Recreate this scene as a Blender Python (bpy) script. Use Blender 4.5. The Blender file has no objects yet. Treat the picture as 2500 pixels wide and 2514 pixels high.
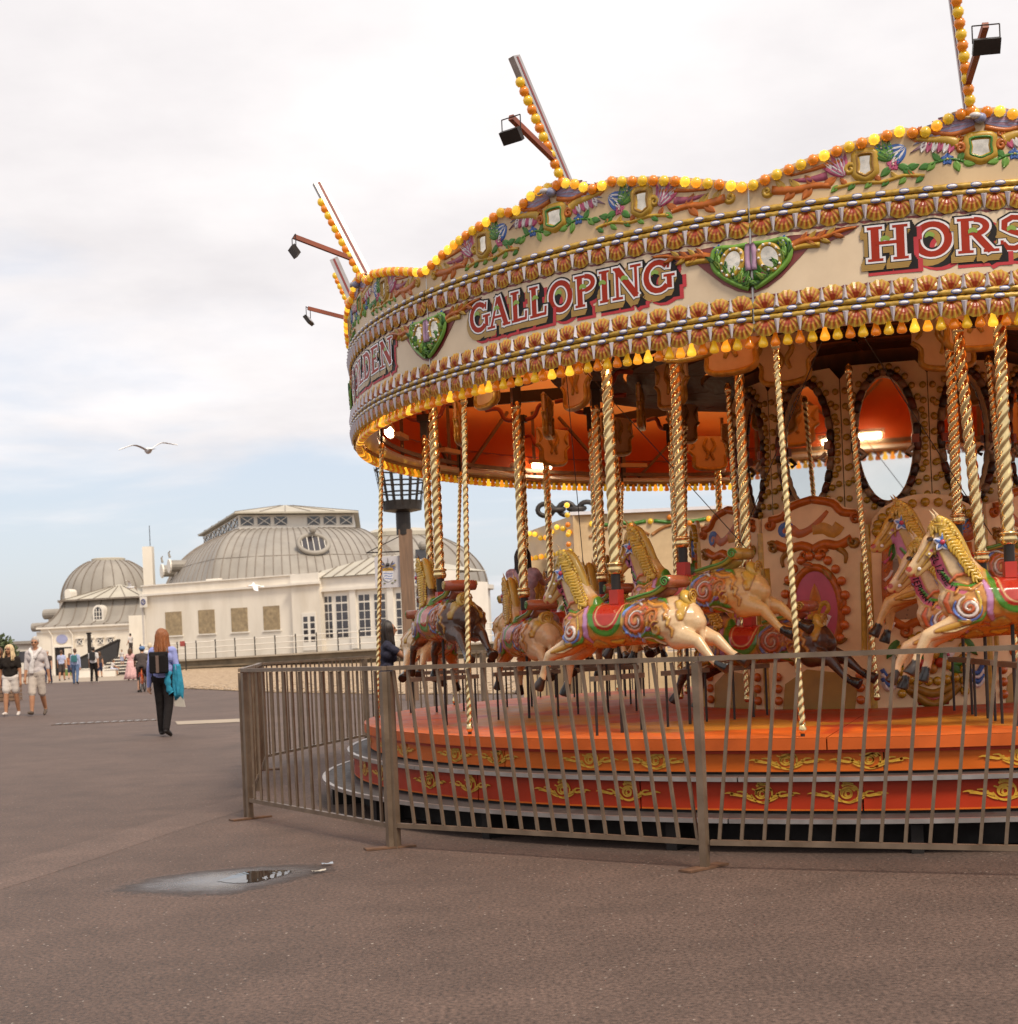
import bpy, bmesh, math, random
import numpy as np
from mathutils import Vector, Matrix
from mathutils.bvhtree import BVHTree
random.seed(7)
PI = math.pi
R_ = math.radians
sc = bpy.context.scene
COL = sc.collection

# ---------------------------------------------------------------- camera
CAMH = 1.35
cd = bpy.data.cameras.new('camera')
cd.sensor_fit = 'HORIZONTAL'
cd.sensor_width = 36.0
cd.lens = 3600 / 2500 * 36.0
cd.shift_y = 0.1252
cd.clip_start = 0.1
cd.clip_end = 3000
cam = bpy.data.objects.new('camera', cd)
COL.objects.link(cam)
cam.matrix_world = Matrix.Translation((0, 0, CAMH)) @ Matrix.Rotation(PI / 2, 4, 'X') @ Matrix.Rotation(-0.043, 4, 'Z')
cd.dof.use_dof = True
cd.dof.focus_distance = 10.0
cd.dof.aperture_fstop = 5.6
sc.camera = cam

# ---------------------------------------------------------------- sky and sun
SUN_EL, SUN_AZ = 52, 150            # azimuth: degrees clockwise from +Y (into the picture)
w = bpy.data.worlds.new('World')
sc.world = w
w.use_nodes = True
nt = w.node_tree
for n in list(nt.nodes):
    nt.nodes.remove(n)
N = nt.nodes.new
L = nt.links.new
wo = N('ShaderNodeOutputWorld')
bg = N('ShaderNodeBackground')
L(bg.outputs[0], wo.inputs[0])
sky = N('ShaderNodeTexSky')
sky.sky_type = 'NISHITA'
sky.sun_disc = False
sky.sun_elevation = R_(SUN_EL)
sky.sun_rotation = R_(SUN_AZ)
sky.dust_density = 2.0
skm = N('ShaderNodeVectorMath'); skm.operation = 'SCALE'; skm.inputs['Scale'].default_value = 0.13
L(sky.outputs[0], skm.inputs[0])
tc = N('ShaderNodeTexCoord')
sep = N('ShaderNodeSeparateXYZ')
L(tc.outputs['Generated'], sep.inputs[0])
def mth(op, a, b=None, c=None, clamp=False):
    m = N('ShaderNodeMath'); m.operation = op; m.use_clamp = clamp
    for i, v in enumerate((a, b, c)):
        if v is None: continue
        if isinstance(v, (int, float)): m.inputs[i].default_value = v
        else: L(v, m.inputs[i])
    return m.outputs[0]
zc = mth('MAXIMUM', sep.outputs[2], 0.0)
den = mth('ADD', zc, 0.14)
px = mth('DIVIDE', sep.outputs[0], den)
py = mth('DIVIDE', sep.outputs[1], den)
cmb = N('ShaderNodeCombineXYZ')
L(px, cmb.inputs[0]); L(py, cmb.inputs[1])
n1 = N('ShaderNodeTexNoise'); n1.inputs['Scale'].default_value = 1.15; n1.inputs['Detail'].default_value = 9; n1.inputs['Roughness'].default_value = 0.52; n1.inputs['Distortion'].default_value = 0.35
mp = N('ShaderNodeMapping'); mp.inputs['Location'].default_value = (3.1, 0.7, 0.0)
L(cmb.outputs[0], mp.inputs[0]); L(mp.outputs[0], n1.inputs['Vector'])
n2 = N('ShaderNodeTexNoise'); n2.inputs['Scale'].default_value = 0.9; n2.inputs['Detail'].default_value = 7; n2.inputs['Roughness'].default_value = 0.55
L(cmb.outputs[0], n2.inputs['Vector'])
# a cloud deck that thins out towards the horizon
thin = N('ShaderNodeMapRange'); thin.inputs[1].default_value = 0.10; thin.inputs[2].default_value = 0.24; thin.inputs[3].default_value = -0.16; thin.inputs[4].default_value = 0.22
L(zc, thin.inputs[0])
cov = mth('ADD', n1.outputs[0], thin.outputs[0])
rmp = N('ShaderNodeMapRange'); rmp.interpolation_type = 'SMOOTHSTEP'
rmp.inputs[1].default_value = 0.34; rmp.inputs[2].default_value = 0.62
L(cov, rmp.inputs[0])
cr = N('ShaderNodeValToRGB')
cr.color_ramp.elements[0].position = 0.30; cr.color_ramp.elements[0].color = (0.74, 0.71, 0.725, 1)
cr.color_ramp.elements[1].position = 0.62; cr.color_ramp.elements[1].color = (1.05, 1.005, 0.995, 1)
L(n2.outputs[0], cr.inputs[0])
haze = N('ShaderNodeMixRGB'); haze.inputs[0].default_value = 0.55; haze.inputs[2].default_value = (0.82, 0.85, 0.94, 1)
L(skm.outputs[0], haze.inputs[1])
mx = N('ShaderNodeMixRGB')
L(rmp.outputs[0], mx.inputs[0]); L(haze.outputs[0], mx.inputs[1]); L(cr.outputs[0], mx.inputs[2])
L(mx.outputs[0], bg.inputs[0])
bg.inputs[1].default_value = 1.0

sd = bpy.data.lights.new('sun', 'SUN')
sd.energy = 3.0
sd.angle = R_(14)
sd.color = (1.0, 0.87, 0.70)
sun = bpy.data.objects.new('sun', sd)
COL.objects.link(sun)
sdir = Vector((math.sin(R_(SUN_AZ)) * math.cos(R_(SUN_EL)), math.cos(R_(SUN_AZ)) * math.cos(R_(SUN_EL)), math.sin(R_(SUN_EL))))
sun.rotation_euler = sdir.to_track_quat('Z', 'Y').to_euler()

sc.view_settings.view_transform = 'Standard'
sc.view_settings.look = 'None'
sc.view_settings.gamma = 1.0
sc.view_settings.use_curve_mapping = False
sc.view_settings.exposure = 0.10
try:
    sc.cycles.max_bounces = 8
    sc.cycles.use_denoising = True
    sc.cycles.caustics_reflective = False
    sc.cycles.caustics_refractive = False
except Exception:
    pass

# ---------------------------------------------------------------- materials
MATS = {}
def mat(name, col=(0.5, 0.5, 0.5), rough=0.5, metal=0.0, var=0.10, scale=6.0, bump=0.0, bscale=80.0, attr=False,
        emis=None, estr=0.0, coat=0.0, trans=0.0, spec=0.5, dirt=None, dirt_amt=0.0, dirt_scale=2.0, stretch=None):
    if name in MATS: return MATS[name]
    m = bpy.data.materials.new(name); m.use_nodes = True
    t = m.node_tree; b = t.nodes['Principled BSDF']
    def nn(k): return t.nodes.new(k)
    co = nn('ShaderNodeTexCoord'); src = co.outputs['Object']
    if stretch:
        mpn = nn('ShaderNodeMapping'); mpn.inputs['Scale'].default_value = stretch
        t.links.new(src, mpn.inputs[0]); src = mpn.outputs[0]
    nz = nn('ShaderNodeTexNoise'); nz.inputs['Scale'].default_value = scale; nz.inputs['Detail'].default_value = 5
    t.links.new(src, nz.inputs['Vector'])
    mr = nn('ShaderNodeMapRange'); mr.inputs[1].default_value = 0.3; mr.inputs[2].default_value = 0.7
    mr.inputs[3].default_value = 1 - var; mr.inputs[4].default_value = 1 + var
    t.links.new(nz.outputs[0], mr.inputs[0])
    mul = nn('ShaderNodeVectorMath'); mul.operation = 'SCALE'
    if attr:
        at = nn('ShaderNodeAttribute'); at.attribute_name = 'Col'; t.links.new(at.outputs['Color'], mul.inputs[0])
    else:
        mul.inputs[0].default_value = col[:3]
    t.links.new(mr.outputs[0], mul.inputs['Scale'])
    outc = mul.outputs[0]
    if dirt:
        dz = nn('ShaderNodeTexNoise'); dz.inputs['Scale'].default_value = dirt_scale; dz.inputs['Detail'].default_value = 8; dz.inputs['Roughness'].default_value = 0.65
        t.links.new(src, dz.inputs['Vector'])
        dr = nn('ShaderNodeMapRange'); dr.inputs[1].default_value = 0.45; dr.inputs[2].default_value = 0.75; dr.inputs[4].default_value = dirt_amt
        t.links.new(dz.outputs[0], dr.inputs[0])
        dm = nn('ShaderNodeMixRGB'); dm.inputs[2].default_value = (*dirt, 1)
        t.links.new(dr.outputs[0], dm.inputs[0]); t.links.new(outc, dm.inputs[1]); outc = dm.outputs[0]
    t.links.new(outc, b.inputs['Base Color'])
    b.inputs['Metallic'].default_value = metal
    b.inputs['Specular IOR Level'].default_value = spec
    rr = nn('ShaderNodeMapRange'); rr.inputs[1].default_value = 0.3; rr.inputs[2].default_value = 0.7
    rr.inputs[3].default_value = max(0.02, rough * 0.82); rr.inputs[4].default_value = min(1, rough * 1.18)
    t.links.new(nz.outputs[0], rr.inputs[0]); t.links.new(rr.outputs[0], b.inputs['Roughness'])
    if coat: b.inputs['Coat Weight'].default_value = coat; b.inputs['Coat Roughness'].default_value = 0.12
    if trans: b.inputs['Transmission Weight'].default_value = trans
    if emis: b.inputs['Emission Color'].default_value = (*emis, 1); b.inputs['Emission Strength'].default_value = estr
    if bump:
        bz = nn('ShaderNodeTexNoise'); bz.inputs['Scale'].default_value = bscale; bz.inputs['Detail'].default_value = 4
        t.links.new(src, bz.inputs['Vector'])
        bp = nn('ShaderNodeBump'); bp.inputs['Strength'].default_value = bump; bp.inputs['Distance'].default_value = 0.02
        t.links.new(bz.outputs[0], bp.inputs['Height']); t.links.new(bp.outputs[0], b.inputs['Normal'])
    MATS[name] = m
    return m

M_cream = mat('cream_paint', (0.62, 0.455, 0.265), 0.42, var=0.08, scale=3, dirt=(0.34, 0.22, 0.11), dirt_amt=0.45, spec=0.35)
M_cream2 = mat('warm_cream_paint', (0.82, 0.61, 0.35), 0.42, var=0.10, scale=3, dirt=(0.40, 0.22, 0.09), dirt_amt=0.4, spec=0.35)
M_gold = mat('gold_paint', (0.52, 0.32, 0.045), 0.36, metal=0.15, var=0.25, scale=22, dirt=(0.16, 0.08, 0.015), dirt_amt=0.5, dirt_scale=14, coat=0.3)
M_brass = mat('polished_brass', (0.88, 0.68, 0.34), 0.22, metal=1.0, var=0.12, scale=9, dirt=(0.48, 0.30, 0.10), dirt_amt=0.45, dirt_scale=6)
M_red = mat('red_paint', (0.42, 0.035, 0.018), 0.32, var=0.12, scale=5, coat=0.3)
M_white = mat('white_paint', (0.74, 0.72, 0.74), 0.35, var=0.05, scale=6, coat=0.2)
M_blue = mat('blue_paint', (0.045, 0.12, 0.40), 0.35, var=0.2, scale=9, coat=0.2)
M_green = mat('green_paint', (0.06, 0.20, 0.025), 0.35, var=0.25, scale=14, coat=0.3)
M_pink = mat('pink_paint', (0.50, 0.10, 0.16), 0.38, var=0.12, scale=6, coat=0.2)
M_lilac = mat('lilac_paint', (0.45, 0.22, 0.36), 0.4, var=0.15, scale=6, coat=0.2)
M_maroon = mat('maroon_paint', (0.20, 0.035, 0.03), 0.4, var=0.12, scale=5)
M_black = mat('black_paint', (0.014, 0.011, 0.010), 0.5, spec=0.25, var=0.2, scale=6)
M_dark = mat('dark_iron', (0.035, 0.028, 0.024), 0.45, metal=0.4, var=0.25, scale=8)
M_ochre = mat('ochre_paint', (0.36, 0.21, 0.035), 0.38, var=0.15, scale=6, coat=0.2)
M_orange = mat('orange_paint', (0.60, 0.125, 0.012), 0.42, var=0.14, scale=4, spec=0.25, dirt=(0.30, 0.06, 0.01), dirt_amt=0.4)
M_scarlet = mat('scarlet_paint', (0.44, 0.036, 0.009), 0.42, var=0.15, scale=4, spec=0.25, dirt=(0.18, 0.02, 0.008), dirt_amt=0.4)
M_carv = mat('carved_paint', attr=True, rough=0.36, var=0.18, scale=22, coat=0.10, spec=0.35, dirt=(0.10, 0.04, 0.012), dirt_amt=0.30, dirt_scale=9)
M_mirror = mat('mirror_glass', (0.82, 0.80, 0.76), 0.03, metal=1.0, var=0.03)
M_cutglass = mat('cut_mirror', (0.62, 0.56, 0.47), 0.16, metal=0.9, var=0.25, scale=16, bump=0.22, bscale=26)
M_steel = mat('galvanised_steel', (0.21, 0.152, 0.105), 0.40, metal=0.45, var=0.22, scale=7, dirt=(0.11, 0.065, 0.035), dirt_amt=0.55, dirt_scale=5)
M_alu = mat('aluminium', (0.50, 0.47, 0.45), 0.35, metal=0.85, var=0.12, scale=6, dirt=(0.2, 0.17, 0.14), dirt_amt=0.4)
M_rust = mat('rusty_plate', (0.13, 0.065, 0.035), 0.7, var=0.3, scale=14)
M_fabric = mat('orange_canvas', (0.62, 0.12, 0.02), 0.75, var=0.16, scale=2.5, bump=0.25, bscale=3)
_t = M_fabric.node_tree; _b = _t.nodes['Principled BSDF']; _o = _t.nodes['Material Output']
_tr = _t.nodes.new('ShaderNodeBsdfTranslucent'); _tr.inputs[0].default_value = (0.95, 0.27, 0.05, 1)
_ms = _t.nodes.new('ShaderNodeMixShader'); _ms.inputs[0].default_value = 0.52
_t.links.new(_b.outputs[0], _ms.inputs[1]); _t.links.new(_tr.outputs[0], _ms.inputs[2]); _t.links.new(_ms.outputs[0], _o.inputs[0])
M_tread = mat('dark_tread', (0.04, 0.034, 0.032), 0.6, var=0.3, scale=14)
M_void = mat('void_shade', (0.012, 0.009, 0.008), 0.8)  # near-black colour stands in for shade in the void and the doorway
M_brownwood = mat('brown_boards', (0.060, 0.024, 0.010), 0.55, var=0.45, scale=5, stretch=(1, 6, 1), spec=0.25)

def bulbmat(name, col, e, s):
    m = mat(name, col, 0.18, var=0.08, scale=20, coat=0.4, trans=0.35, emis=e, estr=s)
    return m
M_bulb_y = bulbmat('yellow_bulb', (0.92, 0.60, 0.04), (0.9, 0.55, 0.02), 0.16)
M_bulb_o = bulbmat('orange_bulb', (0.88, 0.28, 0.015), (0.88, 0.26, 0.01), 0.13)
M_bulb_yl = bulbmat('yellow_bulb_lit', (0.95, 0.62, 0.04), (1.0, 0.66, 0.06), 0.55)
M_bulb_ol = bulbmat('orange_bulb_lit', (0.95, 0.40, 0.02), (1.0, 0.46, 0.03), 0.5)
M_lamp = mat('lit_lamp', (0.95, 0.85, 0.6), 0.4, emis=(1.0, 0.78, 0.48), estr=30.0)

# ---------------------------------------------------------------- mesh helper
class MB:
    def __init__(s):
        s.v = []; s.f = []; s.m = []; s.c = []
        s.col = (1, 1, 1); s.mi = 0
    def add(s, vs, fs):
        o = len(s.v)
        s.v.extend([tuple(p) for p in vs]); s.c.extend([s.col] * len(vs))
        for f in fs:
            s.f.append(tuple(i + o for i in f)); s.m.append(s.mi)
        return o
    def box(s, c, d, rot=None):
        x, y, z = d[0] / 2, d[1] / 2, d[2] / 2
        P = [Vector(p) for p in ((-x, -y, -z), (x, -y, -z), (x, y, -z), (-x, y, -z), (-x, -y, z), (x, -y, z), (x, y, z), (-x, y, z))]
        if rot is not None: P = [rot @ p for p in P]
        c = Vector(c)
        s.add([c + p for p in P], [(0, 3, 2, 1), (4, 5, 6, 7), (0, 1, 5, 4), (1, 2, 6, 5), (2, 3, 7, 6), (3, 0, 4, 7)])
    def bar(s, a, b, wd, hd, up=(0, 0, 1)):
        a = Vector(a); b = Vector(b); d = b - a; l = d.length; d.normalize()
        u = Vector(up)
        if abs(d.dot(u)) > 0.98: u = Vector((1, 0, 0))
        x = d.cross(u).normalized(); z = x.cross(d).normalized()
        rot = Matrix((x, d, z)).transposed()
        s.box((a + b) / 2, (wd, l, hd), rot)
    def tube(s, pts, r, seg=8, cap=True, close=False, flat=1.0, ref=(0, 0, 1)):
        pts = [Vector(p) for p in pts]; n = len(pts)
        if isinstance(r, (int, float)): r = [r] * n
        rings = []
        pu = None
        for i in range(n):
            if close: d = pts[(i + 1) % n] - pts[i - 1]
            else: d = pts[min(i + 1, n - 1)] - pts[max(i - 1, 0)]
            if d.length < 1e-9: d = Vector((0, 0, 1))
            d.normalize()
            if pu is None:
                u = Vector(ref)
                if abs(d.dot(u)) > 0.95: u = Vector((1, 0, 0)) if abs(d.x) < 0.9 else Vector((0, 1, 0))
            else: u = pu
            u = (u - d * u.dot(d)).normalized(); pu = u
            v = d.cross(u)
            rings.append([pts[i] + u * (r[i] * math.cos(2 * PI * k / seg)) + v * (r[i] * flat * math.sin(2 * PI * k / seg)) for k in range(seg)])
        vs = [p for q in rings for p in q]; fs = []
        for i in range(n if close else n - 1):
            j = (i + 1) % n
            for k in range(seg):
                k2 = (k + 1) % seg
                fs.append((i * seg + k, i * seg + k2, j * seg + k2, j * seg + k))
        if cap and not close:
            fs.append(tuple(range(seg))[::-1]); fs.append(tuple((n - 1) * seg + k for k in range(seg)))
        s.add(vs, fs)
    def lathe(s, prof, seg=24, c=(0, 0, 0), rot=None, capb=True, capt=True):
        vs = []; fs = []; n = len(prof); c = Vector(c)
        for (r, z) in prof:
            for k in range(seg):
                a = 2 * PI * k / seg
                p = Vector((r * math.cos(a), r * math.sin(a), z))
                if rot is not None: p = rot @ p
                vs.append(c + p)
        for i in range(n - 1):
            for k in range(seg):
                k2 = (k + 1) % seg
                fs.append((i * seg + k, i * seg + k2, (i + 1) * seg + k2, (i + 1) * seg + k))
        if capb: fs.append(tuple(range(seg))[::-1])
        if capt: fs.append(tuple((n - 1) * seg + k for k in range(seg)))
        s.add(vs, fs)
    def ball(s, c, r, seg=12, rings=8, sx=1, sy=1, sz=1, rot=None):
        prof = [(r * math.sin(PI * i / rings) + 1e-5, -r * math.cos(PI * i / rings)) for i in range(rings + 1)]
        vs = []; fs = []; c = Vector(c)
        for (q, z) in prof:
            for k in range(seg):
                a = 2 * PI * k / seg
                p = Vector((q * math.cos(a) * sx, q * math.sin(a) * sy, z * sz))
                if rot is not None: p = rot @ p
                vs.append(c + p)
        n = rings + 1
        for i in range(n - 1):
            for k in range(seg):
                k2 = (k + 1) % seg
                fs.append((i * seg + k, i * seg + k2, (i + 1) * seg + k2, (i + 1) * seg + k))
        s.add(vs, fs)
    def prism(s, poly, fn, h0, h1):
        """poly: 2-D outline (ccw), fn(a,b,h)->3-D point"""
        n = len(poly)
        vs = [fn(a, b, h0) for a, b in poly] + [fn(a, b, h1) for a, b in poly]
        fs = [tuple(range(n, 2 * n)), tuple(range(n))[::-1]]
        for i in range(n):
            j = (i + 1) % n
            fs.append((i, j, n + j, n + i))
        s.add(vs, fs)
    def quad(s, a, b, c, d): s.add([a, b, c, d], [(0, 1, 2, 3)])
    def build(s, name, mats, parent=None, smooth=False, mesh_only=False):
        me = bpy.data.meshes.new(name)
        me.from_pydata([tuple(p) for p in s.v], [], s.f)
        if not isinstance(mats, (list, tuple)): mats = [mats]
        for m in mats: me.materials.append(m)
        if len(mats) > 1: me.polygons.foreach_set('material_index', s.m)
        if any(c != (1, 1, 1) for c in s.c):
            ca = me.color_attributes.new('Col', 'FLOAT_COLOR', 'POINT')
            ca.data.foreach_set('color', np.array([(*c[:3], 1) for c in s.c], 'f').ravel())
        me.polygons.foreach_set('use_smooth', [bool(smooth)] * len(me.polygons))
        me.validate(); me.update()
        if mesh_only: return me
        return put(name, me, parent)

def put(name, me, parent=None, loc=None, rot=None, scale=None):
    o = bpy.data.objects.new(name, me); COL.objects.link(o)
    if parent is not None: o.parent = parent
    if loc is not None: o.location = loc
    if rot is not None: o.rotation_euler = rot
    if scale is not None: o.scale = scale
    return o
def fixn(me):
    b = bmesh.new(); b.from_mesh(me); bmesh.ops.recalc_face_normals(b, faces=b.faces); b.to_mesh(me); b.free()
    return me
def tag(o, label=None, cat=None, group=None, kind=None):
    if label: o['label'] = label
    if cat: o['category'] = cat
    if group: o['group'] = group
    if kind: o['kind'] = kind
    return o
def thing(name, label, cat, loc=(0, 0, 0), rz=0, group=None):
    o = bpy.data.objects.new(name, None); o.empty_display_size = 0.2
    COL.objects.link(o); o.location = loc; o.rotation_euler = (0, 0, rz)
    return tag(o, label, cat, group)
def spiral(cx, cy, r0, r1, a0, turns, n=18):
    return [(cx + (r0 + (r1 - r0) * i / n) * math.cos(a0 + turns * 2 * PI * i / n), cy + (r0 + (r1 - r0) * i / n) * math.sin(a0 + turns * 2 * PI * i / n)) for i in range(n + 1)]
def smoothpoly(P, k=4):
    """Catmull-Rom through 2-D/3-D points"""
    P = [Vector(p) for p in P]; out = []
    for i in range(len(P) - 1):
        a = P[max(i - 1, 0)]; b = P[i]; c = P[i + 1]; d = P[min(i + 2, len(P) - 1)]
        for j in range(k):
            t = j / k
            out.append(0.5 * ((2 * b) + (c - a) * t + (2 * a - 5 * b + 4 * c - d) * t * t + (-a + 3 * b - 3 * c + d) * t ** 3))
    out.append(P[-1])
    return out
def from_obj_mods(me, mods, name):
    o = bpy.data.objects.new('tmp', me); COL.objects.link(o)
    for typ, props in mods:
        m = o.modifiers.new(typ, typ)
        for k, v in props.items(): setattr(m, k, v)
    dg = bpy.context.evaluated_depsgraph_get()
    r = bpy.data.meshes.new_from_object(o.evaluated_get(dg), depsgraph=dg)
    bpy.data.objects.remove(o); bpy.data.meshes.remove(me)
    r.name = name
    return r
def setcol(me, C):
    ca = me.color_attributes.get('Col') or me.color_attributes.new('Col', 'FLOAT_COLOR', 'POINT')
    ca.data.foreach_set('color', np.c_[C, np.ones(len(C))].astype('f').ravel())
def coords(me):
    a = np.empty(len(me.vertices) * 3, 'f'); me.vertices.foreach_get('co', a); return a.reshape(-1, 3).astype(float)
def normals(me):
    a = np.empty(len(me.vertices) * 3, 'f'); me.vertices.foreach_get('normal', a); return a.reshape(-1, 3).astype(float)
# ---------------------------------------------------------------- photo measurements -> places
def ray(x, v):
    dx, dy = x - 1250, v - 1570
    c, s = math.cos(0.043), math.sin(0.043)
    return Vector(((dx * c - dy * s) / 3600, 1.0, -(dx * s + dy * c) / 3600))
def at(x, v, d):
    r = ray(x, v); return Vector((r.x * d, d, CAMH + r.z * d))
def gnd(x, v, z=0.0):
    r = ray(x, v); t = (CAMH - z) / max(1e-4, -r.z); return Vector((r.x * t, t, z))

# ---------------------------------------------------------------- ground
def asphalt(name, col, sp=0.55):
    m = bpy.data.materials.new(name); m.use_nodes = True
    t = m.node_tree; b = t.nodes['Principled BSDF']
    def nn(k, **kw):
        n = t.nodes.new(k)
        return n
    ln = t.links.new
    co = nn('ShaderNodeTexCoord').outputs['Object']
    big = nn('ShaderNodeTexNoise'); big.inputs['Scale'].default_value = 0.35; big.inputs['Detail'].default_value = 9; big.inputs['Roughness'].default_value = 0.6
    ln(co, big.inputs['Vector'])
    grain = nn('ShaderNodeTexNoise'); grain.inputs['Scale'].default_value = 48; grain.inputs['Detail'].default_value = 6; grain.inputs['Roughness'].default_value = 0.75
    ln(co, grain.inputs['Vector'])
    def mr(src, a, bb, c, d):
        n = nn('ShaderNodeMapRange')
        for i, v in zip((1, 2, 3, 4), (a, bb, c, d)): n.inputs[i].default_value = v
        ln(src, n.inputs[0]); return n.outputs[0]
    def mul(a, bb):
        n = nn('ShaderNodeMath'); n.operation = 'MULTIPLY'; ln(a, n.inputs[0]); ln(bb, n.inputs[1]); return n.outputs[0]
    blot = nn('ShaderNodeTexNoise'); blot.inputs['Scale'].default_value = 1.7; blot.inputs['Detail'].default_value = 10; blot.inputs['Roughness'].default_value = 0.72
    ln(co, blot.inputs['Vector'])
    gum = nn('ShaderNodeTexVoronoi'); gum.inputs['Scale'].default_value = 1.9; ln(co, gum.inputs['Vector'])
    f = mul(mul(mr(blot.outputs[0], 0.36, 0.60, 0.80, 1.10), mr(gum.outputs['Distance'], 0.018, 0.05, 0.72, 1.0)), mul(mr(big.outputs[0], 0.3, 0.7, 0.82, 1.16), mr(grain.outputs[0], 0.34, 0.66, 0.18, 1.85)))
    sc_ = nn('ShaderNodeVectorMath'); sc_.operation = 'SCALE'; sc_.inputs[0].default_value = col
    ln(f, sc_.inputs['Scale'])
    vor = nn('ShaderNodeTexVoronoi'); vor.inputs['Scale'].default_value = 34; ln(co, vor.inputs['Vector'])
    sepc = nn('ShaderNodeSeparateColor'); ln(vor.outputs['Color'], sepc.inputs[0])
    rare = nn('ShaderNodeMath'); rare.operation = 'GREATER_THAN'; rare.inputs[1].default_value = 0.94; ln(sepc.outputs[0], rare.inputs[0])
    near = nn('ShaderNodeMath'); near.operation = 'LESS_THAN'; near.inputs[1].default_value = 0.19; ln(vor.outputs['Distance'], near.inputs[0])
    spk = mul(rare.outputs[0], near.outputs[0])
    spk2 = mr(spk, 0, 1, 0, sp)
    mixs = nn('ShaderNodeMixRGB'); mixs.inputs[2].default_value = (0.55, 0.47, 0.40, 1)
    ln(spk2, mixs.inputs[0]); ln(sc_.outputs[0], mixs.inputs[1])
    ln(mixs.outputs[0], b.inputs['Base Color'])
    rr = mr(grain.outputs[0], 0.3, 0.7, 0.62, 0.88); ln(rr, b.inputs['Roughness'])
    bp = nn('ShaderNodeBump'); bp.inputs['Strength'].default_value = 0.55; bp.inputs['Distance'].default_value = 0.01
    ln(grain.outputs[0], bp.inputs['Height']); ln(bp.outputs[0], b.inputs['Normal'])
    return m
M_asph = asphalt('promenade_asphalt', (0.102, 0.065, 0.050))
M_asph2 = asphalt('lighter_asphalt', (0.124, 0.080, 0.062), 0.5)
M_asph3 = asphalt('darker_asphalt', (0.095, 0.062, 0.047), 0.4)
M_wet_ = mat('wet_asphalt', (0.040, 0.030, 0.027), 0.34, var=0.3, scale=60, bump=0.35, bscale=70)
M_wetter_ = mat('soaked_asphalt', (0.042, 0.034, 0.032), 0.16, var=0.3, scale=60, bump=0.12, bscale=60)
M_water = mat('puddle_water', (0.012, 0.010, 0.009), 0.015, var=0.02, spec=1.0)
M_water.node_tree.nodes['Principled BSDF'].inputs['IOR'].default_value = 1.33

def sheet(name, pts, z, m, kind='structure'):
    b = MB(); b.add([(p[0], p[1], z) for p in pts], [tuple(range(len(pts)))])
    o = b.build(name, m); fixup = o.data
    if fixup.polygons[0].normal.z < 0: fixup.flip_normals()
    return tag(o, kind=kind)
sheet('ground', [(-900, -200), (900, -200), (900, 1600), (-900, 1600)], 0, M_asph)
# lighter strip of relaid tarmac running across the promenade, and old patches
def gpoly(px): return [gnd(x, v) for x, v in px]
sheet('tarmac_strip', gpoly([(-300, 2205), (0, 2125), (300, 2040), (612, 1950), (800, 1905), (1000, 1880), (1000, 1915), (800, 1950), (612, 1985), (420, 2045), (200, 2120), (0, 2185), (-300, 2290)]), 0.0012, M_asph2)
sheet('tarmac_patch', gpoly([(120, 1775), (480, 1766), (500, 1771), (110, 1781)]), 0.0012, M_asph2)
M_pale = mat('pale_concrete', (0.36, 0.29, 0.22), 0.8, var=0.12, scale=1.5, bump=0.2)
sheet('pale_paving', gpoly([(430, 1772), (620, 1764), (625, 1772), (436, 1780)]), 0.008, M_pale)
sheet('far_paving', [(-46, 92), (-15, 79), (-15, 84), (-30, 118), (-60, 118)], 0.004, M_pale)

# puddle: wet tarmac that dries out towards its rim, with standing water in the middle
M_damp = asphalt('wet_asphalt', (0.102, 0.065, 0.050), 0.3)
t = M_damp.node_tree; bs = t.nodes['Principled BSDF']
atn = t.nodes.new('ShaderNodeAttribute'); atn.attribute_name = 'Col'
wn = t.nodes.new('ShaderNodeTexNoise'); wn.inputs['Scale'].default_value = 9; wn.inputs['Detail'].default_value = 6
tcn = t.nodes.new('ShaderNodeTexCoord'); t.links.new(tcn.outputs['Object'], wn.inputs['Vector'])
def m2(op, a, b):
    n = t.nodes.new('ShaderNodeMath'); n.operation = op
    for i, v in enumerate((a, b)):
        if isinstance(v, (int, float)): n.inputs[i].default_value = v
        else: t.links.new(v, n.inputs[i])
    return n.outputs[0]
def mrr(src, a, b, c, d):
    n = t.nodes.new('ShaderNodeMapRange'); n.interpolation_type = 'SMOOTHSTEP'
    for i, v in zip((1, 2, 3, 4), (a, b, c, d)): n.inputs[i].default_value = v
    t.links.new(src, n.inputs[0]); return n.outputs[0]
wet = m2('ADD', atn.outputs['Fac'], m2('MULTIPLY', m2('SUBTRACT', wn.outputs[0], 0.5), 0.35))
old = bs.inputs['Base Color'].links[0].from_socket
dk = t.nodes.new('ShaderNodeVectorMath'); dk.operation = 'SCALE'; t.links.new(old, dk.inputs[0]); t.links.new(mrr(wet, 0.04, 0.22, 1.0, 0.42), dk.inputs['Scale']); t.links.new(dk.outputs[0], bs.inputs['Base Color'])
t.links.new(mrr(wet, 0.05, 0.62, 0.70, 0.12), bs.inputs['Roughness'])
bpn = [n for n in t.nodes if n.type == 'BUMP'][0]; t.links.new(mrr(wet, 0.2, 0.8, 0.55, 0.10), bpn.inputs['Strength'])
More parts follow.
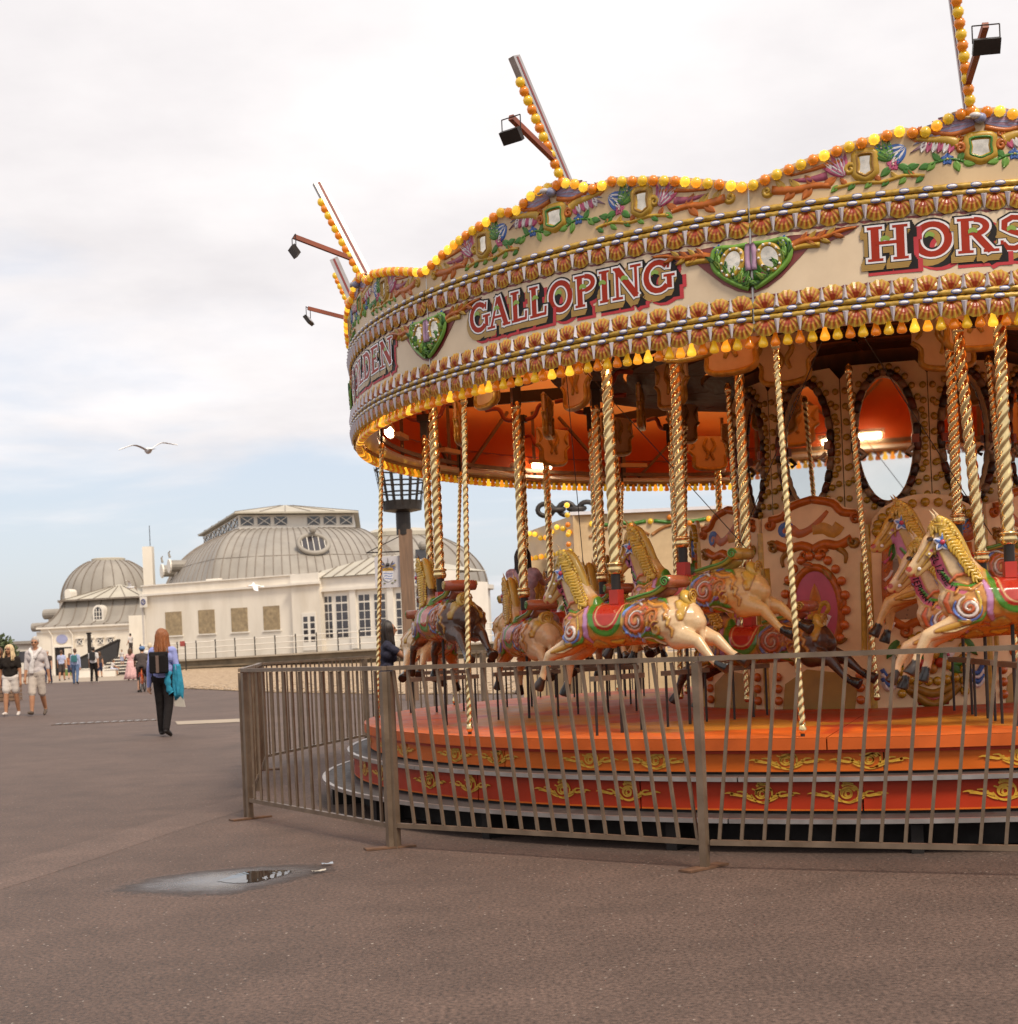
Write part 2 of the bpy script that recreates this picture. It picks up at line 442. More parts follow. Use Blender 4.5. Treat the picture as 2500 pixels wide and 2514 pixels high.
def blob(name, pts, z, m, rings=14, wob=0.02, seed=0, centre=None, rim=0.12):
    rnd = random.Random(seed); P = [gnd(x, v) for x, v in pts]
    Q = smoothpoly([(p.x, p.y, 0) for p in P + [P[0]]], 8)[:-1]
    Q = [q + Vector((rnd.uniform(-1, 1), rnd.uniform(-1, 1), 0)) * wob for q in Q]
    c = gnd(*centre); n = len(Q); b = MB(); vs = []; cs = []; fs = []
    for i in range(rings + 1):
        f = i / rings
        for q in Q: p = q.lerp(Vector((c.x, c.y, 0)), f * 0.999); vs.append((p.x, p.y, z * (rim + (1 - rim) * min(1, f * 6)))); cs.append((f + 1e-4,) * 3)
    for i in range(rings):
        for k in range(n): fs.append((i * n + k, i * n + (k + 1) % n, (i + 1) * n + (k + 1) % n, (i + 1) * n + k))
    b.add(vs, fs); b.c = cs; me = fixn(b.build(name, m, mesh_only=True))
    if me.polygons[0].normal.z < 0: me.flip_normals()
    return tag(put(name, me), kind='structure')
blob('damp_tarmac', [(225, 2194), (330, 2160), (500, 2136), (700, 2121), (805, 2119), (850, 2131), (795, 2150), (690, 2178), (540, 2206), (370, 2204)], 0.004, M_damp, centre=(570, 2159), seed=1)
blob('puddle', [(535, 2166), (568, 2152), (612, 2142), (690, 2139), (716, 2143), (690, 2152), (632, 2167), (575, 2170)], 0.008, M_water, centre=(625, 2154), rings=2, wob=.008, seed=3, rim=.7)

# litter
def litter(px, py, w_, d_, rz, label, m, seed):
    rnd = random.Random(seed); b = MB(); n = 6
    vs = []; fs = []
    for i in range(n + 1):
        for j in range(n + 1):
            vs.append(((i / n - .5) * w_, (j / n - .5) * d_, 0.002 + 0.008 * rnd.random() * (0.3 + abs(i / n - .5) * 2)))
    for i in range(n):
        for j in range(n):
            a = i * (n + 1) + j; fs.append((a, a + n + 1, a + n + 2, a + 1))
    b.add(vs, fs); o = b.build('paper_scrap', m)
    p = gnd(px, py); o.location = (p.x, p.y, 0.012); o.rotation_euler = (0, 0, rz)
    md = o.modifiers.new('solid', 'SOLIDIFY'); md.thickness = 0.001
    tag(o, label, 'litter', 'scraps of litter by the puddle')
M_paper = mat('white_paper', (0.46, 0.42, 0.36), 0.8)
M_paperb = mat('blue_paper', (0.32, 0.36, 0.42), 0.8)
litter(804, 2126, 0.070, 0.035, 0.3, 'bluish white scrap of paper at the puddle\'s right tip', M_paperb, 1)
litter(783, 2144, 0.085, 0.030, 0.5, 'cream scrap of paper in front of the bluish scrap', M_paper, 2)

# drain with slots
dr = thing('drain_cover', 'slotted metal drain cover flush with the promenade tarmac', 'drain', gnd(270, 1774))
b = MB(); b.box((0, 0, 0.006), (2.3, 0.34, 0.012)); b.build('cover_plate', M_asph3, dr)
b = MB()
for i in range(14):
    b = MB(); b.box((-1.05 + i * 0.162, 0, 0.02), (0.07, 0.22, 0.012)); b.build('slot_bar', M_alu, dr)

# ---------------------------------------------------------------- shingle beach
M_shingle = bpy.data.materials.new('shingle'); M_shingle.use_nodes = True
t = M_shingle.node_tree; bs = t.nodes['Principled BSDF']
co = t.nodes.new('ShaderNodeTexCoord')
vo = t.nodes.new('ShaderNodeTexVoronoi'); vo.inputs['Scale'].default_value = 9.0
t.links.new(co.outputs['Object'], vo.inputs['Vector'])
rp = t.nodes.new('ShaderNodeValToRGB')
rp.color_ramp.elements[0].color = (0.24, 0.155, 0.085, 1); rp.color_ramp.elements[1].color = (0.50, 0.37, 0.24, 1)
se = t.nodes.new('ShaderNodeSeparateColor'); t.links.new(vo.outputs['Color'], se.inputs[0]); t.links.new(se.outputs[0], rp.inputs[0])
t.links.new(rp.outputs[0], bs.inputs['Base Color']); bs.inputs['Roughness'].default_value = 0.85
bm_ = t.nodes.new('ShaderNodeBump'); bm_.inputs['Strength'].default_value = 0.8; bm_.inputs['Distance'].default_value = 0.03; bm_.invert = True
t.links.new(vo.outputs['Distance'], bm_.inputs['Height']); t.links.new(bm_.outputs[0], bs.inputs['Normal'])
b = MB()
rows = [[(-19, 78), (-13.2, 57.5), (-7.5, 46), (-3.2, 39.5), (3, 33), (14, 27), (40, 22)]]
near = rows[0]; far = [(-21.5, 100), (-14, 97), (-8, 95), (0, 92), (12, 88), (30, 84), (70, 80)]
vs = []; fs = []; K = 14
for j in range(K + 1):
    for i in range(len(near)):
        t_ = j / K
        x = near[i][0] + (far[i][0] - near[i][0]) * t_; y = near[i][1] + (far[i][1] - near[i][1]) * t_
        z = 0.02 + 0.42 * t_ ** 0.8 + 0.07 * math.sin(x * 1.3 + y * 0.7) * math.sin(y * 0.9) * min(1, t_ * 4)
        vs.append((x, y, z))
n_ = len(near)
for j in range(K):
    for i in range(n_ - 1):
        fs.append((j * n_ + i, j * n_ + i + 1, (j + 1) * n_ + i + 1, (j + 1) * n_ + i))
b.add(vs, fs)
tag(b.build('shingle_beach', M_shingle, smooth=True), kind='structure')
# loose pebbles along the beach edge (real stones, too many to count)
b = MB(); rnd = random.Random(5)
for i in range(1500):
    k = rnd.random() * (n_ - 2.0); a = int(k); f = k - a
    x = near[a][0] + (near[a + 1][0] - near[a][0]) * f; y = near[a][1] + (near[a + 1][1] - near[a][1]) * f
    off = rnd.random() ** 2 * 9
    x += off * 0.3; y += off
    r = rnd.uniform(0.03, 0.07); zz = 0.03 + 0.42 * (off / 45) ** 0.8
    g = rnd.uniform(0.5, 1.25); b.col = (0.40 * g, 0.30 * g, 0.20 * g)
    b.ball((x, y, zz), r, 5, 3, 1.2, 1, 0.6)
tag(b.build('pebbles', M_carv), kind='stuff')
b = MB(); b.col = (1, 1, 1); b.add([(-900, 130, -0.1), (900, 130, -0.1), (900, 1600, -0.1), (-900, 1600, -0.1)], [(0, 1, 2, 3)])
# ================================================================ CAROUSEL
CX, CY = 3.53, 13.60
RB = 4.856           # rounding board radius
SEC = 360 / 11
PC = [-6.9 - SEC * k for k in range(11)]     # panel centres in degrees (0 = towards the camera, negative = left)
car = thing('carousel', 'golden galloping-horse carousel with orange platform and lettered rounding boards', 'carousel', (CX, CY, 0))
def cyl(s, z, o=0.0, R=RB):
    a = s / R; return ((R + o) * math.sin(a), -(R + o) * math.cos(a), z)
def ring(mb, R0, R1, z0, z1, a0=0, a1=360, n=132):
    """closed curved bar of rectangular section"""
    full = abs(a1 - a0 - 360) < 1e-6
    vs = []; fs = []
    for i in range(n if full else n + 1):
        a = R_(a0 + (a1 - a0) * i / n); s_, c_ = math.sin(a), -math.cos(a)
        vs += [(R0 * s_, R0 * c_, z0), (R1 * s_, R1 * c_, z0), (R1 * s_, R1 * c_, z1), (R0 * s_, R0 * c_, z1)]
    m = len(vs) // 4
    for i in range(m if full else m - 1):
        j = (i + 1) % m
        for k in range(4):
            k2 = (k + 1) % 4
            fs.append((i * 4 + k, j * 4 + k, j * 4 + k2, i * 4 + k2))
    if not full:
        fs.append((0, 1, 2, 3)); e = (m - 1) * 4; fs.append((e + 3, e + 2, e + 1, e))
    mb.add(vs, fs)
def rp(name, me, ang, parent=car):
    return put(name, me, parent, rot=(0, 0, R_(ang)))

# ---- platform -------------------------------------------------
RP, HP = 4.88, 0.665
def deckcol(a, r):
    # painted pattern: orange outer field, red inner field, ochre star points
    f = (a % SEC) / SEC; q = abs(f - 0.5) * 2
    t_ = (r - 1.8) / (RP - 1.8)
    if 0.30 < t_ < 0.86 and abs((t_ - 0.30) / 0.56 - 0.5) < 0.5 - 0.42 * q - 0.05: return (0.52, 0.215, 0.025)
    if t_ < 0.74 - 0.50 * (1 - q): return (0.42, 0.055, 0.018)
    if t_ > 0.90: return (0.60, 0.125, 0.022)
    return (0.60, 0.115, 0.014) if q < 0.92 else (0.46, 0.06, 0.012)
def deck_piece():
    b = MB(); nr, na = 44, 48; vs = []; fs = []; cs = []
    for i in range(nr + 1):
        for j in range(na + 1):
            a = -SEC / 2 + 0.03 + (SEC - 0.06) * j / na; r = 1.8 + (RP - 1.8) * i / nr
            vs.append((r * math.sin(R_(a)), -r * math.cos(R_(a)), HP)); cs.append(deckcol(a + SEC / 2, r))
    for i in range(nr):
        for j in range(na):
            k = i * (na + 1) + j; fs.append((k, k + na + 1, k + na + 2, k + 1))
    b.add(vs, fs); b.c = cs
    b.col = (0.56, 0.11, 0.02)
    for z0, z1, ra, rb in ((HP - 0.075, HP - 0.002, RP - 0.06, RP),):
        ring(b, ra, rb, z0, z1, -SEC / 2 + 0.05, SEC / 2 - 0.05, 24)
    return fixn(b.build('deck_section', M_deck, mesh_only=True))
M_deck = mat('painted_deck', attr=True, rough=0.46, var=0.16, scale=3, coat=0.0, spec=0.20, dirt=(0.22, 0.05, 0.015), dirt_amt=0.45, dirt_scale=1.6, bump=0.04, bscale=12)
dm = deck_piece()
for k in range(11): rp('deck_section', dm, PC[k] + 4)
b = MB(); ring(b, RP - 0.09, RP - 0.028, HP - 0.097, HP - 0.076); b.build('deck_edge_beam', M_scarlet, car)
# risers, treads, nosings
def riser_piece(R, z0, z1, m):
    b = MB(); h = 360 / 22
    ring(b, R - 0.02, R, z0, z1, -h / 2 + 0.06, h / 2 - 0.06, 16)
    b.mi = 1; ring(b, R - 0.018, R + 0.0015, z0, z0 + 0.010, -h / 2 + 0.07, h / 2 - 0.07, 16)
    return fixn(b.build('riser_panel', [m, M_orange], mesh_only=True))
R1m = riser_piece(4.835, 0.452, 0.574, M_orange); R2m = riser_piece(4.985, 0.228, 0.408, M_scarlet)
for k in range(22):
    rp('riser_panel', R1m, -23.5 + k * 360 / 22); rp('riser_panel', R2m, -25 + k * 360 / 22)
def tread(R0, R1, z):
    b = MB(); ring(b, R0, R1 - 0.012, z - 0.03, z - 0.004); b.build('tread', M_tread, car)
    h = 360 / 11; b = MB(); ring(b, R1 - 0.012, R1 + 0.004, z - 0.028, z, -h / 2 + 0.05, h / 2 - 0.05, 20)
    ring(b, R1 - 0.03, R1 - 0.0125, z - 0.0035, z, -h / 2 + 0.05, h / 2 - 0.05, 20)
    me = fixn(b.build('nosing', M_alu, mesh_only=True))
    for k in range(11): rp('nosing', me, -9 + k * h)
tread(4.80, 5.036, 0.439); tread(4.95, 5.266, 0.213)
b = MB(); ring(b, 4.55, 4.82, 0.06, 0.45); ring(b, 4.6, 4.97, 0.02, 0.24); b.build('base_frame', M_void, car)  # near-black ring, coloured as the shade beneath the platform
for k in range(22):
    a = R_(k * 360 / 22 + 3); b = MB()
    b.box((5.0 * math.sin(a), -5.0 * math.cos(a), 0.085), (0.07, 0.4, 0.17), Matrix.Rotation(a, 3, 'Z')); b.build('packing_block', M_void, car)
# gilt scroll ornament on the risers
def scroll_motif():
    b = MB()
    def st(pts, w0, w1):
        P = smoothpoly([(p[0], p[1], 0) for p in pts], 3); n = len(P)
        vs = []; fs = []
        for i, p in enumerate(P):
            d = P[min(i + 1, n - 1)] - P[max(i - 1, 0)]; d.normalize(); w_ = w0 + (w1 - w0) * i / (n - 1)
            vs += [(p.x - d.y * w_, 0, p.y + d.x * w_), (p.x + d.y * w_, 0, p.y - d.x * w_)]
        for i in range(n - 1): fs.append((2 * i, 2 * i + 1, 2 * i + 3, 2 * i + 2))
        b.add(vs, fs)
    st(spiral(0, 0, 0.040, 0.006, 0.4, 1.6), 0.006, 0.004)
    st(spiral(0.004, 0.002, 0.052, 0.050, 2.2, -0.62), 0.007, 0.003)
    st(spiral(0.0, 0.0, 0.028, 0.012, 3.4, -1.0), 0.006, 0.005); st([(-0.05, 0.03), (-0.02, 0.02), (0.02, 0.035), (0.055, 0.02)], 0.004, 0.006); st([(-0.055, -0.005), (-0.03, -0.04), (0.01, -0.05), (0.04, -0.035)], 0.004, 0.008)
    st([(-0.005, 0.045), (-0.02, 0.065), (0.005, 0.062), (0.03, 0.055)], 0.003, 0.006)
    for sg in (-1, 1):
        st([(sg * 0.05, -0.02), (sg * 0.08, -0.008), (sg * 0.10, 0.012), (sg * 0.13, 0.012)], 0.009, 0.003)
        st([(sg * 0.075, 0.004), (sg * 0.10, -0.012), (sg * 0.13, -0.006), (sg * 0.165, 0.0)], 0.005, 0.010)
        st([(sg * 0.15, 0.0), (sg * 0.175, 0.006), (sg * 0.20, 0.0)], 0.010, 0.001)
        st([(sg * 0.03, -0.042), (sg * 0.06, -0.034), (sg * 0.085, -0.02)], 0.008, 0.002)
    me = b.build('gilt_scroll', mat('gilt_stencil', (0.60, 0.33, 0.03), 0.4, var=0.2, scale=30), mesh_only=True)
    for v in me.vertices: v.co.y = -0.004; v.co.x *= 1.2; v.co.z *= 1.05
    return me
sm = scroll_motif()
for k in range(44):
    a = -31.6 + k * 360 / 44 + (1.1 if k % 2 else -1.1)
    rp('gilt_scroll', sm, a).location = (4.8372 * math.sin(R_(a)), -4.8372 * math.cos(R_(a)), 0.523)
    a2 = a - 1.5
    rp('gilt_scroll', sm, a2).location = (4.9872 * math.sin(R_(a2)), -4.9872 * math.cos(R_(a2)), 0.332)

# ---- rounding boards -------------------------------------------
HALF = RB * R_(SEC) / 2 - 0.006
def prof(f):
    """pelmet top (board edge) for f in -1..1 across a panel"""
    P = [(0, 4.405), (0.10, 4.400), (0.16, 4.365), (0.215, 4.318), (0.265, 4.312), (0.33, 4.338), (0.42, 4.312), (0.55, 4.282), (0.70, 4.235), (0.85, 4.182), (1.0, 4.125)]
    f = abs(f)
    for (a, za), (c, zb) in zip(P, P[1:]):
        if f <= c: return za + (zb - za) * (f - a) / (c - a)
    return P[-1][1]
ZB = 3.285   # bottom of flat board
def board_mesh():
    b = MB(); n = 72; vs = []; fs = []
    for i in range(n + 1):
        s_ = -HALF + 2 * HALF * i / n; zt = prof(s_ / HALF)
        vs += [cyl(s_, 3.20, 0), cyl(s_, 3.92, 0), cyl(s_, zt, 0.012), cyl(s_, zt, -0.02), cyl(s_, 3.92, -0.03), cyl(s_, 3.20, -0.03)]
    for i in range(n):
        for k in range(6):
            k2 = (k + 1) % 6; fs.append((i * 6 + k, i * 6 + k2, (i + 1) * 6 + k2, (i + 1) * 6 + k))
    fs.append((5, 4, 3, 2, 1, 0)); fs.append(tuple(n * 6 + k for k in range(6)))
    b.add(vs, fs)
    return fixn(b.build('rounding_board', M_cream, mesh_only=True))
BM = board_mesh()
def rope_mesh(z, r=0.019, o=0.010):
    b = MB(); n = 320; seg = 8; vs = []; fs = []
    for i in range(n + 1):
        s_ = -HALF + 2 * HALF * i / n
        for k in range(seg):
            a = 2 * PI * k / seg
            rr = r * (1 + 0.13 * math.sin(3 * a + s_ * 130))
            vs.append(cyl(s_, z + rr * math.sin(a), o + rr * math.cos(a)))
    for i in range(n):
        for k in range(seg):
            k2 = (k + 1) % seg; fs.append((i * seg + k, i * seg + k2, (i + 1) * seg + k2, (i + 1) * seg + k))
    b.add(vs, fs); return fixn(b.build('rope_moulding', M_gold, smooth=True, mesh_only=True))
def name_board():
    b = MB(); n = 72; vs = []; fs = []
    for i in range(n + 1):
        s_ = -HALF + 2 * HALF * i / n; vs += [cyl(s_, 3.335, 0.0010), cyl(s_, 3.88, 0.0010)]
    for i in range(n): fs.append((2 * i, 2 * i + 2, 2 * i + 3, 2 * i + 1))
    b.add(vs, fs); me = b.build('name_board', mat('pale_cream_paint', (0.72, 0.575, 0.40), 0.42, var=0.06, scale=3, dirt=(0.46, 0.33, 0.20), dirt_amt=0.4, spec=0.35), mesh_only=True)
    return me
NB = name_board()
NSC = 20
def shell_mesh(up):
    """carved half shell hanging below (or standing above) the rope moulding; local x along, z up"""
    b = MB(); w_ = 2 * HALF / NSC; h = 0.100; ribs = 6
    vs = []; fs = []; cs = []; sg = 1 if up else -1
    nr = 5
    for i in range(nr + 1):
        for j in range(ribs * 2 + 1):
            u = j / (ribs * 2); a = PI * (0.02 + 0.96 * u); rr = i / nr
            ridge = 1.0 if j % 2 else 0.0
            x = math.cos(a) * w_ * 0.55 * (0.16 + 0.84 * rr); z = sg * (math.sin(a) ** 0.7 * h * rr * (1 + 0.05 * ridge))
            o = 0.006 + 0.020 * math.sin(PI * min(rr, 0.94)) + 0.006 * ridge * rr
            vs.append((x, -o, z))
            g = (0.58, 0.36, 0.045); rd = (0.36, 0.045, 0.012)
            cs.append(rd if ((not ridge and 0.15 < rr < 0.95) or (rr < 0.45 and 0.3 < u < 0.7)) else (g if rr > 0.5 else (0.50, 0.24, 0.03)))
    m = ribs * 2 + 1
    for i in range(nr):
        for j in range(m - 1):
            fs.append((i * m + j, i * m + j + 1, (i + 1) * m + j + 1, (i + 1) * m + j))
    b.add(vs, fs); b.c = cs
    me = fixn(b.build('shell_ornament', M_carv, mesh_only=True))
    return me
def dart_mesh(up):
    b = MB(); sg = 1 if up else -1; h = 0.090 * sg; w_ = 0.019
    b.add([(-w_, -0.004, 0), (w_, -0.004, 0), (0.003, -0.004, h), (-0.003, -0.004, h), (0, -0.026, 0.01 * sg), (0, -0.012, h * 0.97)],
          [(0, 4, 5, 3), (4, 1, 2, 5), (0, 1, 4), (3, 5, 2)])
    return fixn(b.build('white_dart', mat('silver_lilac', (0.56, 0.53, 0.58), 0.35, var=0.1, metal=0.2), mesh_only=True))
def bead_mesh():
    b = MB(); b.mi = 0; b.ball((0, 0, 0), 0.011, 12, 6, 2.7, 1.0, 1.0)
    b.mi = 1; b.ball((0, 0.0035, 0), 0.011, 12, 5, 3.5, 0.7, 1.45)
    return b.build('bead', [M_white, M_blue], smooth=True, mesh_only=True)
SH_U, SH_D, DT_U, DT_D, BD = shell_mesh(True), shell_mesh(False), dart_mesh(True), dart_mesh(False), bead_mesh()
RM = {z: rope_mesh(z) for z in (3.277, 3.318, 3.907, 3.948)}
def bulb_mesh(kind, m):
    b = MB()
    if kind == 'cap':      # ribbed dome lamp on the pelmet edge: axis -y
        prof_ = [(0.010, 0.0), (0.030, 0.002), (0.0335, 0.012), (0.032, 0.024), (0.024, 0.036), (0.012, 0.043), (0.001, 0.045)]
        seg = 20; vs = []; fs = []
        for i, (r, h) in enumerate(prof_):
            for k in range(seg):
                a = 2 * PI * k / seg; rr = r * (1 + (0.06 if k % 2 else -0.04) * (1 if i in (1, 2, 3) else 0.2))
                vs.append((rr * math.cos(a), -h, rr * math.sin(a)))
        for i in range(len(prof_) - 1):
            for k in range(seg):
                k2 = (k + 1) % seg; fs.append((i * seg + k, (i + 1) * seg + k, (i + 1) * seg + k2, i * seg + k2))
        b.add(vs, fs)
    else:                  # pear lamp hanging from the board: axis -z
        b.lathe([(0.006, 0.0), (0.013, -0.004), (0.016, -0.022), (0.026, -0.045), (0.031, -0.062), (0.029, -0.076), (0.018, -0.083), (0.002, -0.085)][::-1], 14)
    me = b.build('bulb', m, smooth=True, mesh_only=True); return fixn(me)
CAP = [bulb_mesh('cap', m) for m in (M_bulb_y, M_bulb_o, M_bulb_yl, M_bulb_ol)]
PEAR = [bulb_mesh('pear', m) for m in (M_bulb_y, M_bulb_o, M_bulb_yl, M_bulb_ol)]
def onboard(name, me, ang, s_, z, o, parent, R=RB, tilt=0.0):
    a = R_(ang) + s_ / R
    return put(name, me, parent, ((R + o) * math.sin(a), -(R + o) * math.cos(a), z), (0, tilt, a))

# ---- relief ornament on the cylinder ---------------------------
class Relief(MB):
    """carved pieces laid on the board: coordinates (s, z), height = outward"""
    o0 = 0.003; kw = 1.0; kl = 1.0
    def P(s, a, z, h): return cyl(a, z, s.o0 + h)
    def stroke(s, pts, w, h=0.012, col=None, k=3, taper=(1, 1)):
        if col: s.col = col
        w = w * s.kw
        Q = smoothpoly([(p[0], p[1], 0) for p in pts], k); n = len(Q); vs = []; fs = []
        for i, p in enumerate(Q):
            d = Q[min(i + 1, n - 1)] - Q[max(i - 1, 0)]
            if d.length < 1e-9: d = Vector((1, 0, 0))
            d.normalize(); f = i / (n - 1); ww = w * (taper[0] + (taper[1] - taper[0]) * f); nx, ny = -d.y, d.x
            for e, hh in ((-1, 0), (-0.55, h * 0.8), (0, h), (0.55, h * 0.8), (1, 0)):
                vs.append(s.P(p.x + nx * ww * e, p.y + ny * ww * e, hh * min(1, 0.35 + ww / w)))
        for i in range(n - 1):
            for q in range(4): fs.append((i * 5 + q, i * 5 + q + 1, i * 5 + q + 6, i * 5 + q + 5))
        fs.append((0, 1, 2, 3, 4)); fs.append(tuple((n - 1) * 5 + q for q in range(5)))
        s.add(vs, fs)
    def leaf(s, x, z, ang, l, w, col, h=0.012, bend=0.0):
        s.col = col; n = 7; vs = []; fs = []; l = l * s.kl; w = w * s.kw
        for i in range(n + 1):
            f = i / n; a = ang + bend * f; cx = x + l * f * math.cos(ang + bend * f * 0.5); cz = z + l * f * math.sin(ang + bend * f * 0.5)
            ww = w * math.sin(PI * (0.08 + 0.92 * f)) ** 0.8 * (1 - 0.35 * f) + 0.0008
            nx, nz = -math.sin(a), math.cos(a)
            for e, hh in ((-1, 0), (-0.5, h), (0, h * 0.35), (0.5, h), (1, 0)):
                vs.append(s.P(cx + nx * ww * e, cz + nz * ww * e, hh))
        for i in range(n):
            for q in range(4): fs.append((i * 5 + q, i * 5 + q + 1, i * 5 + q + 6, i * 5 + q + 5))
        s.add(vs, fs)
    def flower(s, x, z, r, col, mid=(0.5, 0.05, 0.05), n=5):
        for k in range(n): s.leaf(x, z, 2 * PI * k / n + 0.3, r, r * 0.42, col, 0.010)
        s.col = mid; s.ball(s.P(x, z, 0.008), r * 0.28, 8, 5)
    def fan(s, x, z, r, a0, a1, cols, n=6, h=0.014):
        for k in range(n):
            a = a0 + (a1 - a0) * (k + 0.5) / n
            s.leaf(x, z, a, r * (0.85 + 0.15 * math.sin(PI * (k + .5) / n)), r * abs(a1 - a0) / n * 0.62, cols[k % len(cols)], h)
    def curl(s, x, z, r, a0, turns, w, col, h=0.014): s.stroke(spiral(x, z, r, r * 0.18, a0, turns, 14), w, h, col, 1, (1, 0.5))
    def plate(s, poly, h0, h1, col):
        s.col = col; s.prism(poly, lambda a, z, h: s.P(a, z, h), h0, h1)
GO = (0.48, 0.29, 0.035); GD = (0.30, 0.15, 0.02); OR = (0.45, 0.12, 0.014); GR = (0.06, 0.20, 0.03); BL = (0.05, 0.13, 0.40)
PK = (0.52, 0.10, 0.20); LI = (0.42, 0.26, 0.38); WH = (0.72, 0.68, 0.66); SK = (0.30, 0.33, 0.50); GL = (0.16, 0.34, 0.05)
def shield(cx, cz, w_, h):
    return [(cx - w_, cz + h * 0.85), (cx - w_ * .5, cz + h), (cx + w_ * .5, cz + h), (cx + w_, cz + h * 0.85), (cx + w_ * .92, cz + h * .1), (cx + w_, cz - h * 0.6), (cx + w_ * .55, cz - h * .85), (cx, cz - h * 1.05), (cx - w_ * .55, cz - h * .85), (cx - w_, cz - h * 0.6), (cx - w_ * .92, cz + h * .1)]
def glass_shield(cx, cz, w_, h):
    r = Relief(); r.plate(shield(cx, cz, w_, h)[::-1], 0.004, 0.009, (1, 1, 1)); return fixn(r.build('mirror', M_cutglass, mesh_only=True))
def frame_shield(cx, cz, w_, h, cols):
    r = Relief(); sh = shield(cx, cz, w_, h)
    r.stroke(sh + [sh[0], sh[1]], 0.015, 0.022, cols[0], 2)
    sh2 = shield(cx, cz, w_ * .86, h * .86); r.stroke(sh2 + [sh2[0], sh2[1]], 0.006, 0.026, cols[1], 2)
    return r.build('mirror_frame', M_carv, smooth=True, mesh_only=True)
def crest_meshes():
    out = []
    # eagle with spread wings at the middle of the pelmet
    r = Relief()
    for sg in (-1, 1):
        for k in range(9):
            f = k / 8; r.leaf(sg * 0.03, 4.325 - 0.01 * f, (PI / 2 - sg * (1.05 + 0.75 * f)) if sg > 0 else (PI / 2 + 1.05 + 0.75 * f), 0.10 + 0.17 * f, 0.016, (LI, SK, (0.33, 0.20, 0.26))[k % 3], 0.014, -sg * 0.25)
        r.stroke([(sg * 0.03, 4.29), (sg * 0.14, 4.262), (sg * 0.24, 4.275), (sg * 0.36, 4.312)], 0.010, 0.018, OR)
        r.curl(sg * 0.12, 4.243, 0.022, 0, sg * 1.2, 0.006, OR)
    r.col = SK
    q = Vector(r.P(0.0, 4.335, 0.035)); r.ball(q, 0.036, 12, 8, 1.0, 1.0, 0.85)
    r.col = WH; q = Vector(r.P(-0.035, 4.345, 0.062)); r.ball(q, 0.024, 10, 6, 1.5, 1, 0.8)
    r.col = (0.5, 0.36, 0.2); q = Vector(r.P(-0.075, 4.336, 0.066)); r.ball(q, 0.011, 8, 5, 1.8, 1, 0.8)
    out.append(('carved_eagle', r.build('carved_eagle', M_carv, smooth=True, mesh_only=True)))
    out.append(('mirror', glass_shield(0, 4.17, 0.060, 0.058))); out.append(('mirror_frame', frame_shield(0, 4.17, 0.074, 0.070, (GO, GR))))
    for sg in (-1, 1):
        d = lambda x: sg * x
        up = 0 if sg > 0 else PI
        def A(a): return a if sg > 0 else PI - a
        r = Relief()    # gold scroll with pink drapery beside the middle mirror
        r.curl(d(0.118), 4.175, 0.030, A(0.5), sg * 1.3, 0.010, OR, 0.02)
        r.stroke([(d(0.13), 4.205), (d(0.20), 4.232), (d(0.29), 4.24), (d(0.38), 4.255)], 0.020, 0.020, GO, 3, (1, 0.4))
        for k in range(6): r.leaf(d(0.16 + k * 0.032), 4.212 + 0.004 * k, A(-1.2), 0.045, 0.015, (PK, WH)[k % 2], 0.016)
        r.fan(d(0.40), 4.262, 0.07, A(2.2), A(3.6), (OR, GO), 5)
        out.append(('carved_scroll', r.build('carved_scroll', M_carv, smooth=True, mesh_only=True)))
        r = Relief()    # flower spray below
        r.stroke([(d(0.10), 4.095), (d(0.16), 4.115), (d(0.23), 4.112), (d(0.30), 4.095)], 0.005, 0.010, GR)
        for k, (x, z, a) in enumerate([(0.13, 4.105, 2.2), (0.15, 4.10, -1.9), (0.24, 4.112, 0.9), (0.27, 4.105, -0.8), (0.30, 4.095, -0.3), (0.10, 4.09, 3.4)]): r.leaf(d(x), z, A(a), 0.045, 0.013, (GR, GL)[k % 2])
        r.flower(d(0.195), 4.118, 0.026, BL, (0.6, 0.5, 0.1))
        out.append(('flower_spray', r.build('flower_spray', M_carv, smooth=True, mesh_only=True)))
        r = Relief()    # low trailing garland along the rope
        r.stroke([(d(0.33), 4.03), (d(0.45), 4.045), (d(0.58), 4.02), (d(0.72), 4.035), (d(0.86), 4.015)], 0.006, 0.012, GO)
        for k in range(11):
            x = 0.34 + 0.05 * k; r.leaf(d(x), 4.03, A(0.9 if k % 2 else -0.7), 0.038, 0.010, (GR, OR, GL, GO)[k % 4], 0.012)
        out.append(('garland', r.build('garland', M_carv, smooth=True, mesh_only=True)))
        r = Relief()    # leaf and blue feathers, red flower
        r.fan(d(0.52), 4.150, 0.090, A(0.2), A(1.6), (GR, GL), 5)
        r.fan(d(0.50), 4.222, 0.085, A(-1.2), A(-0.1), (BL, WH), 4) if False else r.fan(d(0.44), 4.215, 0.085, A(-1.3), A(0.2), (BL, WH), 5)
        r.flower(d(0.575), 4.225, 0.028, BL, (0.7, 0.6, 0.5))
        r.flower(d(0.51), 4.118, 0.028, PK, (0.8, 0.6, 0.5))
        for x, z, a in [(0.48, 4.105, 3.4), (0.45, 4.09, 3.9), (0.53, 4.10, -0.7), (0.55, 4.15, 1.2), (0.50, 4.15, 1.9), (0.43, 4.085, 2.9)]: r.leaf(d(x), z, A(a), 0.05, 0.014, GR)
        out.append(('leaf_and_feather', r.build('leaf_and_feather', M_carv, smooth=True, mesh_only=True)))
        out.append(('mirror', glass_shield(d(0.675), 4.135, 0.044, 0.064))); out.append(('mirror_frame', frame_shield(d(0.675), 4.135, 0.055, 0.077, (GO, GD))))
        r = Relief()    # shell and leaf scroll at the outer end
